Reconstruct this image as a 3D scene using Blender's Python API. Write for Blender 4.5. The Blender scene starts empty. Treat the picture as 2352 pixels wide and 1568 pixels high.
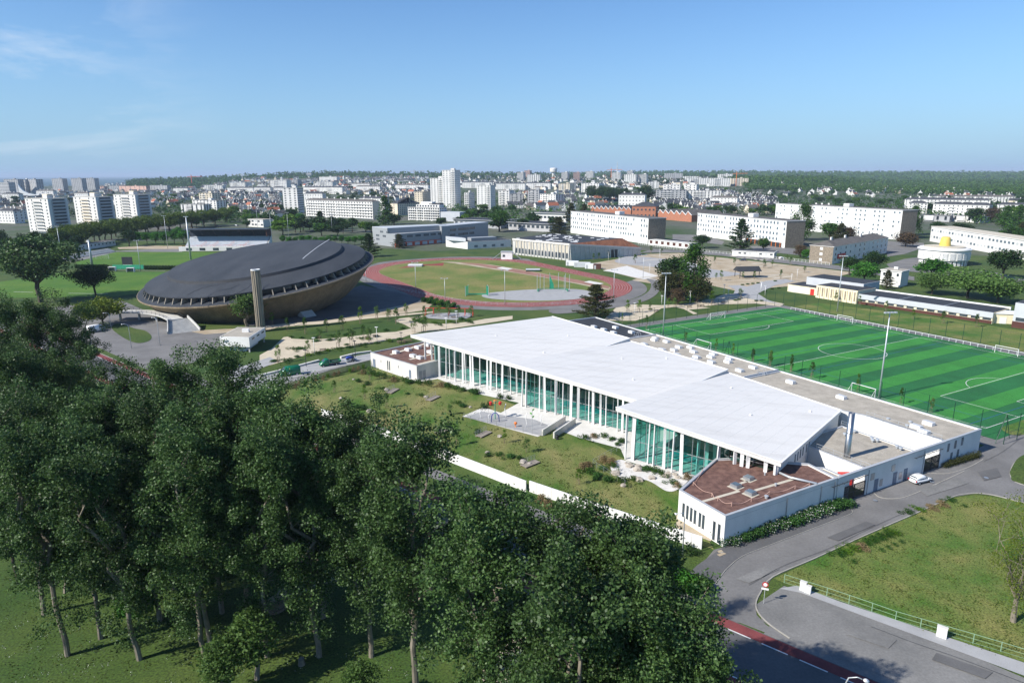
import bpy, bmesh, math, random
import numpy as np
from mathutils import Vector, Matrix
RN = random.Random(11)
rng = np.random.default_rng(5)
SC = bpy.context.scene
COL = SC.collection
# ---------------------------------------------------------------- camera, sky, sun, exposure
F_PX, PITCH, ROLL, CAM_H = 1558.6, 0.242084, -0.0052385, 51.484   # calibrated on the football pitch markings
cam = bpy.data.objects.new('camera', bpy.data.cameras.new('camera')); COL.objects.link(cam)
cam.data.sensor_width = 36; cam.data.lens = 36 * F_PX / 2352; cam.data.clip_start = .5; cam.data.clip_end = 90000
cam.matrix_world = Matrix.Translation((0, 0, CAM_H)) @ Matrix.Rotation(math.pi/2 - PITCH, 4, 'X') @ Matrix.Rotation(ROLL, 4, 'Z')
SC.camera = cam
EL = math.radians(38.2); SUNV = Vector((-.891*math.cos(EL), -.453*math.cos(EL), math.sin(EL)))
world = bpy.data.worlds.new('World'); SC.world = world; world.use_nodes = True
wn, wl = world.node_tree.nodes, world.node_tree.links
bg = wn['Background']; bg.inputs['Strength'].default_value = .08
sky = wn.new('ShaderNodeTexSky'); sky.sky_type = 'NISHITA'; sky.sun_disc = False
sky.sun_elevation = EL; sky.sun_rotation = math.atan2(SUNV.x, SUNV.y) % (2*math.pi)
sky.air_density = 1.0; sky.dust_density = .0; sky.ozone_density = 1.6
tc = wn.new('ShaderNodeTexCoord'); sep = wn.new('ShaderNodeSeparateXYZ'); wl.new(tc.outputs['Generated'], sep.inputs[0])
mp = wn.new('ShaderNodeMapping'); mp.inputs['Scale'].default_value = (2.2, 2.2, 11); mp.inputs['Rotation'].default_value = (.12, .1, .4); mp.inputs['Location'].default_value = (3.1, .7, .4)
wl.new(tc.outputs['Generated'], mp.inputs[0])
nz = wn.new('ShaderNodeTexNoise'); nz.inputs['Scale'].default_value = 1.15; nz.inputs['Detail'].default_value = 9; nz.inputs['Roughness'].default_value = .62; nz.inputs['Distortion'].default_value = .8
wl.new(mp.outputs[0], nz.inputs['Vector'])
rp = wn.new('ShaderNodeValToRGB'); rp.color_ramp.elements[0].position = .50; rp.color_ramp.elements[0].color = (0, 0, 0, 1); rp.color_ramp.elements[1].position = .80; rp.color_ramp.elements[1].color = (.85, .85, .85, 1)
wl.new(nz.outputs['Fac'], rp.inputs[0])
mx = wn.new('ShaderNodeMix'); mx.data_type = 'RGBA'; mx.inputs['B'].default_value = (8.6, 9.1, 9.6, 1)
hzr = wn.new('ShaderNodeMapRange'); hzr.inputs['From Min'].default_value = .30; hzr.inputs['From Max'].default_value = -.005; wl.new(sep.outputs['Z'], hzr.inputs['Value'])
hzp = wn.new('ShaderNodeMath'); hzp.operation = 'POWER'; hzp.inputs[1].default_value = 2.0; wl.new(hzr.outputs[0], hzp.inputs[0])
hzm = wn.new('ShaderNodeMix'); hzm.data_type = 'RGBA'; hzm.inputs['B'].default_value = (3.0, 4.85, 6.9, 1); wl.new(hzp.outputs[0], hzm.inputs['Factor']); skt = wn.new('ShaderNodeMix'); skt.data_type = 'RGBA'; skt.blend_type = 'MULTIPLY'; skt.inputs['Factor'].default_value = 1; skt.inputs['B'].default_value = (.72, 1.02, 1.36, 1); wl.new(sky.outputs[0], skt.inputs['A']); wl.new(skt.outputs['Result'], hzm.inputs['A'])
cmk = wn.new('ShaderNodeMapRange'); cmk.interpolation_type = 'SMOOTHSTEP'; cmk.inputs['From Min'].default_value = -.34; cmk.inputs['From Max'].default_value = -.60; wl.new(sep.outputs['X'], cmk.inputs['Value']); cmm = wn.new('ShaderNodeMath'); cmm.operation = 'MULTIPLY'; wl.new(cmk.outputs[0], cmm.inputs[0]); wl.new(rp.outputs[0], cmm.inputs[1]); wl.new(cmm.outputs[0], mx.inputs['Factor']); wl.new(hzm.outputs['Result'], mx.inputs['A']); wl.new(mx.outputs['Result'], bg.inputs['Color'])
sun = bpy.data.objects.new('sun', bpy.data.lights.new('sun', 'SUN')); COL.objects.link(sun)
sun.data.energy = 5.0; sun.data.angle = math.radians(.53); sun.data.color = (1, .955, .88)
sun.rotation_euler = SUNV.to_track_quat('Z', 'Y').to_euler(); sun.location = SUNV * 300
SC.view_settings.view_transform = 'Standard'; SC.view_settings.look = 'None'; SC.view_settings.gamma = 1; SC.view_settings.exposure = .47
SC.view_settings.use_curve_mapping = False
SC.cycles.max_bounces = 6; SC.cycles.transparent_max_bounces = 12; SC.cycles.volume_bounces = 0
SC.cycles.caustics_reflective = False; SC.cycles.caustics_refractive = False; SC.cycles.use_denoising = True

# ---------------------------------------------------------------- photo pixel -> place (pixel of a 2352 wide print)
S_ = 3543/2352; cp, sp, cr, sr = math.cos(PITCH), math.sin(PITCH), math.cos(ROLL), math.sin(ROLL)
def ray(x, y):
    a, b = (x-1176)/F_PX, (y-784)/F_PX
    xx, yy = a*cr+b*sr, -a*sr+b*cr
    return (xx, cp-yy*sp, -sp-yy*cp)
def g(x, y, z=0.):                       # where the pixel meets the level z
    d = ray(x, y); t = (z-CAM_H)/d[2]; return Vector((d[0]*t, d[1]*t, z))
def at(x, y, Y):                         # where the pixel is at the distance Y
    d = ray(x, y); t = Y/d[1]; return Vector((d[0]*t, Y, CAM_H+d[2]*t))
def proj(P):
    d = (P[0], P[1], P[2]-CAM_H); zc = d[1]*cp-d[2]*sp; x, y = d[0]/zc, -(d[1]*sp+d[2]*cp)/zc
    return (1176+F_PX*(x*cr-y*sr), 784+F_PX*(x*sr+y*cr))
def ht(xb, yb, yt, z0=0.):               # height of an upright thing from its foot and top pixel
    B = g(xb, yb, z0); lo, hi = z0, z0+200
    for i in range(40):
        m = (lo+hi)/2
        if proj((B.x, B.y, m))[1] > yt: lo = m
        else: hi = m
    return lo-z0
def ZF(x0, y0, w, ow=2352):              # a crop of the photograph -> print pixel
    k = ow/w*S_
    return lambda u, v: (x0/S_+u/k, y0/S_+v/k)
z2, z3, z4 = ZF(900, 950, 1000.4), ZF(1800, 950, 1000.4), ZF(2543, 1000, 1000.4)
zc, zd, zA = ZF(2000, 1400, 800), ZF(2700, 1400, 843), ZF(2200, 1762, 900)
zB, zR, zs = ZF(0, 1000, 1000.4), ZF(2643, 1762, 900), ZF(440, 800, 900)
zl, zm, zg, zr = ZF(0, 500, 900), ZF(800, 500, 900), ZF(1600, 500, 900), ZF(2400, 500, 1143)
h0, h1, h2, h3 = ZF(0, 560, 600), ZF(600, 560, 600), ZF(1150, 560, 600), ZF(1700, 560, 600)
h4, h5 = ZF(2250, 560, 600, 1344), ZF(2943, 560, 600, 1344)
zt, zw, zp, zf = ZF(1250, 880, 1000, 1344), ZF(2050, 860, 800, 1344), ZF(940, 1000, 700, 1344), ZF(0, 720, 700, 1344)
zh, ze = ZF(1380, 1060, 800), ZF(2080, 1250, 900)
TH = -1.0578227; UU = Vector((math.cos(TH), math.sin(TH))); VV = Vector((-UU.y, UU.x)); OO = Vector((45.2865, 224.0894))
def uv(u, v, z=0.): p = OO+UU*u+VV*v; return Vector((p.x, p.y, z))   # pitch axes, shared by the pool building

# ---------------------------------------------------------------- materials
MATS = {}
def mat(name, col, rough=.75, var=.18, scale=.6, col2=None, bump=0., metal=0., detail=6, spec=.35, fine=0., stretch=None, ramp=(.35, .65), bscale=None, island=0., fscale=23):
    if name in MATS: return MATS[name]
    m = bpy.data.materials.new(name); m.use_nodes = True; N, L = m.node_tree.nodes, m.node_tree.links
    b = N['Principled BSDF']; b.inputs['Roughness'].default_value = rough; b.inputs['Metallic'].default_value = metal
    b.inputs['Specular IOR Level'].default_value = spec
    geo = N.new('ShaderNodeNewGeometry'); src = geo.outputs['Position']
    if stretch:
        q = N.new('ShaderNodeMapping'); q.inputs['Scale'].default_value = stretch[:3]
        if len(stretch) > 3: q.inputs['Rotation'].default_value = (0, 0, stretch[3])
        L.new(src, q.inputs[0]); src = q.outputs[0]
    n = N.new('ShaderNodeTexNoise'); n.inputs['Scale'].default_value = scale; n.inputs['Detail'].default_value = detail; n.inputs['Roughness'].default_value = .6
    L.new(src, n.inputs['Vector'])
    r = N.new('ShaderNodeValToRGB'); r.color_ramp.elements[0].position = ramp[0]; r.color_ramp.elements[1].position = ramp[1]
    if col2 is None: ca, cb = [c*(1-var) for c in col], [min(.95, c*(1+var)) for c in col]
    else: ca, cb = col, col2
    r.color_ramp.elements[0].color = (*ca, 1); r.color_ramp.elements[1].color = (*cb, 1)
    L.new(n.outputs['Fac'], r.inputs[0]); out = r.outputs[0]
    if fine:
        n2 = N.new('ShaderNodeTexNoise'); n2.inputs['Scale'].default_value = scale*fscale; n2.inputs['Detail'].default_value = 3; L.new(geo.outputs['Position'], n2.inputs['Vector'])
        mr = N.new('ShaderNodeMapRange'); mr.inputs['From Min'].default_value = .3; mr.inputs['From Max'].default_value = .7; mr.inputs['To Min'].default_value = 1-fine; mr.inputs['To Max'].default_value = 1+fine
        L.new(n2.outputs['Fac'], mr.inputs[0])
        mu = N.new('ShaderNodeVectorMath'); mu.operation = 'SCALE'; L.new(out, mu.inputs[0]); L.new(mr.outputs[0], mu.inputs['Scale']); out = mu.outputs[0]
    if island:
        mr = N.new('ShaderNodeMapRange'); mr.inputs['To Min'].default_value = 1-island; mr.inputs['To Max'].default_value = 1+island
        L.new(geo.outputs['Random Per Island'], mr.inputs[0])
        mu = N.new('ShaderNodeVectorMath'); mu.operation = 'SCALE'; L.new(out, mu.inputs[0]); L.new(mr.outputs[0], mu.inputs['Scale']); out = mu.outputs[0]
    L.new(out, b.inputs['Base Color'])
    if bump:
        n3 = N.new('ShaderNodeTexNoise'); n3.inputs['Scale'].default_value = bscale or scale*12; n3.inputs['Detail'].default_value = 4; L.new(geo.outputs['Position'], n3.inputs['Vector'])
        bp = N.new('ShaderNodeBump'); bp.inputs['Strength'].default_value = bump; bp.inputs['Distance'].default_value = .05
        L.new(n3.outputs['Fac'], bp.inputs['Height']); L.new(bp.outputs[0], b.inputs['Normal'])
    MATS[name] = m; return m
def leafmat(name, c1, c2, trans=.35, rough=.6, spec=.2):
    m = bpy.data.materials.new(name); m.use_nodes = True; N, L = m.node_tree.nodes, m.node_tree.links
    b = N['Principled BSDF']; b.inputs['Roughness'].default_value = rough; b.inputs['Specular IOR Level'].default_value = spec
    geo = N.new('ShaderNodeNewGeometry'); oi = N.new('ShaderNodeObjectInfo')
    r = N.new('ShaderNodeValToRGB'); r.color_ramp.elements[0].color = (*c1, 1); r.color_ramp.elements[1].color = (*c2, 1); L.new(geo.outputs['Random Per Island'], r.inputs[0])
    mr = N.new('ShaderNodeMapRange'); mr.inputs['To Min'].default_value = .82; mr.inputs['To Max'].default_value = 1.18; L.new(oi.outputs['Random'], mr.inputs[0])
    mu = N.new('ShaderNodeVectorMath'); mu.operation = 'SCALE'; L.new(r.outputs[0], mu.inputs[0]); L.new(mr.outputs[0], mu.inputs['Scale'])
    L.new(mu.outputs[0], b.inputs['Base Color'])
    t = N.new('ShaderNodeBsdfTranslucent'); L.new(mu.outputs[0], t.inputs['Color'])
    x = N.new('ShaderNodeMixShader'); x.inputs[0].default_value = trans; L.new(b.outputs[0], x.inputs[1]); L.new(t.outputs[0], x.inputs[2]); L.new(x.outputs[0], N['Material Output'].inputs['Surface'])
    MATS[name] = m; return m
def glassmat(name, tint, refl=.08, tmix=.85):
    m = bpy.data.materials.new(name); m.use_nodes = True; N, L = m.node_tree.nodes, m.node_tree.links
    N.remove(N['Principled BSDF'])
    t = N.new('ShaderNodeBsdfTransparent'); t.inputs['Color'].default_value = (*tint, 1)
    gl = N.new('ShaderNodeBsdfGlossy'); gl.inputs['Roughness'].default_value = .02; gl.inputs['Color'].default_value = (.9, .95, .95, 1)
    lw_ = N.new('ShaderNodeLayerWeight'); lw_.inputs['Blend'].default_value = .5
    pw_ = N.new('ShaderNodeMath'); pw_.operation = 'POWER'; pw_.inputs[1].default_value = 4; L.new(lw_.outputs['Facing'], pw_.inputs[0])
    fr = N.new('ShaderNodeMapRange'); fr.inputs['To Min'].default_value = .05; fr.inputs['To Max'].default_value = .7; L.new(pw_.outputs[0], fr.inputs[0])
    x = N.new('ShaderNodeMixShader'); L.new(fr.outputs[0], x.inputs[0]); L.new(t.outputs[0], x.inputs[1]); L.new(gl.outputs[0], x.inputs[2])
    L.new(x.outputs[0], N['Material Output'].inputs['Surface']); MATS[name] = m; return m
M = MATS
mat('white_roof', (.61, .588, .55), .55, .05, .3, fine=.07, stretch=(.25, 1.3, 1, .66), detail=9, col2=(.70, .678, .64), ramp=(.28, .52))
mat('white_paint', (.78, .775, .76), .55, .05, .5)
mat('white_wall', (.72, .715, .69), .8, .06, .35, fine=.04)
mat('white_town', (.70, .685, .65), .85, .07, .08)
mat('cream_town', (.66, .58, .45), .85, .08, .08)
mat('grey_town', (.40, .40, .40), .85, .1, .08)
mat('pink_town', (.62, .40, .32), .85, .1, .08)
mat('concrete', (.50, .49, .46), .85, .1, .6, fine=.08, bump=.15)
mat('concrete_pale', (.62, .60, .56), .85, .07, .5, fine=.06)
mat('board_concrete', (.29, .25, .19), .9, .28, .9, fine=.12, bump=.5, stretch=(1.6, 1.6, .16))
mat('kerb_stone', (.34, .32, .28), .9, .12, .8)
mat('hull_concrete', (.215, .168, .108), .9, .2, .25, fine=.22, bump=.4, stretch=(1.5, 1.5, .25), fscale=12)
mat('gravel', (.36, .325, .27), .95, .14, .5, fine=.22, bump=.4)
mat('gravel_pale', (.52, .47, .38), .95, .1, .6, fine=.12)
mat('bitumen', (.036, .038, .043), .75, .14, .35, fine=.12)
mat('saucer_roof', (.030, .036, .045), .82, .22, .12, fine=.2, col2=(.046, .052, .062), detail=9, stretch=(1, .35, 1))
mat('sedum', (.10, .052, .042), .95, .3, .9, col2=(.19, .105, .082), fine=.35, bump=.6)
mat('asphalt', (.165, .16, .155), .88, .16, .12, fine=.1, bump=.2, bscale=9)
mat('asphalt_dark', (.105, .104, .105), .88, .14, .15, fine=.1, bump=.2, bscale=9)
mat('asphalt_worn', (.15, .148, .142), .9, .2, .16, col2=(.21, .205, .195), fine=.12, bump=.2, bscale=9)
mat('path_sand', (.50, .43, .32), .95, .1, .25, fine=.07)
mat('paving_grey', (.33, .33, .33), .9, .08, .4, fine=.06)
mat('earth', (.33, .26, .17), .95, .22, .14, col2=(.45, .38, .28), fine=.12)
mat('track_red', (.245, .050, .040), .9, .1, .12, fine=.08)
mat('bike_red', (.18, .045, .045), .9, .2, .3, fine=.1)
mat('paint_white', (.62, .62, .60), .7, .12, 1.5)
mat('lawn', (.026, .066, .008), .95, .2, .055, col2=(.070, .100, .018), fine=.55, fscale=75, bump=.5, detail=9)
mat('lawn_dry', (.050, .118, .012), .95, .2, .10, col2=(.175, .17, .05), fine=.5, fscale=45, bump=.5, detail=9, ramp=(.38, .68))
mat('stadium_grass', (.045, .125, .008), .95, .2, .05, col2=(.085, .16, .015), fine=.2, detail=8)
mat('infield_grass', (.09, .145, .022), .95, .2, .05, col2=(.21, .185, .06), fine=.22, detail=8)
mat('garden_lawn', (.048, .112, .010), .95, .2, .13, col2=(.24, .205, .08), fine=.5, fscale=40, bump=.5, detail=9, stretch=(1, .5, 1, .7), ramp=(.36, .72))
mat('town_floor', (.035, .07, .014), .95, .2, .012, col2=(.12, .115, .10), fine=.2, detail=10)
mat('metal_grey', (.42, .44, .46), .4, .06, 1, metal=.6)
mat('galvanised', (.52, .55, .57), .42, .06, 1, metal=.35)
mat('zinc', (.50, .51, .52), .5, .05, .8, metal=.3)
mat('steel', (.50, .485, .46), .32, .05, .7, metal=1.)
mat('dark_metal', (.035, .038, .042), .5, .1, 1)
mat('fence_green', (.012, .055, .033), .5, .1, 1)
mat('fence_pale', (.26, .40, .27), .6, .1, 1)
mat('mesh_green', (.03, .30, .17), .6, .15, 1)
mat('red_paint', (.55, .035, .03), .5, .08, 1)
mat('orange_red', (.62, .10, .05), .6, .08, .3)
mat('brown_clad', (.085, .032, .024), .8, .2, .5, stretch=(.3, .3, 6))
mat('grey_clad', (.30, .315, .325), .55, .05, .3, stretch=(.15, .15, 5))
mat('zinc_clad', (.48, .50, .52), .5, .05, .3)
mat('cream_paint', (.74, .66, .47), .8, .06, .4)
mat('slate', (.050, .053, .060), .75, .25, .7, fine=.2)
mat('slate_old', (.115, .105, .095), .85, .2, .3, fine=.2)
mat('tile_red', (.33, .115, .065), .85, .2, .6, fine=.2)
mat('brick', (.38, .16, .095), .9, .15, .8, fine=.15)
mat('stone', (.24, .20, .15), .9, .25, 1.2, fine=.25)
mat('rust_roof', (.14, .052, .026), .9, .35, .4, col2=(.24, .10, .05), fine=.3, stretch=(1.5, .25, 1, .5))
mat('window_glass', (.045, .06, .075), .15, .3, .35, spec=.6)
mat('window_blue', (.12, .16, .19), .2, .3, .35, spec=.6)
mat('blind', (.55, .56, .55), .6, .15, .35)
mat('door_blue', (.16, .20, .26), .5, .06, 1)
mat('wood', (.20, .145, .095), .8, .25, 2)
mat('wood_grey', (.25, .22, .185), .85, .2, 2)
mat('rock', (.36, .32, .27), .9, .3, 1.1, fine=.3, bump=.6)
mat('rubber', (.02, .02, .021), .7, .1, 2)
mat('car_white', (.80, .80, .80), .22, .01, 1, spec=.6)
mat('van_green', (.008, .155, .075), .25, .03, 1, spec=.6)
mat('blue_paint', (.03, .06, .30), .35, .05, 1)
mat('lamp_red', (.45, .02, .02), .3, .05, 1)
mat('lime', (.15, .5, .08), .5, .05, 1)
mat('orange', (.75, .20, .04), .5, .05, 1)
mat('sign_white', (.82, .82, .82), .5, .02, 1)
mat('yellow', (.68, .50, .11), .55, .08, .5)
mat('bark', (.20, .172, .13), .9, .3, 2.2, bump=.5, stretch=(1, 1, .3))
mat('bark_dark', (.075, .06, .045), .9, .3, 2.2, stretch=(1, 1, .3))
mat('pool_floor', (.62, .62, .58), .6, .05, .5)
mat('pool_water', (.06, .36, .37), .12, .12, .3, spec=.5)
mat('inner_wall', (.62, .64, .62), .8, .05, .4)
mat('curtain_teal', (.10, .30, .28), .7, .15, .4)
mat('sea', (.055, .105, .125), .6, .12, .001, spec=.3, stretch=(.2, 1, 1))
mat('skin', (.45, .27, .19), .6, .05, 1)
mat('cloth_dark', (.04, .05, .07), .9, .1, 1)
mat('cloth_light', (.45, .47, .5), .9, .1, 1)
mat('hill', (.030, .062, .022), .95, .2, .004, col2=(.055, .09, .03), fine=.3)
mat('seat_grey', (.50, .52, .55), .6, .08, .6)
glassmat('glass_teal', (.40, .72, .69))
glassmat('glass_clear', (.55, .68, .68))
leafmat('leaf_poplar', (.018, .050, .009), (.104, .182, .052), .3, .5, .32)
leafmat('grass_green', (.035, .078, .010), (.14, .155, .045), .3, .8, .1)
leafmat('leaf_light', (.045, .12, .008), (.13, .23, .02), .35)
leafmat('leaf_mid', (.018, .065, .007), (.062, .14, .016), .3)
leafmat('leaf_dark', (.010, .036, .007), (.036, .078, .014), .22)
leafmat('leaf_pale', (.055, .12, .022), (.14, .235, .06), .35)
leafmat('leaf_olive', (.020, .030, .008), (.075, .078, .022), .2, .6, .2)
leafmat('leaf_yellow', (.065, .11, .008), (.17, .21, .022), .35)
leafmat('leaf_wood', (.030, .088, .008), (.085, .17, .018), .3)
leafmat('leaf_avenue', (.045, .088, .009), (.12, .175, .024), .3)
mat('fin_concrete', (.30, .27, .22), .9, .2, .8)
leafmat('leaf_brown', (.045, .032, .018), (.11, .075, .04), .2, .7, .2)
leafmat('leaf_lime', (.030, .12, .012), (.08, .24, .03), .35)
leafmat('leaf_shrub', (.02, .065, .012), (.06, .15, .03), .3)
leafmat('petal', (.45, .46, .40), (.75, .75, .70), .3)
leafmat('grass_dry', (.16, .12, .06), (.30, .23, .12), .3, .8, .1)

# ---------------------------------------------------------------- mesh helpers
class MB:
    def __init__(s): s.v, s.f = [], []
    def add(s, vs, fs):
        k = len(s.v); s.v += [tuple(v) for v in vs]; s.f += [tuple(i+k for i in f) for f in fs]; return s
    def box(s, x0, x1, y0, y1, z0, z1):
        return s.add([(x0,y0,z0),(x1,y0,z0),(x1,y1,z0),(x0,y1,z0),(x0,y0,z1),(x1,y0,z1),(x1,y1,z1),(x0,y1,z1)],
                     [(3,2,1,0),(4,5,6,7),(0,1,5,4),(1,2,6,5),(2,3,7,6),(3,0,4,7)])
    def prism(s, poly, z0, z1):
        n = len(poly); a = sum(poly[i][0]*poly[(i+1) % n][1]-poly[(i+1) % n][0]*poly[i][1] for i in range(n))
        if a < 0: poly = poly[::-1]
        zt_ = z1 if isinstance(z1, (list, tuple)) else [z1]*n
        if a < 0 and isinstance(z1, (list, tuple)): zt_ = z1[::-1]
        vs = [(p[0], p[1], z0) for p in poly]+[(p[0], p[1], zt_[i]) for i, p in enumerate(poly)]
        return s.add(vs, [tuple(range(n))[::-1], tuple(range(n, 2*n))]+[(i, (i+1) % n, n+(i+1) % n, n+i) for i in range(n)])
    def bar(s, a, b, w, h=None, up=(0, 0, 1)):
        a, b = Vector(a), Vector(b); h = h or w; d = (b-a).normalized(); u = Vector(up)
        if abs(d.dot(u)) > .98: u = Vector((1, 0, 0))
        x = d.cross(u).normalized(); y = x.cross(d).normalized()
        vs = [p+x*(i*w/2)+y*(j*h/2) for p in (a, b) for i, j in ((-1,-1),(1,-1),(1,1),(-1,1))]
        return s.add(vs, [(0,1,2,3),(7,6,5,4),(0,4,5,1),(1,5,6,2),(2,6,7,3),(3,7,4,0)])
    def tube(s, pts, rad, n=6, cap=True):
        pts = [Vector(p) for p in pts]; rr = rad if isinstance(rad, (list, tuple)) else [rad]*len(pts)
        k = len(s.v); ref = None
        for i, p in enumerate(pts):
            d = (pts[min(i+1, len(pts)-1)]-pts[max(i-1, 0)]).normalized()
            if ref is None: ref = Vector((1, 0, 0)) if abs(d.x) < .9 else Vector((0, 1, 0))
            x = (ref-d*ref.dot(d)).normalized(); y = d.cross(x); ref = x
            for j in range(n):
                a = 2*math.pi*j/n; s.v.append(tuple(p+(x*math.cos(a)+y*math.sin(a))*rr[i]))
        for i in range(len(pts)-1):
            for j in range(n):
                s.f.append((k+i*n+j, k+i*n+(j+1) % n, k+(i+1)*n+(j+1) % n, k+(i+1)*n+j))
        if cap: s.f.append(tuple(k+j for j in range(n))[::-1]); s.f.append(tuple(k+(len(pts)-1)*n+j for j in range(n)))
        return s
    def lathe(s, prof, n=24, c=(0, 0, 0), axis=None, a0=0., a1=2*math.pi):
        c = Vector(c); ax = Vector(axis or (0, 0, 1)).normalized(); x = (Vector((0, 1, 0)).cross(ax)).normalized(); y = ax.cross(x); k = len(s.v)
        full = a1-a0 > 6.28; m = n if full else n+1
        for r, z in prof:
            for j in range(m):
                a = a0+(a1-a0)*j/n; s.v.append(tuple(c+ax*z+(x*math.cos(a)+y*math.sin(a))*r))
        for i in range(len(prof)-1):
            for j in range(n):
                s.f.append((k+i*m+j, k+i*m+(j+1) % m, k+(i+1)*m+(j+1) % m, k+(i+1)*m+j))
        return s
    def mesh(s, name):
        me = bpy.data.meshes.new(name); me.from_pydata(s.v, [], s.f); me.update(); return me
    def build(s, name, m, parent=None, smooth=False, loc=None):
        return obj(name, s.mesh(name), m, parent, smooth, loc)
def obj(name, me, m, parent=None, smooth=False, loc=None):
    o = bpy.data.objects.new(name, me); COL.objects.link(o)
    if m is not None and not me.materials: me.materials.append(M[m] if isinstance(m, str) else m)
    if smooth: me.shade_smooth()
    if parent: o.parent = parent
    if loc is not None: o.location = loc
    return o
def tag(o, label, cat, group=None):
    o['label'] = label; o['category'] = cat
    if group: o['group'] = group
    return o
def thing(name, label, cat, loc=(0, 0, 0), rz=0., group=None):
    o = bpy.data.objects.new(name, None); COL.objects.link(o); o.empty_display_size = .3
    o.location = loc; o.rotation_euler = (0, 0, rz); return tag(o, label, cat, group)
def struct(o): o['kind'] = 'structure'; return o
def stuff(o): o['kind'] = 'stuff'; return o
def dup(root, loc, rz=0., scale=None, label=None, group=None):
    r = root.copy(); COL.objects.link(r); r.location = loc; r.rotation_euler = (0, 0, rz)
    if scale is not None: r.scale = scale if isinstance(scale, (tuple, list)) else (scale,)*3
    if label: r['label'] = label
    if group: r['group'] = group
    for ch in root.children:
        c = ch.copy(); COL.objects.link(c); c.parent = r
        for gc in ch.children:
            d = gc.copy(); COL.objects.link(d); d.parent = c
    return r
ONES = 'zeroth first second third fourth fifth sixth seventh eighth ninth tenth eleventh twelfth thirteenth fourteenth fifteenth sixteenth seventeenth eighteenth nineteenth'.split()
TENS = {2: 'twenty', 3: 'thirty', 4: 'forty', 5: 'fifty', 6: 'sixty', 7: 'seventy', 8: 'eighty', 9: 'ninety'}
def nth(i):
    if i < 20: return ONES[i]
    return TENS[i//10].replace('ty', 'tieth') if i % 10 == 0 else TENS[i//10]+'-'+ONES[i % 10]
def by_left(things, fmt):                # labels that count from the left of the picture
    for i, o in enumerate(sorted(things, key=lambda o: proj(o.matrix_basis.translation)[0])): o['label'] = fmt.format(n=nth(i+1))
def V3(p, z=0.): return Vector((p[0], p[1], z))
def smooth_line(pts, n=6, closed=False):
    P = [Vector(p) for p in pts]; out = []; m = len(P)
    for i in range(m if closed else m-1):
        a, b, c, d = (P[(i-1) % m], P[i], P[(i+1) % m], P[(i+2) % m]) if closed else (P[max(i-1, 0)], P[i], P[i+1], P[min(i+2, m-1)])
        for k in range(n):
            t = k/n; out.append(.5*((2*b)+(c-a)*t+(2*a-5*b+4*c-d)*t*t+(3*b-a-3*c+d)*t**3))
    if not closed: out.append(P[-1])
    return out
NSH = 0
def sheet(name, pts, m, layer, smooth=False):        # a flat ground sheet from world points
    P = [Vector((p[0], p[1])) for p in pts]
    if smooth: P = smooth_line(P, 5, True)
    global NSH; NSH += 1; z = layer*.02+NSH*.00015*(layer > 0)
    me = bpy.data.meshes.new(name); bm = bmesh.new(); vs = [bm.verts.new((p.x, p.y, z)) for p in P]
    f = bm.faces.new(vs); f.normal_update()
    if f.normal.z < 0: f.normal_flip()
    bmesh.ops.triangulate(bm, faces=[f]); bm.to_mesh(me); bm.free()
    return struct(obj(name, me, m))
def psheet(name, px, m, layer, smooth=False): return sheet(name, [g(*p) for p in px], m, layer, smooth)
def strip(pts, w, z, off=0.):                        # flat band along a world polyline
    b = MB(); P = [Vector((p[0], p[1])) for p in pts]; L = []
    for i, p in enumerate(P):
        d = (P[min(i+1, len(P)-1)]-P[max(i-1, 0)]).normalized(); n = Vector((-d.y, d.x)); L.append((p+n*(off-w/2), p+n*(off+w/2)))
    vs = [(q.x, q.y, z) for a in L for q in a]
    return b.add(vs, [(2*i, 2*i+2, 2*i+3, 2*i+1) for i in range(len(P)-1)])
def ridge(pts, w, h, z0=-.05):                       # raised band (kerb, low wall) along a polyline
    b = MB(); P = [Vector((p[0], p[1])) for p in pts]; vs = []
    for i, p in enumerate(P):
        d = (P[min(i+1, len(P)-1)]-P[max(i-1, 0)]).normalized(); n = Vector((-d.y, d.x))*w/2
        vs += [(p.x-n.x, p.y-n.y, z0), (p.x+n.x, p.y+n.y, z0), (p.x+n.x, p.y+n.y, h), (p.x-n.x, p.y-n.y, h)]
    fs = []
    for i in range(len(P)-1):
        a, c = 4*i, 4*i+4
        fs += [(a+1, c+1, c+2, a+2), (a+2, c+2, c+3, a+3), (a+3, c+3, c, a)]
    e = 4*(len(P)-1); fs += [(0, 1, 2, 3), (e+3, e+2, e+1, e)]
    return b.add(vs, fs)
def along(pts, step):                                # evenly spaced points on a polyline
    P = [Vector((p[0], p[1])) for p in pts]; out = []; acc = 0.
    for a, b in zip(P, P[1:]):
        L = (b-a).length; t = acc
        while t < L: out.append(a+(b-a)*(t/L)); t += step
        acc = t-L
    return out
def pip(p, poly):
    c = False; n = len(poly)
    for i in range(n):
        a, b = poly[i], poly[i-1]
        if (a[1] > p[1]) != (b[1] > p[1]) and p[0] < (b[0]-a[0])*(p[1]-a[1])/(b[1]-a[1])+a[0]: c = not c
    return c
# ================================================================ the ground and its sheets
GR = sheet('ground', [(-42000, -300), (42000, -300), (42000, 60000), (-42000, 60000)], 'lawn', 0)
sheet('town_ground', [(-2600, 520), (-330, 560), (-150, 520), (-60, 470), (60, 480), (120, 455), (330, 420), (900, 330), (3500, 900), (3500, 4200), (-2600, 4200)], 'town_floor', 1)
sea_px = [g(-420, 431), g(60, 428), g(330, 424), g(430, 415.5), g(545, 407)]
sheet('sea', sea_px+[Vector((-9000, 58000)), Vector((-42000, 58000)), Vector((-42000, sea_px[0].y))], 'sea', 4)
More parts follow.
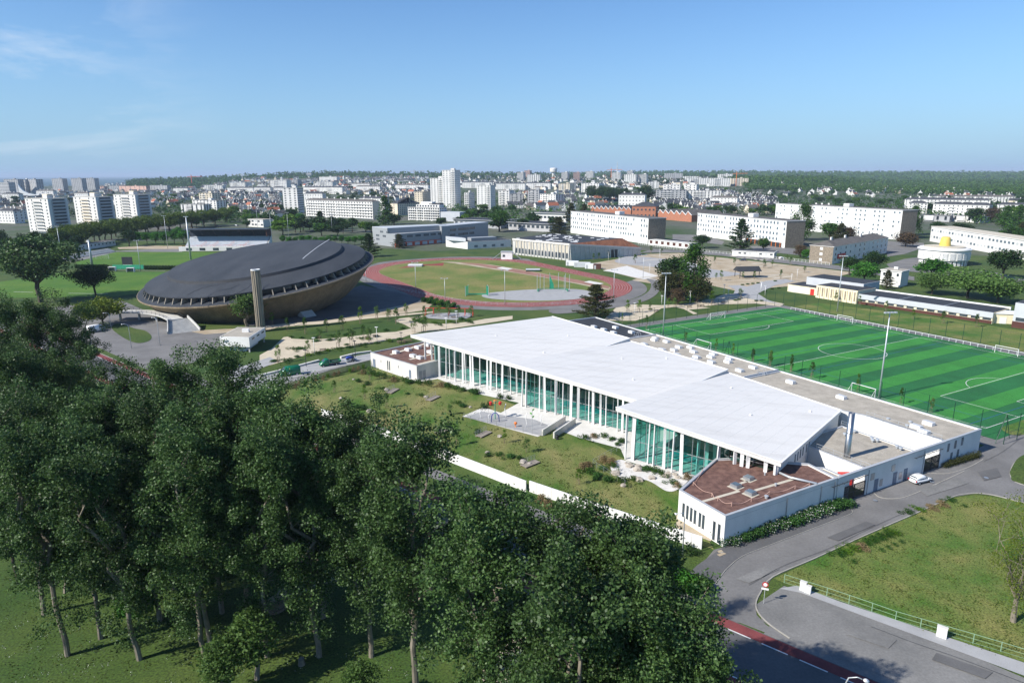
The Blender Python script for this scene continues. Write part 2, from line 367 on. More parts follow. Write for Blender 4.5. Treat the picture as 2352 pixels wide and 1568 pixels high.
# far wooded ridges
def ridge_hill(name, prof, Y, dpt, m='hill'):
    b = MB(); n = len(prof); vs = []
    for x, y in prof:
        t = at(x, y, Y); vs += [(t.x*(Y-dpt)/Y, Y-dpt, -2), (t.x, Y, max(4, t.z)), (t.x*(Y+dpt)/Y, Y+dpt, -2)]
    b.add(vs, [f for i in range(n-1) for f in ((3*i, 3*i+3, 3*i+4, 3*i+1), (3*i+1, 3*i+4, 3*i+5, 3*i+2))])
    return struct(b.build(name, m, smooth=True))
ridge_hill('hill', [(290, 416), (380, 412), (470, 408.5), (560, 404), (650, 400), (730, 397.5), (820, 397), (900, 398.5), (1000, 397.5), (1120, 398.5), (1240, 400), (1360, 399)], 3600, 900)
ridge_hill('hill', [(1180, 402), (1330, 399), (1450, 397), (1560, 396), (1680, 395.5), (1800, 396.5), (1930, 397), (2060, 397), (2200, 397.5), (2352, 398), (2600, 397)], 5200, 1500)

# the town climbs a gentle slope towards the skyline
def hill_z(X, Y):
    px = 1176+F_PX*X/Y; sm = lambda a, c, t: (lambda q: q*q*(3-2*q))(min(1, max(0, (t-a)/(c-a))))
    return 36*min(1, max(0, (Y-1450)/1500))*sm(440, 640, px)*(1-sm(1780, 2050, px))
def gt(x, y):
    d = ray(x, y); lo, hi = 200., 3600.
    f = lambda Y: CAM_H+d[2]/d[1]*Y-hill_z(d[0]/d[1]*Y, Y)
    if f(hi) > 0: return g(x, y)
    for i in range(40):
        m_ = (lo+hi)/2
        if f(m_) > 0: lo = m_
        else: hi = m_
    X = d[0]/d[1]*lo; return Vector((X, lo, hill_z(X, lo)))
b = MB(); nx, ny = 64, 16; vs = []
for j in range(ny+1):
    Y = 1450+2350*j/ny
    for i in range(nx+1): X = (400+1700*i/nx-1176)/F_PX*Y; vs.append((X, Y, hill_z(X, Y)+.12 if 0 < j < ny and 0 < i < nx else -1))
struct(b.add(vs, [(j*(nx+1)+i, j*(nx+1)+i+1, (j+1)*(nx+1)+i+1, (j+1)*(nx+1)+i) for j in range(ny) for i in range(nx)]).build('rising_ground', 'town_floor', smooth=True))
# ---- boulevard in the shade of the poplars
BD = Vector((.7637, -.6455)); BN = Vector((-.6455, -.7637)); B0 = Vector((19.5, 75.3))
def bv(t, o): p = B0+BD*t+BN*o; return Vector((p.x, p.y))
def bstrip(name, o0, o1, m, layer, t0=-330, t1=150): return sheet(name, [bv(t0, o0), bv(t1, o0), bv(t1, o1), bv(t0, o1)], m, layer)
bstrip('pavement', -7.2, -4.4, 'asphalt', 2, -200, -8)
bstrip('road', -.15, 11.6, 'asphalt_dark', 3)
bstrip('cycle_lane', 0, 1.6, 'bike_red', 4); bstrip('cycle_lane', 8.9, 10.5, 'bike_red', 4)
b = MB()
for k in range(-110, 42):
    for o, z in ((1.72, .105), (8.78, .105)):
        t = k*4.15+(.0 if o < 5 else 1.3); p = [bv(t, o-.09), bv(t+2.9, o-.09), bv(t+2.9, o+.09), bv(t, o+.09)]
        b.add([(q.x, q.y, z) for q in p], [(3, 2, 1, 0)])
struct(b.build('road_marking', 'paint_white'))
struct(ridge([bv(-330, 11.7), bv(150, 11.7)], .18, .11).build('kerb', 'kerb_stone'))
struct(ridge([bv(-330, -.25), bv(-60, -.25)], .18, .11).build('kerb', 'kerb_stone'))
bstrip('verge_pavement', -3.0, -.1, 'asphalt_worn', 1, 12, 150)
# parking lane and verge across from the lawn
psheet('verge_pavement', [(1737, 1388), (1801, 1345), (1920, 1390), (2058, 1440), (2200, 1492), (2480, 1610), (2480, 1760), (2060, 1563), (1814, 1468), (1750, 1425)], 'asphalt_worn', 2)
psheet('verge_pavement', [(1790, 1352), (1840, 1362), (2352, 1552), (2480, 1600), (2480, 1570), (2352, 1522), (1930, 1382), (1830, 1345)], 'paving_grey', 4)
# ---- side street along the pool's long wall
psheet('road', [(1490, 1402), (1537, 1363), (1600, 1310), (1640, 1262), (1662, 1256), (2243, 1031), (2352, 978), (2560, 900), (2560, 1180), (2352, 1155), (2290, 1139), (2240, 1133), (2190, 1141), (1775, 1325), (1752, 1355), (1735, 1388), (1738, 1412), (1760, 1435), (1814, 1470), (1840, 1484), (1700, 1430)], 'asphalt', 2)
kl = smooth_line([g(*p) for p in ((1537, 1364), (1575, 1367), (1608, 1362), (1638, 1345), (1656, 1322), (1671, 1304), (1704, 1278), (1760, 1255), (1880, 1209), (1945, 1184), (1957, 1176), (1950, 1165), (1938, 1160))], 4)
pav = [(p.x, p.y) for p in kl]+[tuple(g(*p)[:2]) for p in ((1938, 1158), (1662, 1256), (1600, 1300), (1560, 1340))]
sheet('pavement', pav, 'asphalt_dark', 6)
struct(ridge(kl, .15, .12).build('kerb', 'kerb_stone'))
kr = smooth_line([g(*p) for p in ((1814, 1466), (1770, 1436), (1744, 1410), (1736, 1388), (1746, 1362), (1775, 1325), (1870, 1283), (2000, 1224), (2120, 1172), (2190, 1141), (2215, 1135), (2250, 1133), (2290, 1139), (2352, 1155), (2440, 1172))], 4)
struct(ridge(kr, .15, .12).build('kerb', 'kerb_stone'))
for loop in (((2005, 1128), (2020, 1142), (2060, 1145), (2105, 1132), (2215, 1082), (2160, 1068)), ((2105, 1078), (2130, 1086), (2180, 1087), (2225, 1073), (2258, 1055), (2253, 1042), (2243, 1037), (2200, 1050))):
    pts = smooth_line([g(*p) for p in loop[:5]], 4)
    struct(ridge(pts, .14, .1).build('kerb', 'kerb_stone'))
psheet('island', [(2352, 1045), (2322, 1078), (2322, 1095), (2335, 1108), (2440, 1130), (2440, 1040)], 'lawn', 6, True)
struct(ridge(smooth_line([g(*p) for p in ((2380, 1035), (2336, 1058), (2321, 1082), (2325, 1100), (2345, 1112), (2400, 1124))], 4), .18, .12).build('kerb', 'kerb_stone'))
psheet('island', [(2300, 985), (2330, 972), (2400, 950), (2420, 975), (2340, 1000)], 'lawn_dry', 5, True)
psheet('meadow', [(1778, 1328), (1880, 1281), (2010, 1222), (2190, 1143), (2240, 1136), (2290, 1142), (2500, 1182), (2700, 1400), (2700, 1690), (2352, 1520), (2058, 1424), (1920, 1376), (1810, 1342)], 'lawn_dry', 1)

# ---- synthetic football pitch
PL, PW = 106.4, 67.1
pc = lambda u0, u1, v0, v1: [uv(u0, v0), uv(u1, v0), uv(u1, v1), uv(u0, v1)]
mat('turf_dark', (.015, .118, .032), .9, .16, .12, fine=.25, fscale=40); mat('turf_light', (.034, .198, .030), .9, .12, .12, fine=.25, fscale=40)
sheet('pitch_path', pc(-9, 118, -9.5, 75.5), 'asphalt', 1)
sheet('football_pitch', pc(-4.2, 110.8, -4.8, 70.6), 'turf_dark', 3)
b = MB(); n = 20; w = PL/n
for k in range(0, n, 2):
    b.add([tuple(uv(*q, .080)) for q in ((k*w, -4.8), ((k+1)*w, -4.8), ((k+1)*w, 69.6), (k*w, 69.6))], [(0, 1, 2, 3)])
struct(b.build('pitch_stripe', 'turf_light'))
b = MB()
def pline(a, c, wd=.14, m=None):
    a, c = Vector(a), Vector(c); d = (c-a).normalized(); nn = Vector((-d.y, d.x))*wd/2
    b.add([tuple(uv(q.x, q.y, .092)) for q in (a-nn, c-nn, c+nn, a+nn)], [(0, 1, 2, 3)])
def parc(c, r, a0, a1, n=40):
    for i in range(n):
        s, e = a0+(a1-a0)*i/n, a0+(a1-a0)*(i+1)/n
        pline((c[0]+r*math.cos(s), c[1]+r*math.sin(s)), (c[0]+r*math.cos(e), c[1]+r*math.sin(e)))
cw = PW/2
for a, c in (((0, 0), (PL, 0)), ((0, PW), (PL, PW)), ((0, 0), (0, PW)), ((PL, 0), (PL, PW)), ((PL/2, 0), (PL/2, PW))): pline(a, c)
parc((PL/2, cw), 9.15, 0, 2*math.pi, 64)
for gx, s in ((0, 1), (PL, -1)):
    for dd, ww in ((16.5, 20.16), (5.5, 9.16)):
        pline((gx, cw-ww), (gx+s*dd, cw-ww)); pline((gx, cw+ww), (gx+s*dd, cw+ww)); pline((gx+s*dd, cw-ww), (gx+s*dd, cw+ww))
    a = math.acos(5.5/9.15); parc((gx+s*11, cw), 9.15, (-a if s > 0 else math.pi-a), (a if s > 0 else math.pi+a), 20)
    for v0, s2 in ((0, 1), (PW, -1)): parc((gx, v0), 1, 0 if s*s2 > 0 and s > 0 else (math.pi/2 if s < 0 and s2 > 0 else (math.pi if s < 0 else 1.5*math.pi)), math.pi/2 if s*s2 > 0 and s > 0 else (math.pi if s < 0 and s2 > 0 else (1.5*math.pi if s < 0 else 2*math.pi)), 8)
struct(b.build('pitch_marking', 'paint_white'))
b = MB()
for c in (16, PL-16-0):
    pass
for u0 in (PL/2-7.5, PL/2+7.5, 3, PL-3): pline((u0, 0), (u0, PW), .1)
for v0 in (6, PW-6): pline((3, v0), (PL/2-7.5, v0), .1); pline((PL/2+7.5, v0), (PL-3, v0), .1)
b.v = [(x, y, .086) for x, y, z in b.v]
mat('line_blue', (.03, .09, .32), .8, .1, 1)
struct(b.build('pitch_marking', 'line_blue'))

sheet('school_lawn', [uv(-2, 76.2), uv(125, 76.2), uv(125, 112), uv(40, 104), uv(-2, 92)], 'lawn_dry', 2)
# ---- athletics ground
TC, TA = Vector((-13.1, 347.3)), TH+math.pi
def tr(x, y): return Vector((TC.x+x*math.cos(TA)-y*math.sin(TA), TC.y+x*math.sin(TA)+y*math.cos(TA)))
def stad(hs, r, n=28):
    P = []
    for k in range(n+1): a = -math.pi/2+math.pi*k/n; P.append(tr(hs+r*math.cos(a), r*math.sin(a)))
    for k in range(n+1): a = math.pi/2+math.pi*k/n; P.append(tr(-hs+r*math.cos(a), r*math.sin(a)))
    return P
HS = 33.
sheet('track_apron', stad(HS, 60), 'asphalt', 2)
psheet('bank', [(842, 606), (960, 587), (1120, 583), (1132, 590), (1050, 589), (950, 595), (880, 600), (850, 609)], 'lawn', 4)
psheet('bank', [(1215, 596), (1250, 590), (1330, 604), (1462, 640), (1440, 648), (1350, 626), (1260, 611)], 'lawn', 4)
sheet('running_track', stad(HS, 53.3), 'track_red', 4)
sheet('infield', stad(HS, 43.6), 'infield_grass', 5)
b = MB()
for k in range(0, 8):
    P = stad(HS, 44.0+k*1.22, 20); P.append(P[0]); q = strip(P, .11, .125); b.add(q.v, q.f)
struct(b.build('lane_marking', 'paint_white'))
psheet('runway', [zt(*p) for p in ((360, 35), (430, 36), (600, 48), (760, 75), (900, 100), (1080, 135), (1160, 155), (1150, 168), (1060, 150), (900, 118), (720, 88), (560, 62), (440, 44))], 'earth', 7)
mat('pinkish', (.28, .15, .11), .95, .15, .2, fine=.12)
psheet('runway', [zt(*p) for p in ((450, 38), (560, 45), (720, 70), (1000, 118), (1155, 150), (1150, 160), (980, 130), (700, 82), (560, 56))], 'pinkish', 8)
psheet('runway', [zt(*p) for p in ((170, 65), (230, 52), (330, 46), (385, 40), (380, 54), (300, 52), (230, 62))], 'track_red', 7)
psheet('throwing_apron', [zt(*p) for p in ((560, 192), (600, 180), (700, 170), (830, 163), (1000, 163), (1085, 178), (1110, 190), (1010, 208), (860, 216), (700, 214), (590, 205))], 'paving_grey', 7, True)
psheet('sand_pit', [zt(*p) for p in ((628, 66), (655, 60), (705, 68), (680, 74))], 'concrete_pale', 9)
psheet('sand_pit', [zt(*p) for p in ((1035, 130), (1060, 124), (1128, 137), (1100, 143))], 'concrete_pale', 9)

# ---- stadium to the left
mat('stadium_mown', (.055, .125, .018), .95, .1, .05, fine=.2)
psheet('stadium_pitch', [zf(*p) for p in ((500, 360), (770, 292), (1344, 292), (1700, 300), (1500, 380), (900, 378), (520, 376))], 'stadium_grass', 3)
psheet('stadium_pitch', [zf(*p) for p in ((-200, 520), (440, 425), (1150, 425), (960, 560), (760, 590), (-200, 600))], 'stadium_grass', 3)
psheet('stadium_walk', [zf(*p) for p in ((420, 345), (770, 285), (1210, 262), (1210, 292), (780, 290), (480, 362))], 'asphalt_worn', 2)
psheet('stadium_walk', [zf(*p) for p in ((780, 262), (960, 250), (1210, 252), (1205, 272), (790, 272))], 'earth', 3)
b = MB()
for a, c in (((90, 556), (220, 560)), ((455, 566), (720, 570)), ((760, 412), (1100, 416))):
    q = strip([g(*zf(*a)), g(*zf(*c))], (.35), .08); b.add(q.v, q.f)
struct(b.build('pitch_marking', 'paint_white'))
# ---- forecourt of the arena, promenade
psheet('forecourt', [(-60, 735), (120, 705), (280, 690), (330, 712), (425, 762), (520, 755), (505, 795), (440, 835), (340, 850), (230, 800), (80, 760)], 'asphalt', 2)
psheet('apron', [(430, 760), (600, 752), (760, 735), (930, 700), (1000, 690), (980, 712), (800, 738), (640, 752), (620, 757), (470, 768)], 'earth', 3)
psheet('forecourt', [(700, 700), (830, 655), (1000, 690), (900, 715), (780, 738), (640, 750), (560, 748), (600, 735)], 'asphalt_dark', 2)
psheet('grass_island', [zB(*p) for p in ((910, 320), (960, 280), (1090, 320), (1180, 340), (1230, 380), (1215, 420), (1120, 440), (1010, 400))], 'lawn', 5, True)
psheet('promenade', [zp(*p) for p in ((-80, 525), (120, 470), (310, 415), (480, 385), (640, 362), (760, 342), (870, 322), (925, 302), (1000, 285), (1150, 268), (1344, 240), (1600, 200), (1600, 178), (1420, 198), (1330, 215), (1250, 225), (1100, 232), (980, 225), (935, 205), (1020, 182), (1000, 176), (850, 196), (815, 212), (880, 235), (930, 262), (820, 285), (700, 292), (560, 312), (420, 326), (270, 337), (130, 330), (125, 315), (80, 320), (0, 395), (-80, 440))], 'path_sand', 3)
sheet('upper_path', [tuple(p) for p in smooth_line([g(*zp(*q)) for q in ((-40, 245), (110, 228), (340, 214), (560, 190), (840, 168), (1075, 150))], 4)]+[tuple(p) for p in smooth_line([g(*zp(*q)) for q in ((1075, 157), (840, 180), (560, 205), (340, 232), (110, 246), (-40, 262))], 4)], 'path_sand', 4)
psheet('promenade', [zw(*p) for p in ((60, 420), (150, 330), (250, 325), (400, 330), (560, 320), (700, 290), (770, 265), (830, 262), (900, 290), (1010, 300), (1115, 322), (1090, 337), (950, 320), (760, 325), (620, 338), (690, 345), (560, 356), (610, 378), (590, 384), (530, 352), (480, 340), (400, 348), (330, 395), (250, 420))], 'path_sand', 4)
psheet('paved_walk', [zw(*p) for p in ((1135, 340), (1020, 300), (960, 262), (1060, 215), (1180, 190), (1120, 178), (1010, 188), (900, 222), (850, 213), (785, 216), (830, 240), (820, 262), (900, 290), (1060, 318))], 'paving_grey', 5)
psheet('loop_road', [zw(*p) for p in ((-220, 345), (130, 310), (250, 290), (325, 250), (340, 205), (315, 178), (365, 176), (390, 200), (385, 250), (330, 295), (240, 322), (130, 345), (-200, 380))], 'asphalt', 5, True)
psheet('car_park', [(1320, 612), (1480, 584), (1560, 581), (1640, 590), (1880, 616), (1960, 626), (1850, 655), (1780, 660), (1700, 670), (1630, 655), (1600, 648), (1500, 652), (1430, 640)], 'earth', 2)
psheet('car_park', [zw(*p) for p in ((130, 70), (220, 45), (420, 60), (560, 70), (640, 110), (760, 130), (860, 150), (640, 170), (500, 130), (380, 110), (180, 90))], 'paving_grey', 4, True)
psheet('car_park', [zw(*p) for p in ((60, 130), (200, 100), (380, 160), (300, 180), (100, 135))], 'concrete_pale', 4)
psheet('road', [(1440, 590), (1475, 581), (1560, 580), (1660, 588), (1960, 624), (2100, 645), (2100, 636), (1960, 614), (1660, 580), (1500, 572)], 'asphalt', 5)
b = MB()
for k in range(34):
    x, y = RN.uniform(240, 1050), RN.uniform(40, 175)
    if 520 < x < 660: continue
    a = g(*zw(x, y)); L, W_ = RN.uniform(7, 16), RN.uniform(1.2, 2.2); d = VV if RN.random() < .7 else UU; nn = Vector((-d.y, d.x))*W_/2; A = Vector((a.x, a.y)); C = A+d*L
    b.add([(q.x, q.y, .115) for q in (A-nn, C-nn, C+nn, A+nn)], [(0, 1, 2, 3)])
struct(b.build('kerbed_bed', 'gravel_pale'))
psheet('service_lane', [(500, 880), (640, 850), (850, 812), (862, 824), (760, 850), (700, 868), (620, 892), (480, 915)], 'paving_grey', 4)
psheet('pavement', [(505, 860), (620, 820), (640, 830), (560, 862), (500, 880)], 'paving_grey', 4)
psheet('garden_lawn', [(560, 925), (700, 880), (860, 847), (1000, 868), (1200, 935), (1437, 1055), (1560, 1130), (1600, 1190), (1640, 1262), (1340, 1160), (1210, 1126), (1000, 1040), (830, 988)], 'garden_lawn', 1)
psheet('terrace', [(870, 847), (960, 878), (1005, 870), (1100, 905), (1192, 925), (1150, 948), (1110, 935), (1062, 956), (1235, 1003), (1275, 985), (1330, 1005), (1425, 1030), (1437, 1057), (1480, 1072), (1600, 1110), (1650, 1075), (1500, 900), (1200, 840), (1000, 800)], 'concrete_pale', 2)
mat('white_gravel', (.60, .58, .55), .95, .1, 1, fine=.2)
psheet('gravel_bed', [zc(*p) for p in ((330, 640), (440, 560), (700, 660), (1060, 745), (1130, 760), (1020, 860), (900, 880), (700, 770), (430, 740))], 'white_gravel', 4, True)
psheet('planting_bed', [zc(*p) for p in ((1000, 1110), (1100, 1180), (1380, 1330), (1350, 1390), (1000, 1260))], 'earth', 3)
psheet('park_path', [(1100, 1570), (1120, 1530), (1165, 1480), (1230, 1420), (1290, 1400), (1300, 1425), (1240, 1460), (1200, 1510), (1180, 1590), (1130, 1680), (1080, 1680)], 'path_sand', 3, True)
psheet('park_path', [(600, 1395), (690, 1330), (850, 1300), (1000, 1290), (1010, 1305), (860, 1320), (720, 1350), (640, 1410)], 'earth', 3, True)

# patches, covers and cracks in the asphalt
mat('asphalt_patch', (.115, .113, .112), .9, .12, .3, fine=.1); mat('tar', (.03, .03, .032), .8, .1, 1)
for k, px in enumerate((((1690, 1330), (1760, 1300), (1790, 1308), (1720, 1340)), ((1900, 1235), (1990, 1198), (2010, 1206), (1925, 1243)), ((2110, 1125), (2200, 1098), (2225, 1110), (2130, 1140)), ((2245, 1085), (2290, 1075), (2300, 1095), (2260, 1105)), ((1960, 1440), (2060, 1470), (2040, 1490), (1945, 1458)), ((2150, 1500), (2280, 1545), (2262, 1560), (2140, 1516)))): psheet('road_patch', px, 'asphalt_patch' if k % 2 else 'asphalt_worn', 5+k % 2)
bk_ = MB()
for px in (((1720, 1345), (1800, 1300), (1900, 1262), (1990, 1218), (2090, 1172)), ((2000, 1400+40), (2100, 1478), (2200, 1512), (2352, 1570)), ((2105, 1085), (2180, 1068), (2230, 1050)), ((2260, 1060), (2300, 1040), (2340, 1010))):
    q = strip([V3(p) for p in smooth_line([g(*p) for p in px], 5)], .05, .15); bk_.add(q.v, q.f)
struct(bk_.build('road_crack', 'tar'))
for x, y in ((1655, 1268), (2140, 1108), (2265, 1098), (2010, 1150)):
    P = g(x, y); o_ = MB().lathe([(0, .155), (.34, .155), (.36, .15)], 16, (P.x, P.y, 0)).build('manhole_cover', 'metal_grey'); struct(o_)
psheet('paving_slab', [zA(*p) for p in ((735, 385), (770, 372), (790, 388), (752, 402))], 'earth', 8); psheet('paving_slab', [zA(*p) for p in ((730, 415), (790, 395), (818, 408), (758, 432))], 'earth', 8)

psheet('school_court', [zr(*p) for p in ((1372, 852), (1500, 815), (1625, 800), (1650, 880), (1850, 905), (2100, 900), (2352, 960), (2352, 1010), (2000, 960), (1700, 920), (1540, 905), (1400, 880))], 'asphalt', 3)
psheet('school_court', [zr(*p) for p in ((400, 725), (580, 720), (700, 740), (860, 770), (860, 800), (620, 775), (450, 765))], 'asphalt', 3)
psheet('school_court', [zr(*p) for p in ((-150, 640), (60, 645), (220, 690), (200, 715), (20, 690), (-150, 690))], 'asphalt', 3)
psheet('school_lane', [zr(*p) for p in ((1380, 690), (1640, 700), (1640, 735), (1500, 780), (1380, 800), (1370, 760))], 'asphalt', 3)
# ================================================================ trees: tapered trunk with limbs, crown of many leaves
def leaf_mesh(name, cen, size, m, aspect=.8):
    n = len(cen); a = rng.normal(size=(n, 3)); a /= np.linalg.norm(a, axis=1)[:, None]
    q = rng.normal(size=(n, 3)); b_ = np.cross(a, q); b_ /= np.linalg.norm(b_, axis=1)[:, None]
    s = (size*rng.uniform(.65, 1.35, n))[:, None]/2
    A, B = a*s, b_*s*aspect
    v = np.stack([cen-A, cen-B*.9+A*.1, cen+A, cen+B*.9+A*.1], 1).reshape(-1, 3)
    me = bpy.data.meshes.new(name); me.vertices.add(4*n); me.vertices.foreach_set('co', v.astype(np.float32).ravel())
    me.loops.add(4*n); me.loops.foreach_set('vertex_index', np.arange(4*n, dtype=np.int32))
    me.polygons.add(n); me.polygons.foreach_set('loop_start', np.arange(0, 4*n, 4, dtype=np.int32)); me.polygons.foreach_set('loop_total', np.full(n, 4, np.int32))
    me.update(calc_edges=True); me.materials.append(M[m]); return me
def blob(c, r, n, flat=1., shell=.55):
    d = rng.normal(size=(n, 3)); d /= np.linalg.norm(d, axis=1)[:, None]
    rad = rng.uniform(shell, 1, n)**.7
    p = d*rad[:, None]*r; p[:, 2] *= flat; return p+np.array(c)
def limb(b, p0, p1, r0, r1, bend=.08, n=4, sides=6):
    p0, p1 = Vector(p0), Vector(p1); L = (p1-p0).length
    pts = [p0.lerp(p1, i/n)+Vector((rng.normal(0, bend*L*.5), rng.normal(0, bend*L*.5), 0))*(math.sin(math.pi*i/n)) for i in range(n+1)]
    b.tube(pts, [r0+(r1-r0)*i/n for i in range(n+1)], sides); return pts
TREES = {}
def reg(kind, trunk, crown, tm, h): TREES.setdefault(kind, []).append((trunk, crown, h)); trunk.materials.append(M[tm])
def poplar(seed, h=25., rad=4.6, leaf=.215, per=300, nb=92, m='leaf_poplar', z0=.26, fork=2):
    global rng; rng = np.random.default_rng(seed)
    b = MB(); lean = rng.normal(0, .8, 2); top = Vector((lean[0], lean[1], h*.9))
    stems = []
    zf_ = h*rng.uniform(.26, .36); base = Vector((lean[0]*.2, lean[1]*.2, zf_))
    limb(b, (0, 0, -.4), base, .27, .2, .03, 4, 8)
    for k in range(fork):
        a = rng.uniform(0, 6.28) if k == 0 else a+math.pi+rng.normal(0, .5)
        e = Vector((lean[0]+math.cos(a)*rad*.38, lean[1]+math.sin(a)*rad*.38, h*rng.uniform(.86, .95)))
        stems.append(limb(b, base, e, .26, .05, .09, 7, 6))
    C = []
    for k in range(nb):
        st = stems[k % fork]; t = rng.uniform(.02, 1.) ; i = min(int(t*7), 6); p = st[i].lerp(st[i+1], t*7-i)
        zz = p.z/h; env = rad*(1.02-abs(zz-.52)*1.15)*rng.uniform(.35, 1.05)
        a = rng.uniform(0, 6.28); e = p+Vector((math.cos(a)*env, math.sin(a)*env, rng.uniform(.8, 3.2)))
        if k % 2 == 0: limb(b, p, e, .075*(1.2-zz), .02, .12, 3, 4)
        C.append(blob(e, rng.uniform(.75, 1.35), int(per*rng.uniform(.6, 1.3)), 1.15, .15))
        if rng.random() < .5: C.append(blob(p.lerp(e, .55), rng.uniform(.7, 1.1), int(per*.45), 1, .1))
    for st in stems: C.append(blob(st[-1], 1.1, int(per*.8), 1.3, .1))
    for k in range(11):                                  # low epicormic tufts
        a = rng.uniform(0, 6.28); zz = rng.uniform(.14, .38)*h; C.append(blob((lean[0]*.3+math.cos(a)*1.6, lean[1]*.3+math.sin(a)*1.6, zz), rng.uniform(.8, 1.3), int(per*.5), 1, .1))
    return b.mesh('trunk'), leaf_mesh('crown', np.concatenate(C), leaf, m), h
for s in range(5):
    t, c, h = poplar(100+s, h=24+(s % 3)*1.4, rad=3.9+.45*(s % 3), fork=2+(s % 2)); reg('poplar', t, c, 'bark', h)
def broad(seed, kind, h, rad, leaf, nl, m, tm='bark_dark', z0=.28, flat=.8, nblob=26, lobes=.42, rag=.2):
    global rng; rng = np.random.default_rng(seed); b = MB()
    limb(b, (0, 0, -.3), (rng.normal(0, .2), rng.normal(0, .2), h*z0*1.15), h*.026, h*.019, .04, 3, 7); C = []
    zc_ = h*(1+z0)/2; hz = h*(1-z0)/2
    for k in range(nblob):
        d = rng.normal(size=3); d /= np.linalg.norm(d); q = rng.uniform(.45, 1.)
        p = Vector((d[0]*rad*q*.72, d[1]*rad*q*.72, zc_+d[2]*hz*q*.72))
        if k % 2 == 0: limb(b, (0, 0, h*z0), p, h*.009, h*.002, .1, 3, 4)
        C.append(blob(p, rad*lobes*rng.uniform(.7, 1.25), nl//nblob, flat, .2))
    return reg(kind, b.mesh('trunk'), leaf_mesh('crown', np.concatenate(C), leaf, m), tm, h)
for s in range(3):
    broad(200+s, 'round_mid', 12, 5, .5, 3800, 'leaf_mid'); broad(210+s, 'round_light', 9, 4, .5, 3000, 'leaf_lime')
    broad(220+s, 'round_dark', 12, 5.2, .55, 3600, 'leaf_dark')
    broad(235+s, 'far_mid', 11, 5.5, 1.1, 900, 'leaf_mid', nblob=14); broad(245+s, 'far_dark', 11, 5.5, 1.1, 900, 'leaf_dark', nblob=14); broad(255+s, 'far_pale', 11, 5.5, 1.1, 900, 'leaf_light', nblob=14)
broad(230, 'round_pale', 10, 6, .45, 5200, 'leaf_pale', z0=.2, nblob=34, lobes=.36); broad(231, 'round_yellow', 8, 6.6, .42, 5600, 'leaf_yellow', z0=.2, nblob=34, lobes=.36, flat=.75)
broad(232, 'big_dark', 22, 11, .62, 9500, 'leaf_poplar', z0=.26, nblob=60, lobes=.27); broad(233, 'willow', 12, 7.6, .42, 7000, 'leaf_dark', z0=.3, nblob=40, lobes=.3, flat=1.05)
broad(234, 'brown_round', 9, 5, .45, 3600, 'leaf_brown', z0=.08, nblob=28, lobes=.4); broad(236, 'juniper', 12, 5, .5, 4600, 'leaf_olive', z0=.04, nblob=34, lobes=.42)
broad(237, 'avenue', 14, 7, .6, 4600, 'leaf_avenue', z0=.32, nblob=34, lobes=.36, flat=.75); broad(238, 'stone_pine', 20, 10, .8, 3800, 'leaf_dark', z0=.4, nblob=26, lobes=.36, flat=.6)
broad(239, 'birch', 10, 3.0, .3, 3800, 'leaf_pale', 'bark', z0=.2, nblob=30, lobes=.42, flat=1.25)
def column(seed, kind, h, rad, leaf, nl, m):
    global rng; rng = np.random.default_rng(seed); b = MB(); limb(b, (0, 0, -.3), (0, 0, h*.9), h*.02, .03, .01, 4, 6); C = []
    for k in range(60):
        zz = rng.uniform(.06, 1); r = rad*min(1, (1-zz)*2.4+.12)*min(1, zz*5+.3); a = rng.uniform(0, 6.28); q = rng.uniform(.3, .9)
        C.append(blob((math.cos(a)*r*q, math.sin(a)*r*q, zz*h*.96), rad*.42, nl//60, 1.7, .1))
    reg(kind, b.mesh('trunk'), leaf_mesh('crown', np.concatenate(C), leaf, m), 'bark_dark', h)
column(300, 'column', 20, 4.2, .5, 6500, 'leaf_mid'); column(301, 'far_column', 18, 3.5, .9, 1600, 'leaf_mid')
def conifer(seed, kind, h, rad, leaf, nl, m, up=.28):
    global rng; rng = np.random.default_rng(seed); b = MB(); limb(b, (0, 0, -.3), (0, 0, h*.97), h*.028, .03, .01, 4, 7); C = []
    nb = 62
    for k in range(nb):
        zz = (k+.5)/nb*.95+.03; r = rad*(1-zz)**.75*rng.uniform(.62, 1.12); a = k*2.4+rng.normal(0, .3)
        p = Vector((0, 0, zz*h)); e = p+Vector((math.cos(a)*r, math.sin(a)*r, r*up*rng.uniform(.5, 1.4)))
        limb(b, p, e, .07, .02, .05, 2, 4)
        for t in (.4, .62, .82, 1.):
            q = p.lerp(e, t); C.append(blob(q, (.35+.13*rad)*(1.15-.35*t)*rng.uniform(.7, 1.2), int(nl/nb/4), .42, .1))
    reg(kind, b.mesh('trunk'), leaf_mesh('crown', np.concatenate(C), leaf, m), 'bark_dark', h)
conifer(310, 'conifer', 12, 6, .34, 9500, 'leaf_olive'); conifer(311, 'conifer', 13, 5.2, .36, 8000, 'leaf_dark'); conifer(312, 'far_conifer', 14, 5, .8, 2200, 'leaf_olive')
def sapling(seed, m, h=4.2, n=520):
    global rng; rng = np.random.default_rng(seed); b = MB(); limb(b, (0, 0, -.1), (0, 0, h*.9), .05, .015, .02, 4, 5); C = []
    for k in range(16):
        zz = rng.uniform(.34, .95); a = rng.uniform(0, 6.28); r = .95*(1.1-zz)*rng.uniform(.5, 1.2)+.12; e = (math.cos(a)*r, math.sin(a)*r, zz*h+.3)
        b.tube([(0, 0, zz*h-.15), e], [.015, .006], 4); C.append(blob(e, .42, n//16, 1.1, .1))
    reg('sapling', b.mesh('trunk'), leaf_mesh('crown', np.concatenate(C), .2, m), 'bark', h)
for s, m in enumerate(('leaf_mid', 'leaf_light', 'leaf_pale')): sapling(320+s, m)
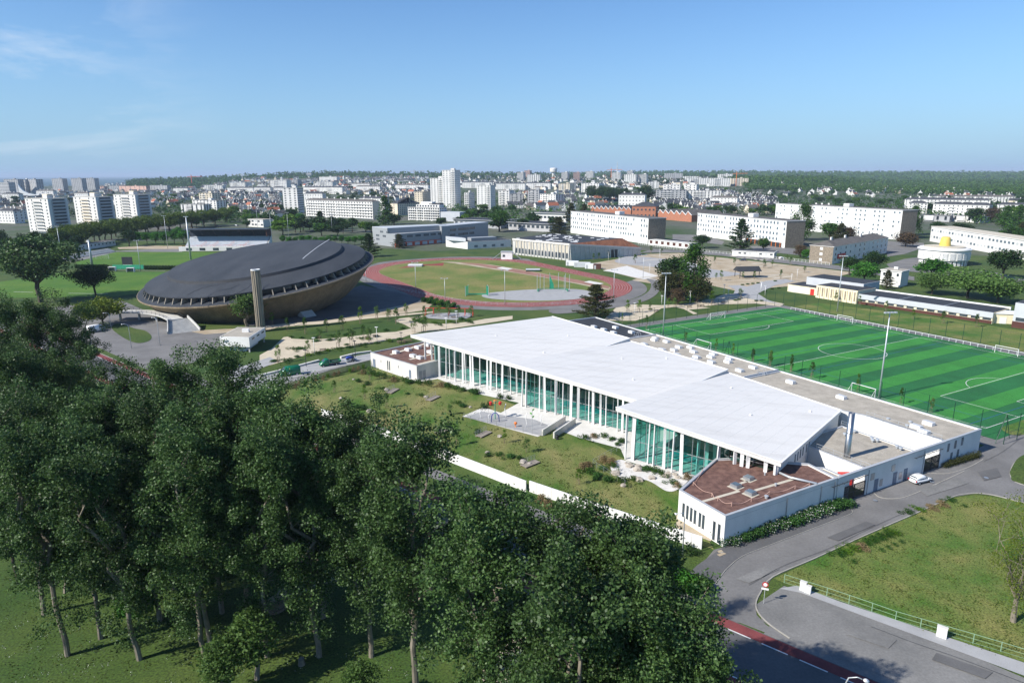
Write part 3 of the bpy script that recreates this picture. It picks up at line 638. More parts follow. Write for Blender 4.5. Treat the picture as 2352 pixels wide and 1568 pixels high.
def bare(seed):                                           # the thin spring tree on the meadow
    global rng; rng = np.random.default_rng(seed); b = MB(); base = Vector((.1, 0, 2.2)); limb(b, (0, 0, -.3), base, .26, .19, .03, 3, 8); C = []
    for k in range(9):
        a = k*2.4; e = base+Vector((math.cos(a)*rng.uniform(1.2, 3.6), math.sin(a)*rng.uniform(1.2, 3.6), rng.uniform(4, 7.2))); pts = limb(b, base, e, .08, .02, .1, 4, 5)
        for j in range(6):
            p = pts[rng.integers(1, 5)]; q = p+Vector(rng.normal(0, 1.1, 3))+Vector((0, 0, .9)); b.tube([p, q], [.022, .008], 4); C.append(blob(q, 1.0, 130, 1, .05))
            for jj in range(2): b.tube([p.lerp(q, .6), q+Vector(rng.normal(0, .5, 3))], [.015, .006], 3)
    reg('bare', b.mesh('trunk'), leaf_mesh('crown', np.concatenate(C), .13, 'leaf_yellow'), 'bark', 9.5)
bare(330)
TREE_LIST = []
def tree(kind, P, h, label='tree', name='tree', group=None, wide=1., var=None, cat='tree', lean=None):
    L = TREES[kind]; t, c, hh = L[(RN.randrange(len(L)) if var is None else var % len(L))]
    r = thing(name, label, cat, (P[0], P[1], P[2] if len(P) > 2 else 0), RN.uniform(0, 6.28), group); s = h/hh; r.scale = (s*wide, s*wide, s)
    obj('trunk', t, None, r); obj('crown', c, None, r); TREE_LIST.append(r); return r
# ---- the tall poplars along the boulevard, from the pixel of their top or foot
pop = []
for x, y, hgt in ((18, 676, 25), (95, 672, 26), (160, 705, 24), (40, 775, 24), (130, 790, 22), (300, 838, 22), (400, 806, 24), (487, 792, 25), (560, 872, 22), (250, 905, 21), (340, 895, 23), (450, 905, 24), (620, 885, 24), (700, 888, 25), (785, 905, 23), (150, 985, 22), (60, 985, 23), (560, 985, 23), (240, 990, 23), (400, 1000, 23), (930, 962, 26), (1135, 1095, 24), (1260, 1150, 23), (1440, 1105, 23), (1350, 1225, 24), (1500, 1330, 20), (1580, 1405, 19), (420, 965, 23), (300, 960, 22), (520, 925, 23), (180, 905, 22), (90, 885, 22), (10, 930, 23), (690, 985, 23), (820, 985, 23), (1600, 1430, 19), (1475, 1185, 22), (1555, 1300, 21),):
    hgt *= 1.13
    P = g(x, y+(14 if x < 1000 else 46), hgt); pop.append(tree('poplar', (P.x, P.y, 0), hgt, name='poplar_tree', group='tall poplars along the boulevard', var=len(pop), wide=1.12 if x > 1100 else 1.1))
by_left(pop, 'tall dark green poplar, {n} from the left in the shady foreground stand')
for (x, y), hgt in (((520, 1600), 7.5), ((590, 1560), 9), ((830, 1630), 6), ((320, 1440), 4.5)):
    tree('birch' if x != 320 else 'round_light', g(x, y), hgt, 'tree', 'young_tree', 'young pale trees under the poplars', 1.3)
by_left(TREE_LIST[-4:], 'low pale yellow-green young tree, {n} from the left under the poplars')
und = [tree('birch' if k % 3 == 1 else 'round_mid', g(*p), hh, 'tree', 'understorey_tree', 'low trees among the poplar trunks', wd) for k, (p, hh, wd) in enumerate((((40, 1330), 11, .9), ((150, 1360), 10, 1.2), ((270, 1320), 11, .9), ((420, 1330), 11, .9), ((90, 1250), 12, 1.), ((680, 1310), 10, .9), ((230, 1230), 12, 1.), ((900, 1290), 9, 1.1), ((1050, 1330), 9, .9)))]
by_left(und, 'low leafy tree, {n} from the left among the poplar trunks')
tree('bare', g(*zR(2255, 1015)), ht(*zR(2255, 1015), zR(0, 170)[1]), 'sparse early-spring tree with pale trunk on the dry meadow', 'bare_tree')

def ground_specks(name, lab, poly, n, size, m, cat):
    out = []
    while len(out) < n:
        x, y = RN.uniform(min(p[0] for p in poly), max(p[0] for p in poly)), RN.uniform(min(p[1] for p in poly), max(p[1] for p in poly))
        if pip((x, y), poly): P = g(x, y); k = RN.randrange(3, 9); out += [(P.x+RN.normalvariate(0, .35), P.y+RN.normalvariate(0, .35), .05) for i in range(k)]
    o = obj(name, leaf_mesh(name, np.array(out), size, m), None); stuff(o); return tag(o, lab, cat)
rng = np.random.default_rng(9)
ground_specks('daisies', 'white daisies scattered over the shaded foreground lawn', [(0, 1420), (200, 1400), (420, 1440), (760, 1480), (960, 1520), (960, 1575), (0, 1575)], 420, .10, 'petal', 'flowers')

ground_specks('meadow_grass', 'rough mown grass blades of the dry meadow', [(1785, 1330), (2190, 1146), (2290, 1145), (2500, 1185), (2480, 1560), (2058, 1422)], 5200, .24, 'grass_green', 'grass')
ground_specks('garden_grass', 'rough grass blades on the pool garden lawn', [(700, 890), (850, 852), (1000, 885), (1150, 950), (1080, 965), (1240, 1010), (1420, 1060), (1500, 1130), (1560, 1200), (1340, 1155), (1210, 1120), (1000, 1035), (830, 985)], 4600, .26, 'grass_green', 'grass')
ground_specks('park_grass', 'rough grass blades on the lawn under the poplars', [(0, 1180), (600, 1180), (1100, 1300), (1250, 1420), (1200, 1580), (0, 1580)], 6500, .16, 'grass_green', 'grass')
# ================================================================ the swimming pool with its three warped white roofs
PO = uv(60, -50)
pool = thing('swimming_pool', 'long white swimming pool building with three warped white roofs and teal glass front', 'building', PO)
def wp(name, b, m, parent=None, smooth=False):            # part given in world coordinates
    parent = parent or pool; o = PO if parent == pool or parent.parent == pool else parent.location
    b.v = [(x-o[0], y-o[1], z-o[2]) for x, y, z in b.v]; return b.build(name, m, parent, smooth)
def lerp(a, b, t): return Vector(a)*(1-t)+Vector(b)*t
def roof_patch(fl, fr, bl, br, th=.72, n=14):
    b = MB(); up, dn = [], []
    for j in range(n+1):
        for i in range(n+1):
            p = lerp(lerp(fl, fr, i/n), lerp(bl, br, i/n), j/n); up.append(p); dn.append(p-Vector((0, 0, th)))
    k = len(up); I = lambda i, j: j*(n+1)+i; f = []
    for j in range(n):
        for i in range(n):
            f.append((I(i, j), I(i+1, j), I(i+1, j+1), I(i, j+1))); f.append((k+I(i, j+1), k+I(i+1, j+1), k+I(i+1, j), k+I(i, j)))
    for i in range(n):
        f += [(I(i, 0), k+I(i, 0), k+I(i+1, 0), I(i+1, 0)), (I(i+1, n), k+I(i+1, n), k+I(i, n), I(i, n)), (I(0, i+1), k+I(0, i+1), k+I(0, i), I(0, i)), (I(n, i), k+I(n, i), k+I(n, i+1), I(n, i+1))]
    return b.add(up+dn, f)
V_ = Vector
bays = [dict(fl=V_((-27.2, 177.1, 9.7)), fr=V_((5.5, 150.6, 7.2)), bl=uv(-14, -28.6, 5.2), br=uv(26.0, -28.2, 5.9)),
        dict(fl=V_((-1.1, 149.0, 9.75)), fr=V_((26.6, 126.6, 7.4)), bl=uv(25.7, -28.2, 5.2), br=uv(62.7, -28.2, 5.9)),
        dict(fl=V_((19.0, 118.0, 9.85)), fr=V_((42.4, 99.4, 7.0)), bl=uv(62.3, -28.2, 5.2), br=V_((65.6, 128.0, 5.4)))]
for q in bays:
    wp('roof', roof_patch(q['fl'], q['fr'], q['bl'], q['br']), 'white_roof', smooth=False)
    # thin welded seams of the roofing sheets
    b = MB()
    for k in range(1, 12):
        t = k/12; a, c = lerp(q['fl'], q['fr'], t), lerp(q['bl'], q['br'], t); a, c = lerp(a, c, .02)+V_((0, 0, .012)), lerp(a, c, .98)+V_((0, 0, .012))
        pts = []
        for s in range(15):
            u_ = s/14*.96+.02; p = lerp(lerp(q['fl'], q['fr'], t), lerp(q['bl'], q['br'], t), u_); pts.append(p)
        for p0, p1 in zip(pts, pts[1:]): b.bar(p0+V_((0, 0, .006)), p1+V_((0, 0, .006)), .05, .02)
    stuff(wp('roof_seam', b, 'white_wall'))
    b = MB()
    for e0, e1 in ((q['bl'], q['br']), (q['fl'], q['fr']), (q['br'], q['fr'])): b.bar(e0+V_((0, 0, .05)), e1+V_((0, 0, .05)), .3, .1)
    wp('roof_edge', b, 'white_paint')
for q, spots in zip(bays, (((.3, .35), (.62, .7), (.8, .3)), ((.35, .6), (.7, .3), (.55, .85)), ((.25, .75), (.6, .45), (.85, .8)))):
    for s, t in spots:
        p = lerp(lerp(q['fl'], q['fr'], s), lerp(q['bl'], q['br'], s), t); wp('roof_outlet', MB().lathe([(0, .0), (.16, .0), (.16, .3), (.24, .32), (0, .42)], 10, (p.x, p.y, p.z-.05)), 'white_paint')
# columns: measured feet, thin twisted white blades
def blade(p, zt_, w0, w1, a0, a1, t=.2, lean=0.):
    b = MB(); n = 7; vs = []
    for i in range(n+1):
        s = i/n; a = a0+(a1-a0)*s; w = (w0+(w1-w0)*s)/2; c, s_ = math.cos(a), math.sin(a)
        for x, y in ((-w, -t/2), (w, -t/2), (w, t/2), (-w, t/2)): vs.append((p[0]+x*c-y*s_+lean*s, p[1]+x*s_+y*c, p[2]+(zt_-p[2])*s))
    f = [(4*i+j, 4*i+(j+1) % 4, 4*i+4+(j+1) % 4, 4*i+4+j) for i in range(n) for j in range(4)]+[(3, 2, 1, 0), (4*n, 4*n+1, 4*n+2, 4*n+3)]
    return b.add(vs, f)
def eave(q, p):                                             # underside of the front edge above p
    a, c = q['fl'], q['fr']; d = V_((c.x-a.x, c.y-a.y)); t = ((p[0]-a.x)*d.x+(p[1]-a.y)*d.y)/d.length_squared
    return a.z+(c.z-a.z)*t-.62
colA = [z2(1460, 838), z2(1515, 845), z2(1545, 852), z2(1590, 870), z2(1650, 880), z2(1672, 885), z2(1715, 903), z2(1735, 905), z2(1790, 915), z2(1850, 932), z2(1875, 938), z2(1925, 945), z2(1970, 957), z2(2040, 972), z2(2090, 985)]
colB = [z3(15, 1070), z3(48, 1080), z3(155, 1115), z3(200, 1118), z3(290, 1140), z3(345, 1153), z3(410, 1180), z3(470, 1187), z3(555, 1205), z3(590, 1215), z3(650, 1230), z3(695, 1243), z3(790, 1272), z3(830, 1285)]
colC = [zc(480, 552), zc(552, 565), zc(705, 603), zc(765, 622), zc(868, 652), zc(950, 688), zc(1045, 705)]
for q, cl in zip(bays, (colA, colB, colC)):
    for i, p in enumerate(cl):
        P = g(*p); thin = i % 3 == 2
        w = RN.uniform(.42, .58) if not thin else .2
        a = RN.choice((-.66, -.35, .2, .7, 1.1))
        wp('column', blade(P, eave(q, P), w, w*RN.uniform(.7, 1.25), a, a+RN.choice((-1, 1))*RN.uniform(.2, .7), .17, RN.uniform(-.15, .15)), 'white_paint')
# C's columns standing on the planted roof and beyond its parapet
for (u, v), z in (((1210, 690), .3), ((1300, 640), .3), ((1385, 560), 1.2), ((1425, 580), 4.2), ((1590, 622), 4.2), ((1660, 645), 4.2), ((1722, 660), 4.2), ((1900, 702), 4.2), ((2008, 730), 4.2)):
    P = g(*zc(u, v), z); wp('column', blade(P, eave(bays[2], P), .55, .6, RN.choice((-.6, .3, .9)), RN.uniform(-.5, 1)), 'white_paint')
    if z > 4: wp('column_foot', MB().box(P.x-.45, P.x+.45, P.y-.3, P.y+.3, 4.1, 4.35), 'bitumen')
for u, v in ((1345, 690), (1398, 692)):
    P = g(*z2(u, v), 3.7); wp('column', blade(P, eave(bays[0], P), .4, .45, .4, .9), 'white_paint')
# glazing behind the columns: frame with individual panes
def glazing(p0, p1, z0, za, zb, wpane=2.3, rows=(3.7,), m='glass_teal'):
    p0, p1 = V_(p0), V_(p1); L = (p1-p0).length; n = max(1, round(L/wpane)); b = MB(); d = (p1-p0)/n
    fr_ = MB()
    for i in range(n+1):
        p = p0+d*i; zt_ = za+(zb-za)*i/n; fr_.bar((p.x, p.y, z0), (p.x, p.y, zt_), .07, .1)
    for r in (z0+.06,)+tuple(rows):
        fr_.bar((p0.x, p0.y, r), (p1.x, p1.y, r), .08, .12)
    fr_.bar((p0.x, p0.y, za-.06), (p1.x, p1.y, zb-.06), .1, .12)
    f = wp('glazing_frame', fr_, 'metal_grey'); f.location = (0, 0, 0)
    for i in range(n):
        a, c = p0+d*i, p0+d*(i+1); lv = [z0]+list(rows)
        for k, r in enumerate(lv):
            ta, tb = ((lv[k+1],)*2 if k+1 < len(lv) else (za+(zb-za)*i/n, za+(zb-za)*(i+1)/n))
            q = MB().add([(a.x, a.y, r), (c.x, c.y, r), (c.x, c.y, tb), (a.x, a.y, ta)], [(0, 1, 2, 3)])
            wp('pane', q, m, f)
IN = V_((.6, .8))
glazing(V_((-21.2, 172.5))+IN*1.1, V_((5.5, 151.9))+IN*1.1, .05, 8.75, 6.7)
glazing(V_((2.6, 146.2))+IN*1.1, V_((25.5, 128.0))+IN*1.1, .05, 8.7, 6.85)
glazing(V_((22.0, 116.0))+IN*.9, V_((36.0, 105.4))+IN*.9, .05, 8.8, 7.1)
glazing(V_((36.0, 105.4))+IN*.9, V_((42.2, 100.7))+IN*.9, 4.2, 7.05, 6.3, 1.8, (5.3,))
glazing(V_((3.3, 147.1)), V_((6.8, 152.6)), .05, 8.6, 8.2, 1.8)
glazing(V_((22.6, 116.8)), V_((29.0, 125.2)), .05, 8.8, 8.0, 2.0)
# hall inside: floor, basins, back wall, benches
floor = [(-21, 173), (5, 152.5), (4, 147), (27, 128.5), (23, 117), (42, 101.5), (64.5, 128), tuple(uv(60, -29)[:2]), tuple(uv(-12, -29)[:2])]
wp('hall_floor', MB().prism(floor, -.05, .075), 'pool_floor')
for cx, cy, w_, d_ in ((0, 166, 16, 7), (13, 160, 9, 9), (20, 145, 18, 7), (36, 133, 10, 8), (36, 117, 13, 7), (47, 121, 7, 12)):
    a = V_((cx, cy)); ux, uy = V_((.8, -.6)), V_((.6, .8))
    P = [a+ux*(sx*w_/2)+uy*(sy*d_/2) for sx, sy in ((-1, -1), (1, -1), (1, 1), (-1, 1))]
    wp('pool_basin', MB().prism([(p.x, p.y) for p in P], .0, .12), 'pool_water')
for k in range(26):
    t = RN.random(); P = lerp(lerp(V_((-15, 170, 0)), V_((40, 108, 0)), t), lerp(V_((5, 190, 0)), V_((58, 128, 0)), t), RN.uniform(.18, .7)); s = RN.uniform(.5, 1.3)
    wp('bench', MB().box(P.x-s, P.x+s, P.y-.4, P.y+.4, .05, RN.uniform(.5, 1.1)), RN.choice(('white_paint', 'curtain_teal', 'inner_wall')))
for k in range(7):
    t = k/6; P = lerp(V_((-4, 187, 0)), V_((55, 122, 0)), t); wp('inner_column', blade((P.x, P.y, .05), 5.6, .4, .4, .4, .9, .3), 'inner_wall')
b = MB()
for a, c in ((uv(-13, -29.2), uv(92, -29.2)),): b.prism([tuple(x) for x in ((a.x, a.y), (c.x, c.y), (c.x+.26, c.y-.15), (a.x+.26, a.y-.15))], 0, 4.5)
wp('back_wall', b, 'inner_wall')
a, c = V_((-20.5, 173.6)), uv(-12.6, -29.5); n_ = (V_((c.x, c.y))-V_((a.x, a.y))).normalized().orthogonal()*.3
wp('gable_wall', MB().prism([(a.x, a.y), (c.x, c.y), (c.x-n_.x, c.y-n_.y), (a.x-n_.x, a.y-n_.y)], 0, [8.7, 4.5, 4.5, 8.7]), 'white_wall')
# C's right-hand wall with slit windows
a, c = V_((41.9, 100.0)), V_((65.2, 128.0)); d = (c-a).normalized(); nn = V_((-d.y, d.x))*.35
wp('side_wall', MB().prism([(a.x, a.y), (c.x, c.y), (c.x+nn.x, c.y+nn.y), (a.x+nn.x, a.y+nn.y)], 0, [6.32, 4.72, 4.72, 6.32]), 'white_wall')
for k in range(6):
    s = 9.8+k*1.42+(k > 3)*.5; p = a+d*s-nn*.02
    wp('slit_window', MB().bar((p.x, p.y, 3.3), (p.x, p.y, 4.9), .1, .42, (d.x, d.y, 0)), 'window_blue')
# ---- low wings with flat roofs
def wing(poly, z, mwall, mroof, par=.3, coping='zinc', z0=-.05, w=.34):
    wp('wing_wall', MB().prism([(p[0], p[1]) for p in poly], z0, z-par), mwall)
    P = [V_((p[0], p[1])) for p in poly]; n = len(P); cx = sum(P, V_((0, 0)))/n
    b = MB(); vs = []
    ar = sum(P[i].x*P[(i+1) % n].y-P[(i+1) % n].x*P[i].y for i in range(n))
    if ar < 0: P = P[::-1]
    inn = []
    for i in range(n):
        e0 = (P[i]-P[i-1]).normalized(); e1 = (P[(i+1) % n]-P[i]).normalized(); n0, n1 = V_((-e0.y, e0.x)), V_((-e1.y, e1.x))
        m_ = (n0+n1); m_ = m_*(w/max(.25, 1+n0.dot(n1))); inn.append(P[i]+m_)
    for i in range(n):
        j = (i+1) % n; q = [P[i], P[j], inn[j], inn[i]]
        b.prism([(p.x, p.y) for p in q], z-par-.01, z)
    wp('parapet', b, mwall)
    b = MB()
    for i in range(n):
        j = (i+1) % n; o = [P[i]+(P[i]-inn[i])*.12, P[j]+(P[j]-inn[j])*.12, inn[j]-(P[j]-inn[j])*.1, inn[i]-(P[i]-inn[i])*.1]; b.prism([(p.x, p.y) for p in o], z+.003, z+.05)
    wp('coping', b, coping)
    b = MB().prism([(p.x, p.y) for p in inn], z-par+.003, z-par+.05); return wp('flat_roof', b, mroof)
E1, ZW = 112.4, 4.8
wing([uv(-7.3, -27.9), uv(22.3, -27.9), uv(22.3, -15.4), uv(-7.3, -15.6)], 4.8, 'white_wall', 'bitumen')
wing([uv(22.7, -27.9), uv(66.8, -27.9), uv(66.8, -15.2), uv(22.7, -15.4)], 4.95, 'white_wall', 'gravel')
wing([uv(67.2, -27.9), uv(93, -27.9), uv(97.2, -26.6), uv(E1-.02, -26.6), uv(E1-.02, -14.7), uv(67.2, -15.1)], ZW, 'white_wall', 'gravel')
brown = [uv(E1-.02, -81.1), uv(103.0, -81.0), uv(97.3, -67.6), uv(99.6, -62.5), uv(104.3, -58.2), uv(106.5, -55.8), uv(E1-.02, -56.6)]
wing(brown, ZW, 'white_wall', 'sedum')
wing([uv(97.0, -47.8), uv(E1-.4, -47.8), uv(E1-.4, -33.6), uv(97.0, -33.6)], 4.0, 'white_wall', 'gravel', .18, 'zinc')
wing([uv(104.6, -56.2), uv(107.0, -52.6), uv(E1-.4, -52.8), uv(E1-.4, -56.4), uv(107, -55.7)], 3.6, 'white_wall', 'gravel', .2)
# long wall to the side street with two gates, doors and windows
def wall_seg(v0, v1, z0, z1): wp('street_wall', MB().prism([tuple(uv(E1, v0)[:2]), tuple(uv(E1, v1)[:2]), tuple(uv(E1-.38, v1)[:2]), tuple(uv(E1-.38, v0)[:2])], z0, z1), 'white_wall')
G1, G2 = (-54.6, -49.0), (-32.5, -27.6)
wall_seg(-56.4, G1[0], 0, 4.68); wall_seg(G1[1], G2[0], 0, 4.68); wall_seg(G2[1], -26.7, 0, 4.68)
wall_seg(G1[0], G1[1], 3.7, 4.68); wall_seg(G2[0], G2[1], 3.7, 4.68)
a, c = uv(E1-.17, -56.4), uv(E1-.17, -26.7); wp('coping', MB().bar(V_((a.x, a.y, 4.83)), V_((c.x, c.y, 4.83)), .5, .05), 'zinc')
for v0, v1 in (G1, G2):
    fr_ = MB()
    for v in (v0+.08, (v0+v1)/2, v1-.08): p = uv(E1-.15, v); fr_.bar((p.x, p.y, 0), (p.x, p.y, 2.6), .12)
    for z in (.15, 1.3, 2.55): p, q = uv(E1-.15, v0), uv(E1-.15, v1); fr_.bar((p.x, p.y, z), (q.x, q.y, z), .1)
    f = wp('gate', fr_, 'dark_metal')
    bm_ = MB(); v = v0+.3
    while v < v1: p = uv(E1-.15, v); bm_.bar((p.x, p.y, .15), (p.x, p.y, 2.5), .05); v += .16
    stuff(wp('gate_bars', bm_, 'dark_metal', f))
    b = MB()
    for k in range(7): p = uv(E1+.1, v0-3.5+k*1.3); q = uv(E1+.55, v0-3.5+k*1.3); b.bar((p.x, p.y, 3.75), (q.x, q.y, 3.75), .06)
    p, q = uv(E1+.3, v0-3.6), uv(E1+.3, v1); b.bar((p.x, p.y, 3.75), (q.x, q.y, 3.75), .07); wp('canopy_rail', b, 'dark_metal')
def on_wall(name, v0, v1, z0, z1, m, dpt=.06):
    return wp(name, MB().prism([tuple(uv(E1-.1, v0)[:2]), tuple(uv(E1-.1, v1)[:2]), tuple(uv(E1+dpt, v1)[:2]), tuple(uv(E1+dpt, v0)[:2])], z0, z1), m)
for v in (-46.2, -41.0, -38.0):
    d_ = on_wall('door', v-.5, v+.5, .05, 2.2, 'door_blue'); on_wall('door_handle', v+.3, v+.38, 1.0, 1.12, 'steel', .12).parent = pool
for v0, v1, z0, z1 in ((-47.9, -46.9, 2.3, 3.5), (-42.3, -41.3, 2.6, 3.8), (-45.2, -44.4, .6, 1.9), (-39.9, -39.0, .6, 1.9)): on_wall('vent_grille', v0, v1, z0, z1, 'metal_grey', .04)
for v, z in ((-25.4, 2.6), (-23.2, 2.75), (-21.0, 2.9), (-24.0, .6), (-21.9, .75)):
    w_ = on_wall('window', v-.32, v+.32, z, z+1.55, 'window_blue', .02); on_wall('window_reveal', v+.33, v+.43, z, z+1.55, 'white_paint', .05)
for v in (-57.2, -60.5, -68.3, -48.6, -33.0): on_wall('downpipe', v, v+.09, .1, 4.4, 'metal_grey', .1)
for z in (4.1,):
    on_wall('wall_joint', -81, -57.5, z, z+.03, 'metal_grey', .004)
# planted wing: slit windows to the boulevard, roof lights, pipe and vents
a, c = uv(E1, -81.1), uv(103.0, -81.0); d = (V_((c.x, c.y))-V_((a.x, a.y))).normalized(); nn = V_((d.y, -d.x))*-1
for s in (.95, 1.9, 4.05, 4.75, 5.75, 6.55, 7.35, 8.2):
    p = V_((a.x, a.y))+d*s; q = V_((d.y, -d.x)); q = q if q.dot(V_((-1, -.6))) > 0 else -q
    w_ = wp('slit_window', MB().bar((p.x+q.x*.01, p.y+q.y*.01, .9 if s > 3 else .2), (p.x+q.x*.01, p.y+q.y*.01, 3.1), .12, .42, (d.x, d.y, 0)), 'window_glass')
    wp('window_frame', MB().bar((p.x+q.x*.02+d.x*.27, p.y+q.y*.02+d.y*.27, .8 if s > 3 else .15), (p.x+q.x*.02+d.x*.27, p.y+q.y*.02+d.y*.27, 3.2), .16, .1, (d.x, d.y, 0)), 'white_paint')
def skylight(P, w_, l_, ang, glass=False, hgt=.42):
    ux, uy = V_((math.cos(ang), math.sin(ang))), V_((-math.sin(ang), math.cos(ang))); A = V_((P.x, P.y))
    pq = lambda s, t: A+ux*s+uy*t
    f = wp('skylight', MB().prism([tuple(pq(sx*l_/2, sy*w_/2)) for sx, sy in ((-1, -1), (1, -1), (1, 1), (-1, 1))], P.z-.3, P.z+hgt), 'white_paint' if not glass else 'metal_grey')
    wp('skylight_dome', MB().prism([tuple(pq(sx*l_*.42, sy*w_*.4)) for sx, sy in ((-1, -1), (1, -1), (1, 1), (-1, 1))], P.z+hgt-.02, P.z+hgt+.06), 'window_blue' if glass else 'zinc_clad', f)
    if glass: wp('skylight_kerb', MB().prism([tuple(pq(sx*l_*.75, sy*w_*.75)) for sx, sy in ((-1, -1), (1, -1), (1, 1), (-1, 1))], P.z-.3, P.z-.18), 'gravel_pale', f)
for p in ((1100, 518), (1090, 532), (1190, 545), (1010, 568), (1290, 590), (1385, 593), (1155, 612), (1250, 615), (1410, 628), (1270, 652), (1435, 672), (1570, 648), (1550, 670), (1405, 693), (1555, 712), (1700, 686), (1690, 710), (1540, 740), (1895, 755), (1785, 780), (2200, 872)): skylight(g(*z3(*p), 4.9), 1.15, 1.9, TH)
for p in ((865, 880), (1575, 1092), (1475, 1120), (1535, 1160)): skylight(g(*z4(*p), 4.8), 1.15, 1.9, TH)
for p in ((600, 425), (680, 448), (760, 472), (775, 430), (905, 468), (800, 505)): skylight(g(*z3(*p), 4.8), 1.15, 1.9, TH)
for p in ((1735, 745), (1605, 822), (1755, 895)): skylight(g(*zc(*p), 4.75), 1.25, 1.25, TH+.12, True, .3)
b = MB()
for a, c, w_ in (((1260, 985), (1640, 875), .55), ((1800, 870), (2190, 755), .55), ((1650, 800), (1720, 775), .5)):
    p, q = g(*zc(*a), 4.55), g(*zc(*c), 4.55); s = strip([p, q], w_, 4.57); b.add(s.v, s.f)
wp('roof_walkway', b, 'gravel_pale')
p, q, r = g(*zc(2050, 690), 4.9), g(*zc(2150, 735), 4.9), g(*zc(2430, 800), 4.9)
wp('duct', MB().tube([p, q, r], .19, 8), 'galvanised', smooth=True)
for u, v, rr in ((1915, 950, .22), (2010, 825, .15), (1900, 715, .12)):
    P = g(*zc(u, v), 4.55); wp('roof_vent', MB().lathe([(0, 0), (rr, 0), (rr, .35), (rr*1.4, .36), (rr*1.4, .5), (0, .52)], 10, (P.x, P.y, 4.5)), 'galvanised')
# red and white safety chain on posts
b = MB(); ch = [g(*zc(*p), 4.55) for p in ((1265, 690), (1170, 820), (1360, 930), (1420, 975), (1560, 1030), (1760, 985), (1945, 915), (2205, 855), (2350, 830))]
for p in ch: b.bar((p.x, p.y, 4.5), (p.x, p.y, 5.15), .07)
for p, q in zip(ch, ch[1:]):
    L = [lerp((p.x, p.y, 5.1), (q.x, q.y, 5.1), k/6)-V_((0, 0, .45*math.sin(math.pi*k/6))) for k in range(7)]
    for s, e in zip(L, L[1:]): b.bar(s, e, .045)
wp('safety_chain', b, 'pink_town')
# rail round the terrace, steel flue, roof fans, red box
b = MB()
for a, c in (((96.8, -47.7), (112, -47.7)), ((96.8, -33.7), (112, -33.7)), ((97.4, -26.9), (111.8, -26.9))):
    zz = 4.0 if a[1] < -30 else 4.8
    p, q = uv(*a, zz), uv(*c, zz); n = 9
    for k in range(n+1): s = lerp(p, q, k/n); b.bar(s, s+V_((0, 0, 1)), .045)
    for h_ in (.5, 1.): b.bar(p+V_((0, 0, h_)), q+V_((0, 0, h_)), .04)
stuff(wp('guard_rail', b, 'galvanised'))
P = g(*zd(640, 500), 4.0); hz = ht(*zd(640, 500), zd(0, 75)[1], 4.0); hz = min(hz, 9.5)
fl_ = wp('flue', MB().lathe([(.52, -.3), (.52, hz), (.46, hz), (.46, hz-1), (0, hz-1)], 20, (P.x, P.y, 3.95)), 'steel', smooth=True)
wp('flue_collar', MB().lathe([(.56, hz*.55), (.56, hz*.55+.14)], 20, (P.x, P.y, 3.95)), 'steel', fl_)
for u, v in ((880, 330), (890, 350), (935, 350), (1125, 412), (1160, 430), (620, 290), (715, 262)):
    Q_ = g(*zd(u, v), 4.1); wp('roof_fan', MB().lathe([(0, 0), (.16, 0), (.16, .35), (.34, .36), (.30, .55), (0, .58)], 10, (Q_.x, Q_.y, 3.95)), 'galvanised')
for u, v in ((1040, 128), (1255, 160), (1225, 195)):
    Q_ = g(*zd(u, v), 4.8); wp('roof_fan', MB().lathe([(0, 0), (.3, 0), (.3, .3), (.4, .32), (0, .5)], 10, (Q_.x, Q_.y, 4.5)), 'galvanised')
Q_ = g(*zd(625, 665), 2.2); wp('red_cabinet', MB().box(Q_.x-1, Q_.x+1, Q_.y-.6, Q_.y+.6, 0, 2.3), 'red_paint')
for a_, z_ in ((z3(955, 500), 4.8), (z3(1965, 800), 4.9)):
    P = g(*a_, z_); b = MB()
    for s in (-.4, .4):
        q = V_((UU.x, UU.y, 0)); r_ = V_((VV.x, VV.y, 0))*s; A = V_((P.x, P.y, z_-.2))
        b.tube([A-q*1.3+r_, A-q*.6+r_+V_((0, 0, 1.4)), A+q*.6+r_+V_((0, 0, 1.4)), A+q*1.3+r_], .04, 5)
    for k in range(5): A = V_((P.x, P.y, z_))+V_((UU.x, UU.y, 0))*(-1+k*.5); b.bar(A-V_((VV.x, VV.y, 0))*.4, A+V_((VV.x, VV.y, 0))*.4, .2, .04)
    wp('roof_ladder', b, 'galvanised')
# west annex with planted roof
ax = [g(*z2(*p), 3.9) for p in ((897, 632), (1273, 743), (1455, 697), (1560, 640), (1335, 542))]
wing(ax, 3.9, 'concrete_pale', 'sedum')
A, B_ = V_((ax[0].x, ax[0].y)), V_((ax[1].x, ax[1].y)); d = (B_-A).normalized(); q = V_((d.y, -d.x)); q = q if q.y < 0 else -q
for s, w_, z0, z1, nm in ((1.6, 1.1, .05, 2.3, 'door'), (7.8, .35, .5, 3., 'slit_window'), (8.6, .35, .5, 3., 'slit_window'), (17.4, .8, .05, 2.3, 'door'), (12.5, .12, 1.9, 2.6, 'slit_window'), (4.8, .12, 1.9, 2.6, 'slit_window')):
    p = A+d*s; wp(nm, MB().bar((p.x+q.x*.02, p.y+q.y*.02, z0), (p.x+q.x*.02, p.y+q.y*.02, z1), .1, w_, (d.x, d.y, 0)), 'door_blue' if nm == 'door' else 'window_glass')
A2, d2 = B_, (V_((ax[2].x, ax[2].y))-B_).normalized()
for s, w_ in ((1.2, 1.0), (2.4, .9)):
    p = A2+d2*s+V_((d2.y, -d2.x))*.02; wp('door', MB().bar((p.x, p.y, .05), (p.x, p.y, 2.3), .1, w_, (d2.x, d2.y, 0)), 'grey_clad')
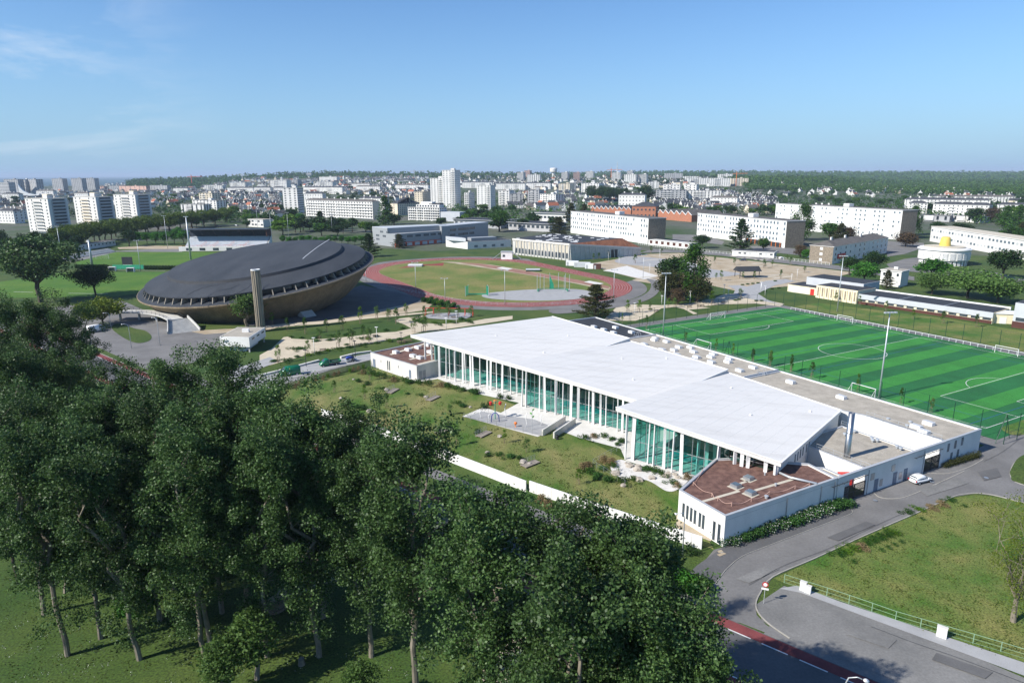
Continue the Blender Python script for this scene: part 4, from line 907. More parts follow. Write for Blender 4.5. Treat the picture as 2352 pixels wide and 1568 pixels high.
for p in ((1105, 630), (1205, 610), (1285, 592), (1365, 572), (1245, 660), (1300, 674), (1385, 628)): skylight(g(*z2(*p), 3.95), 1.2, 1.8, math.atan2(d.y, d.x))
b = MB()
for a_, c_ in (((1060, 650), (1340, 560)), ((1215, 690), (1420, 640)), ((1280, 730), (1440, 690))):
    s = strip([g(*z2(*a_), 3.65), g(*z2(*c_), 3.65)], 1.0, 3.665); b.add(s.v, s.f)
wp('roof_walkway', b, 'gravel_pale')

# ---- garden wall of white concrete panels along the boulevard
gw = [g(*p) for p in ((740, 958), (891, 1006), (1000, 1047), (1209, 1129))]
gw2 = [g(1216, 1128), g(1322, 1165), g(1460, 1212), g(1631, 1267)]
for line, lab in ((gw, 'white concrete panel wall beside the boulevard, longer stretch towards the arena'), (gw2, 'white concrete panel wall beside the boulevard, stretch ending at the pool corner')):
    root = thing('garden_wall', lab, 'wall', (line[0].x, line[0].y, 0)); pts = along(line, 1.5)
    for p, q in zip(pts, pts[1:]):
        d = q-p; me = GWM = MATS.get('_gw')
        if me is None:
            me = MB().box(.015, 1.475, -.09, .09, -.1, 1.95).mesh('panel'); me.materials.append(M['white_wall']); MATS['_gw'] = me
        o = obj('panel', me, None, root, loc=(p.x-line[0].x, p.y-line[0].y, 0)); o.rotation_euler = (0, 0, math.atan2(d.y, d.x))
# ================================================================ the saucer-shaped arena
SCN = V_((-.0905, -.1085, 1)).normalized(); SCC = V_((-102.38, 275.74, 12.66)); SO = V_((SCC.x, SCC.y, 0))
arena = thing('arena', 'huge tilted saucer-shaped concrete arena with dark grey roof', 'arena', SO)
cl = SCC-SO
arena_lathe = lambda prof, n=120: MB().lathe(prof, n, cl, SCN)
arena_lathe([(0, -16.5), (12, -16.4), (22, -15.6), (29, -14.0), (34, -11.8), (38, -8.6), (41.5, -4.6), (43.6, -1.9), (44.9, -.55), (45.75, -.35)]).build('hull', 'hull_concrete', arena, True)
arena_lathe([(45.75, -.35), (45.78, .12), (45.6, .2)]).build('flange_edge', 'hull_concrete', arena)
arena_lathe([(45.6, .2), (40.1, .72)]).build('flange', 'saucer_roof', arena)
arena_lathe([(40.2, .3), (40.0, 2.6)]).build('drum', 'board_concrete', arena)
arena_lathe([(42.6, 2.35), (42.62, 2.72), (42.4, 2.78)]).build('eave', 'saucer_roof', arena)
arena_lathe([(42.4, 2.78), (33.9, 5.15)]).build('lower_roof', 'saucer_roof', arena)
arena_lathe([(40.0, 2.3), (42.6, 2.35)]).build('soffit', 'concrete', arena)
arena_lathe([(33.9, 5.12), (33.55, 5.95)]).build('step', 'bitumen', arena)
arena_lathe([(33.55, 5.95), (33.5, 6.15), (33.1, 6.22), (24, 6.75), (12, 7.0), (0, 7.1)]).build('upper_roof', 'saucer_roof', arena)
ax_ = (V_((0, 1, 0)).cross(SCN)).normalized(); ay_ = SCN.cross(ax_)
def sp_(r, a, z): return cl+SCN*z+(ax_*math.cos(a)+ay_*math.sin(a))*r
NF = 66
for k in range(NF):
    a = 2*math.pi*k/NF; t = (ax_*-math.sin(a)+ay_*math.cos(a))*.14; vs = []
    for r, z in ((40.1, .5), (43.8, .32), (43.2, 1.2), (42.5, 2.4), (40.1, 2.4)):
        p = sp_(r, a, z); vs += [p-t, p+t]
    n = 5; MB().add(vs, [tuple(range(0, 10, 2))[::-1], tuple(range(1, 10, 2))]+[(2*i, 2*((i+1) % n), 2*((i+1) % n)+1, 2*i+1) for i in range(n)]).build('fin', 'fin_concrete', arena)
    a2 = a+math.pi/NF; w = math.pi/NF*.86
    MB().add([sp_(40.32, a2-w, .75), sp_(40.32, a2+w, .75), sp_(40.16, a2+w, 2.25), sp_(40.16, a2-w, 2.25)], [(0, 1, 2, 3)]).build('window', 'window_glass', arena)
b = MB(); pa, pb = g(*zs(1582, 220), 21.2), g(*zs(1834, 96), 22.6)
def on_roof(p):                                             # drop a point onto the upper roof
    d = p-SCC; q = d-SCN*d.dot(SCN); r = q.length; zz = 6.22+(33.1-r)*.055 if r > 24 else 6.75+(24-r)*.02
    return SCC+q+SCN*(zz+.05)-SO
L_ = [on_roof(pa.lerp(pb, k/10)) for k in range(11)]
for p, q in zip(L_, L_[1:]): b.bar(p, q, .4, .04, SCN)
b.build('roof_line', 'zinc', arena)
b = MB(); L_ = [on_roof(g(*zs(*p), 18.6)) for p in ((500, 408), (560, 395), (650, 382), (740, 376), (850, 372), (950, 362))]
for p, q in zip(L_, L_[1:]): b.bar(p, q, .22, .08, SCN)
L_ = [on_roof(g(*zs(*p), 18.6)) for p in ((780, 432), (880, 428), (980, 415), (1060, 398), (1130, 372), (1200, 362))]
for p, q in zip(L_, L_[1:]): b.bar(p, q, .3, .1, SCN)
b.build('roof_crease', 'bitumen', arena)
# entrance stairs under the hull
for (x0, y0), (x1, y1), wd, zt_ in (((1590, 690), (1660, 775), 5, 3.0), ((1240, 740), (1275, 790), 3.5, 2.2)):
    p, q = g(*zs(x0, y0), zt_), g(*zs(x1, y1)); d = V_((q.x-p.x, q.y-p.y)); n = 9; nn = V_((-d.y, d.x)).normalized()*wd/2; b = MB()
    for k in range(n):
        a_, c_ = V_((p.x, p.y))+d*(k/n), V_((p.x, p.y))+d*((k+1)/n); b.prism([(v.x-SO.x, v.y-SO.y) for v in (a_-nn, c_-nn, c_+nn, a_+nn)], -.1, zt_*(1-k/n)+.02)
    b.build('stair', 'concrete', arena)
    e_ = V_((p.x, p.y))-d.normalized()*1.0
    MB().prism([(v.x-SO.x, v.y-SO.y) for v in (e_-nn*.8, e_-nn*.8+d.normalized()*.9, e_+nn*.8+d.normalized()*.9, e_+nn*.8)], .1, zt_+2.4).build('doorway', 'dark_metal', arena)
# curved ramp and flight of steps on the left
dk = [g(*zs(*p), 3.3) for p in ((-160, 722), (0, 722), (130, 722), (260, 735), (360, 758), (440, 795))]; dk = smooth_line([(p.x, p.y) for p in dk], 5)
ro = thing('ramp_stair', 'curved concrete ramp with broad flight of steps beside the arena', 'staircase', (dk[-1].x, dk[-1].y, 0)); ox, oy = dk[-1].x, dk[-1].y
L_ = [(p.x-ox, p.y-oy) for p in dk]
ridge(L_, 5.0, 3.35, 2.95).build('deck', 'concrete', ro)
b = MB()
for k in range(3, len(L_), 6): b.box(L_[k][0]-.3, L_[k][0]+.3, L_[k][1]-.3, L_[k][1]+.3, -.1, 2.96)
b.build('pillar', 'concrete', ro)
for s in (-2.5, 2.5):
    b = MB(); P = []
    for i, p in enumerate(L_):
        d = V_(L_[min(i+1, len(L_)-1)])-V_(L_[max(i-1, 0)]); n_ = V_((-d.y, d.x)).normalized()*s; P.append(V_((p[0]+n_.x, p[1]+n_.y, 3.35)))
    for p, q in zip(P, P[1:]): b.bar(p+V_((0, 0, 1)), q+V_((0, 0, 1)), .07); b.bar(p+V_((0, 0, .5)), q+V_((0, 0, .5)), .04)
    for p in P[::2]: b.bar(p, p+V_((0, 0, 1)), .06)
    stuff(b.build('railing', 'dark_metal', ro))
st0, st1 = g(*zs(455, 790), 3.3), g(*zs(492, 918)); st0, st1 = V_((st0.x-ox, st0.y-oy)), V_((st1.x-ox, st1.y-oy)); d = st1-st0; n = 13
for k in range(n):
    a_, c_ = st0+d*(k/n), st0+d*((k+1)/n); w_ = 3.2+1.8*k/n; cx_ = math.sin(k/n*1.4)*.8; nn = V_((-d.y, d.x)).normalized(); sh = nn*cx_
    MB().prism([tuple(v) for v in (a_-nn*w_+sh, c_-nn*w_+sh, c_+nn*w_+sh, a_+nn*w_+sh)], -.1, 3.3*(1-(k+.5)/n)).build('step', 'concrete', ro)
for s in (-1, 1):
    b = MB(); nn = V_((-d.y, d.x)).normalized()
    P = [st0+d*(k/n)+nn*(s*(3.2+1.8*k/n))+nn*(math.sin(k/n*1.4)*.8) for k in range(n+1)]; P = [V_((p.x, p.y, 3.3*(1-k/n)+.1)) for k, p in enumerate(P)]
    for p, q in zip(P, P[1:]): b.bar(p+V_((0, 0, .4)), q+V_((0, 0, .4)), .3, .9)
    b.build('stair_wall', 'concrete', ro)
# fluted chimney
cb = g(*zs(1212, 905)); hc = ht(*zs(1212, 905), zs(0, 352)[1])
ch_ = thing('fluted_chimney', 'tall fluted concrete chimney standing in front of the dark saucer arena', 'chimney', (cb.x, cb.y, 0))
b = MB(); nfl = 96; vs = []
for z in (-.3, hc):
    for j in range(nfl): a = 2*math.pi*j/nfl; r = 1.36+.13*math.cos(a*14); vs.append((r*math.cos(a), r*math.sin(a), z))
b.add(vs, [(j, (j+1) % nfl, nfl+(j+1) % nfl, nfl+j) for j in range(nfl)]); b.build('shaft', 'board_concrete', ch_)
MB().lathe([(1.5, hc), (1.5, hc+.3), (1.2, hc+.3), (1.2, hc)], 32).build('cap', 'white_paint', ch_)
# white pavilion on stilts
pv = [g(*zs(*p), 4.7) for p in ((835, 952), (1100, 960), (1246, 868), (1000, 866))]
po = pv[1]; pav_ = thing('pavilion', 'small white boxy pavilion raised on stilts beside the chimney', 'building', (po.x, po.y, 0)); PP = [(p.x-po.x, p.y-po.y) for p in pv]
MB().prism(PP, 1.75, 4.7).build('wall', 'white_wall', pav_)
cx_, cy_ = sum(p[0] for p in PP)/4, sum(p[1] for p in PP)/4
MB().prism([(cx_+(p[0]-cx_)*.94, cy_+(p[1]-cy_)*.94) for p in PP], 4.65, 4.76).build('flat_roof', 'gravel', pav_)
MB().prism([(cx_+(p[0]-cx_)*.55, cy_+(p[1]-cy_)*.75) for p in PP], -.1, 1.8).build('base', 'white_wall', pav_)
for p in PP: MB().box(cx_+(p[0]-cx_)*.9-.18, cx_+(p[0]-cx_)*.9+.18, cy_+(p[1]-cy_)*.9-.18, cy_+(p[1]-cy_)*.9+.18, -.1, 1.78).build('stilt', 'concrete', pav_)
for s, w_ in ((.28, .6), (.52, .6)):
    q = V_(PP[3]).lerp(V_(PP[2]), s)*.5+V_(PP[0]).lerp(V_(PP[1]), .8)*.5; MB().box(q.x-.5, q.x+.5, q.y-.4, q.y+.4, 4.75, 5.7).build('roof_vent', 'white_paint', pav_)
for k in range(3):
    p = V_(PP[1]).lerp(V_(PP[2]), .16+.3*k); d = (V_(PP[2])-V_(PP[1])).normalized(); MB().bar((p.x+d.y*.02, p.y-d.x*.02, 3.7), (p.x+d.x*2+d.y*.02, p.y+d.y*2-d.x*.02, 3.7), .1, .45).build('window', 'window_glass', pav_)
p = V_(PP[0]).lerp(V_(PP[1]), .12); MB().box(p.x-.4, p.x+1.3, p.y-.5, p.y+.1, 3.6, 3.85).build('awning', 'white_paint', pav_)

# ================================================================ generic buildings
def gx(px, Y):
    y = proj((0, Y, 0))[1]
    for i in range(4): d = ray(px, y); X = d[0]/d[1]*Y; y = proj((X, Y, 0))[1]
    return V_((X, Y))
WM = {}
def win_mesh(w, h, m):
    if (w, h, m) not in WM:
        me = MB().box(-w/2, w/2, -.05, .03, 0, h).mesh('window'); me.materials.append(M[m]); WM[(w, h, m)] = me
    return WM[(w, h, m)]
def apt(name, label, A, B, dep, h, floors, cols, wall='white_town', roof='flat', roofm='slate_old', win=(1.3, 1.4), z1=1., side=0, lside=0, single=False, balc=None, cat='building', chim=0, group=None, sidem=None, skip=None, rh=None, wm='window_glass', balm='white_town', over=.35):
    A, B = V_((A[0], A[1])), V_((B[0], B[1])); W = (B-A).length; r = thing(name, label, cat, (A.x, A.y, 0), math.atan2(B.y-A.y, B.x-A.x), group)
    MB().box(0, W, 0, dep, -.5, h).build('wall', wall, r)
    if sidem: MB().box(W-.2, W+.15, .05, dep-.05, -.4, h-.02).build('end_wall', sidem, r)
    if roof == 'flat':
        MB().box(-over, W+over, -over, dep+over, h, h+.35).build('roof_slab', wall, r); MB().box(.1, W-.1, .1, dep-.1, h+.34, h+.42).build('roof', roofm, r)
    else:
        rh = rh or dep*.22; o = .45; ins = dep*.45 if roof == 'hip' else 0
        MB().box(-o, W+o, -o, dep+o, h, h+.25).build('eave', wall, r)
        MB().add([(-o, -o, h+.25), (W+o, -o, h+.25), (W+o, dep+o, h+.25), (-o, dep+o, h+.25), (ins, dep/2, h+rh), (W-ins, dep/2, h+rh)], [(0, 1, 5, 4), (2, 3, 4, 5), (1, 2, 5), (3, 0, 4), (3, 2, 1, 0)]).build('roof', roofm, r)
    rz = (rh or 0)
    for k in range(chim):
        x = W*(k+.6)/(chim+.2); y = dep*RN.choice((.4, .5, .6)); b = MB().box(x-.9, x+.9, y-.35, y+.35, h, h+rz+1.5); b.build('chimney', wall, r)
    if roof == 'flat' and h > 18: MB().box(W*.55, W*.55+min(6, W*.3), dep*.3, dep*.3+5, h+.3, h+3).build('lift_house', wall, r)
    fh = (h-z1)/floors; jb = MB()
    def put(x, y, z, ax):
        if single:
            o_ = obj('window', win_mesh(win[0], win[1], wm if RN.random() < .74 else 'blind'), None, r, loc=(x, y, z)); o_.rotation_euler = (0, 0, ax)
        else:
            c, s = math.cos(ax), math.sin(ax)
            v = [(-win[0]/2, -.05), (win[0]/2, -.05), (win[0]/2, .03), (-win[0]/2, .03)]; jb.prism([(x+a*c-b_*s, y+a*s+b_*c) for a, b_ in v], z, z+win[1])
    for f in range(floors):
        z = z1+f*fh+fh*.3
        for c in range(cols):
            x = W*(c+.5)/cols
            if skip and skip(f, c): continue
            put(x, 0, z, 0)
        for c in range(side): put(W+(.15 if sidem else 0), dep*(c+.5)/side, z, math.pi/2)
        for c in range(lside): put(0, dep*(c+.5)/lside, z, -math.pi/2)
        if balc:
            for x0, x1 in balc:
                b = MB().box(W*x0, W*x1, -1.3, -.02, z1+f*fh-.1, z1+f*fh+.08); b.box(W*x0, W*x1, -1.34, -1.26, z1+f*fh+.05, z1+f*fh+1.0); b.build('balcony', balm, r)
    if jb.v: stuff(jb.build('window', wm, r))
    return r
# ---- grandstand
sl, sr_ = g(418, 577), g(612, 575.5); gs = thing('grandstand', 'covered grandstand with pale seat rows and dark roof beyond the arena', 'grandstand', (sl.x, sl.y, 0), math.atan2(sr_.y-sl.y, sr_.x-sl.x)); W = (sr_-sl).length; hs_ = 14.2
MB().box(-2, W, 0, 2, -.1, 3).build('front_wall', 'white_town', gs)
for k in range(13): MB().box(1.5, W-1, 2+k*.85, 2.85+k*.85, -.1, 3.1+k*.5).build('seat_row', 'seat_grey', gs)
MB().box(1, W, 13.05, 13.6, -.1, hs_).build('back_wall', 'cloth_dark', gs)
MB().box(0, W+.5, 3, 14, hs_, hs_+.45).build('roof', 'dark_metal', gs)
MB().box(W-.6, W-.05, 4, 13, 9.6, hs_-.01).build('end_panel', 'brown_clad', gs); MB().add([(W, 2, 0), (W, 13, 0), (W, 13, 9.6), (W, 2, 3.4), (W+.3, 2, 0), (W+.3, 13, 0), (W+.3, 13, 9.6), (W+.3, 2, 3.4)], [(0, 3, 2, 1), (4, 5, 6, 7), (0, 1, 5, 4), (1, 2, 6, 5), (2, 3, 7, 6), (3, 0, 4, 7)]).build('end_wall', 'white_town', gs)
for k in range(7): MB().bar((2+k*(W-4)/6, 12.5, 9), (2+k*(W-4)/6, 6, hs_), .35).build('bracket', 'dark_metal', gs)
for k in range(6): MB().box(3+k*W/6.3, 7+k*W/6.3, -.06, .05, .4, 2.2).build('opening', 'window_glass', gs)
for x in (.22, .36, .55, .72):
    b = MB(); b.bar((W*x, 1, 3), (W*x+3, 5, 5.6), .12); b.bar((W*x, 1, 4), (W*x+3, 5, 6.6), .1); b.bar((W*x, 1, 4), (W*x-3, 1, 4), .1); b.build('stair_rail', 'orange_red', gs)
b = MB(); b.bar((-1.5, .2, 3.9), (W, .2, 3.9), .1); [b.bar((x, .2, 3), (x, .2, 3.9), .07) for x in range(-1, int(W), 3)]; b.build('railing', 'orange_red', gs)
# ---- gymnasium with slanted ribs and rust-coloured roof wedge
gf, gc_, gr_ = g(*zg(455, 992)), g(*zg(968, 1052)), g(*zg(1610, 1003)); hg = ht(*zg(968, 1052), zg(0, 897)[1])
gy = thing('gymnasium', 'gymnasium with pale slanted ribs, dark skylit roof and rust-brown roof wedge', 'building', (gc_.x, gc_.y, 0)); L3 = lambda p: (p[0]-gc_.x, p[1]-gc_.y)
bl_, pk_, rt_ = g(*zg(800, 806), hg), g(*zg(1445, 848), hg), gr_; hr = 4.6
F3 = lambda p, z: (*L3(p), z)
MB().add([F3(gf, 0), F3(gc_, 0), F3(gr_, 0), F3(pk_, 0), F3(bl_, 0), F3(gf, hg-.9), F3(gc_, hg-.9), F3(gr_, hr), F3(pk_, hg-.9), F3(bl_, hg-.9)], [(0, 1, 6, 5), (1, 2, 7, 6), (2, 3, 8, 7), (3, 4, 9, 8), (4, 0, 5, 9)]).build('wall', 'concrete', gy)
MB().prism([L3(p) for p in (gf, gc_, pk_, bl_)], hg-.85, hg).build('roof', 'bitumen', gy)
MB().add([F3(gc_, hg+.02), F3(gr_, hr+.5), F3(pk_, hg+.02), F3(gc_, hg-.8), F3(gr_, hr-.2), F3(pk_, hg-.8)], [(0, 1, 2), (5, 4, 3), (0, 3, 4, 1), (1, 4, 5, 2)]).build('roof_wedge', 'rust_roof', gy)
d = V_(L3(gf))-V_((0, 0)); dn = d.normalized(); q_ = V_((dn.y, -dn.x)); q_ = q_ if q_.y < 0 else -q_
b = MB().bar((q_.x*.2, q_.y*.2, hg-.45), (d.x+q_.x*.2, d.y+q_.y*.2, hg-.45), .5, 1.1); b.build('fascia', 'concrete_pale', gy)
e = V_(L3(gr_)); en = e.normalized(); qe = V_((en.y, -en.x)); qe = qe if qe.y < 0 else -qe
MB().bar((qe.x*.2, qe.y*.2, hg-.5), (e.x+qe.x*.2, e.y+qe.y*.2, hr+.1), .4, 1.0).build('fascia', 'concrete_pale', gy)
for k in range(17):
    p = d*((k+.2)/17); s = RN.choice((-.9, -.5, 0, 0, .5, .9)); MB().bar((p.x+q_.x*.25, p.y+q_.y*.25, 0), (p.x+dn.x*s+q_.x*.25, p.y+dn.y*s+q_.y*.25, hg-.9), .55, .3, (dn.x, dn.y, 0)).build('rib', 'concrete_pale', gy)
    if k < 16:
        a_ = d*((k+.45)/17); c_ = d*((k+.98)/17); MB().prism([(v.x, v.y) for v in (a_, c_, c_+q_*.12, a_+q_*.12)], 1.2, 4.4).build('window', 'window_glass', gy); MB().prism([(v.x, v.y) for v in (a_, c_, c_+q_*.1, a_+q_*.1)], 4.5, hg-1).build('wall_panel', 'gravel_pale', gy)
for k in range(15):
    p = e*((k+.3)/15); zt_ = hg-.9+(hr-hg+.7)*(k+.3)/15; s = RN.choice((-1, 0, 0, .8)); MB().bar((p.x+qe.x*.2, p.y+qe.y*.2, 0), (p.x+en.x*s+qe.x*.2, p.y+en.y*s+qe.y*.2, zt_), .4, .3, (en.x, en.y, 0)).build('rib', 'concrete_pale', gy)
a_, c_ = e*.57, e*.66; MB().prism([(v.x, v.y) for v in (a_, c_, c_+qe*.12, a_+qe*.12)], .1, 5).build('doorway', 'dark_metal', gy)
for k in range(46):
    s, t = RN.random(), RN.random(); P = (V_(L3(gf)).lerp(V_(L3(bl_)), t)).lerp(V_((0, 0)).lerp(V_(L3(pk_)), t), .05+s*.9); w_ = 1.0
    MB().box(P.x-1.1, P.x+1.1, P.y-w_, P.y+w_, hg, hg+.25).build('skylight', 'white_paint', gy)
# ---- grey school with red ground floor
s0, s1, s2, s3, s4 = g(*h2(575, 1120)), g(*h2(860, 1158)), g(*h2(1590, 1092)), g(*h2(2115, 1030)), g(*h2(2258, 1025))
hA = ht(*h2(860, 1158), h2(0, 982)[1]); gsch = thing('school', 'grey clad school with red ground floor and set-back upper storey', 'building', (s1.x, s1.y, 0)); L3 = lambda p: V_((p[0]-s1.x, p[1]-s1.y))
dA = L3(s2); nA = V_((-dA.y, dA.x)).normalized(); e0 = L3(s0)
MB().prism([tuple(v) for v in (V_((0, 0)), dA, dA+nA*16, e0+nA*2)], 0, hA).build('wall', 'grey_clad', gsch)
MB().prism([tuple(v) for v in (e0*.25+nA*3, dA+nA*3.5, dA+nA*16.5, e0+nA*2.5)], hA, hA+3.6).build('upper_wall', 'grey_clad', gsch)
MB().prism([tuple(v) for v in (e0*.25+nA*3, dA+nA*3.5, dA+nA*16.5, e0+nA*2.5)], hA+3.6, hA+3.9).build('roof', 'zinc_clad', gsch)
MB().prism([tuple(v) for v in (-nA*.08, dA-nA*.08, dA+nA*.5, e0*.02+nA*.5)], 0, 3.1).build('ground_floor', 'orange_red', gsch)
MB().prism([tuple(v) for v in (V_((0, 0)), e0, e0-nA*.1+e0.normalized()*.0, -nA*.1)], 0, 2.9).build('ground_floor', 'orange_red', gsch)
dd = dA.normalized()
def fw(p0, d_, n, x0, x1, z, hh, wm='window_glass', gap=.35, nm='window', out=.1):
    for k in range(n):
        a_ = p0+d_*(x0+(x1-x0)*k/n); c_ = p0+d_*(x0+(x1-x0)*(k+1-gap)/n); o_ = V_((d_.y, -d_.x))*out
        MB().prism([tuple(v) for v in (a_+o_, c_+o_, c_-o_*.3, a_-o_*.3)], z, z+hh).build(nm, wm, gsch)
LA = dA.length
for x in (.21, .36, .51, .64, .78, .9): fw(V_((0, 0)), dd, 5, LA*x, LA*(x+.1), hA-2.9, 1.6)
for x in (.08, .2, .34, .48, .6, .75, .9): fw(-nA*.1, dd, 1, LA*x, LA*(x+.09), .4, 2.2, 'blind', 0)
for x in (.28, .42, .52, .66, .76, .93): fw(e0*.25+nA*3, dd, 4, LA*x-3, LA*(x+.07)-3, hA+.9, 1.7)
de = (-e0).normalized()
for x, z in ((.1, hA-2.9), (.42, hA-2.9), (.1, 3.7), (.3, hA+.1), (.6, hA+.1)): fw(e0, de, 3, e0.length*x, e0.length*(x+.16), z, 1.4)
B0_, B1_ = L3(s2), L3(s3); dB = B1_-B0_; nB = V_((-dB.y, dB.x)).normalized(); hB = hA+3.2
MB().prism([tuple(v) for v in (B0_-dB*.18, B1_, B1_+nB*14, B0_+nB*14)], 0, hB).build('wing', 'grey_clad', gsch); MB().prism([tuple(v) for v in (B0_-dB*.19, B1_+dB*.005, B1_+nB*14.3, B0_+nB*14.3)], hB, hB+.35).build('wing_roof', 'zinc_clad', gsch)
for x in (.02, .22, .34, .5): fw(B0_, dB.normalized(), 5, dB.length*x, dB.length*(x+.15), hB-4.2, 1.9); fw(B0_, dB.normalized(), 5, dB.length*x, dB.length*(x+.13), hB-8, 1.8)
# low white annexe in front of it
w0, w1, w2 = g(*h2(1600, 1165)), g(*h2(1835, 1185)), g(*zg(440, 925))
wx = thing('school_annexe', 'low white annexe with zinc upper part next to the running track', 'building', (w1.x, w1.y, 0)); L4 = lambda p: V_((p[0]-w1.x, p[1]-w1.y))
dW = L4(w2); nW = V_((-dW.y, dW.x)).normalized(); eW = L4(w0)
MB().prism([tuple(v) for v in (V_((0, 0)), dW, dW+nW*14, eW+nW*9)], 0, 5.2).build('wall', 'white_town', wx); MB().prism([tuple(v) for v in (nW*.4, dW*.98+nW*.4, dW*.98+nW*13.6, eW*.97+nW*9)], 5.2, 5.3).build('roof', 'bitumen', wx)
MB().prism([tuple(v) for v in (dW*.12+nW*3, dW*.7+nW*3, dW*.7+nW*10, dW*.12+nW*10)], 5.3, 7.4).build('plant_room', 'grey_clad', wx); MB().prism([tuple(v) for v in (eW, eW*.1, eW*.1+nW*8, eW+nW*9)], 5.21, 7.6).build('zinc_block', 'zinc_clad', wx)
for k in range(4): p = dW*(.15+.2*k); o_ = V_((dW.y, -dW.x)).normalized()*.05; q = p+dW.normalized()*2.6; MB().prism([tuple(v) for v in (p+o_, q+o_, q-o_, p-o_)], 1, 2.6).build('window', 'window_blue', wx)
# ---- the three white school slabs
for nm, A, B, S2, ytop, fl_, co_, lab, skp in (
    ('school_block', g(*h3(1075, 962)), g(*h3(2118, 1116)), g(*h3(2258, 1058)), h3(0, 772)[1], 4, 34, 'long white four-storey school slab behind the gymnasium with dark end wall', lambda f, c: c in (29, 30)),
    ('school_block', gx(1600, 578), g(*h4(1040, 668)), g(*h4(1112, 618)), h4(0, 462)[1], 4, 30, 'white school slab with orange ground-floor posts and dark end wall', lambda f, c: c in (28,)),
    ('school_block', gx(1778, 660), g(*h5(375, 605)), g(*h5(445, 560)), h5(0, 378)[1], 6, 30, 'longest white six-storey school slab with glazed entrance and dark end wall', lambda f, c: c % 4 == 3)):
    hh = ht(*proj((B.x, B.y, 0)), ytop); dep = min(16, (V_((S2[0], S2[1]))-V_((B[0], B[1]))).length)
    apt(nm, lab, A, B, dep, hh, fl_, co_, 'white_wall', 'flat', 'slate_old', (1.6, 1.9) if fl_ == 4 else (1.5, 1.5), 1.2 if fl_ == 6 else 3.6, single=True, sidem='stone', skip=skp, wm='window_blue')
    o = [x for x in COL.objects if x.name.startswith('school_block')][-1]
# orange posts under the second slab
sb = [o for o in bpy.data.objects if o.name.startswith('school_block') and o.parent is None][1]; W = (g(*h4(1040, 668)).xy-gx(1600, 578)).length
for k in range(9): MB().box(W*.62+k*W*.042, W*.62+k*W*.042+.4, -.4, 0, 0, 3.3).build('post', 'orange', sb)
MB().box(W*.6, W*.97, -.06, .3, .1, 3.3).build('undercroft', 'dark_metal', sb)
# ---- stone-ended three-storey block
a_, c_, e_ = g(*zr(867, 832)), g(*zr(985, 852)), g(*zr(1372, 772)); hh = ht(*zr(985, 852), zr(0, 730)[1])
bk = apt('housing_block', 'three-storey housing block with stone end wall and grey slate roof', c_, e_, (V_((a_.x, a_.y))-V_((c_.x, c_.y))).length, hh, 3, 12, 'white_town', 'hip', 'slate_old', (1.2, 1.4), .8, lside=0, single=True, chim=4)
dp = (V_((a_.x, a_.y))-V_((c_.x, c_.y))).length
MB().box(-.15, .1, .05, dp-.05, -.2, hh-.02).build('end_wall', 'stone', bk)
for f in range(3):
    o_ = obj('window', win_mesh(1.6, 1.5, 'white_paint'), None, bk, loc=(-.16, dp*.5, 1.4+f*hh/3.1)); o_.rotation_euler = (0, 0, -math.pi/2)
MB().box(W*0+6, 16, -.6, .2, 2.6, 5.2).build('red_canopy', 'red_paint', bk)
# ---- rotunda with the yellow cone, and the long building behind it
rl, rr_ = zr(1650, 850), zr(2070, 880); rc = g((rl[0]+rr_[0])/2, zr(0, 868)[1]); rad_ = abs(g(*rr_).x-g(*rl).x)/2*1.2; hr_ = ht(*zr(1860, 885), zr(0, 765)[1])
rc = V_((rc.x, rc.y+rad_*.9, 0)); ro = thing('rotunda', 'round white two-storey rotunda with louvres and yellow cone on its roof', 'building', rc)
MB().lathe([(rad_*.94, 0), (rad_*.94, 3)], 64).build('ground_floor', 'white_town', ro); MB().lathe([(rad_, 3), (rad_, hr_), (rad_*.97, hr_+.5), (0, hr_+.5)], 64).build('wall', 'white_town', ro)
MB().lathe([(rad_*1.06, hr_-.6), (rad_*1.06, hr_-.1), (rad_*1.0, hr_-.1), (rad_*1.0, hr_-.6), (rad_*1.06, hr_-.6)], 64).build('ring_canopy', 'white_paint', ro)
MB().lathe([(rad_*.8, hr_+.52), (rad_*.8, hr_+1.0), (0, hr_+1.2)], 48).build('roof', 'gravel_pale', ro)
for k in range(22):
    a = math.pi+math.pi*(k+.5)/22; w_ = math.pi/22*.68
    for z in ([3.6+j*.62 for j in range(6)] if k % 2 else []):
        b = MB(); P = [V_((math.cos(t)*(rad_+r_), math.sin(t)*(rad_+r_))) for r_ in (.02, .35) for t in (a-w_, a+w_)]; b.prism([tuple(P[0]), tuple(P[1]), tuple(P[3]), tuple(P[2])], z, z+.32); b.build('louvre', 'white_paint', ro)
    if k % 3 == 1: b = MB(); P = [V_((math.cos(t)*r_, math.sin(t)*r_)) for r_ in (rad_*.94-.1, rad_*.94+.06) for t in (a-w_*1.3, a+w_*1.3)]; b.prism([tuple(P[0]), tuple(P[1]), tuple(P[3]), tuple(P[2])], .1, 2.6); b.build('window', 'window_glass', ro)
    if k % 2: b = MB(); P = [V_((math.cos(t)*r_, math.sin(t)*r_)) for r_ in (rad_-.1, rad_+.015) for t in (a-w_, a+w_)]; b.prism([tuple(P[0]), tuple(P[1]), tuple(P[3]), tuple(P[2])], 3.6, 7.2); b.build('window', 'window_blue', ro)
MB().lathe([(2.9, hr_+1), (2.7, hr_+3), (2.3, hr_+5.6), (1.9, hr_+6.2), (1.2, hr_+5.9), (0, hr_+5.2)], 24).build('cone', 'yellow', ro, True)
apt('school_wing', 'long low white building with window band behind the rotunda', gx(2135, 520), gx(2420, 380), 16, 11, 2, 34, 'white_town', 'flat', 'gravel_pale', (2.2, 1.5), 1.5, single=True, wm='window_blue')
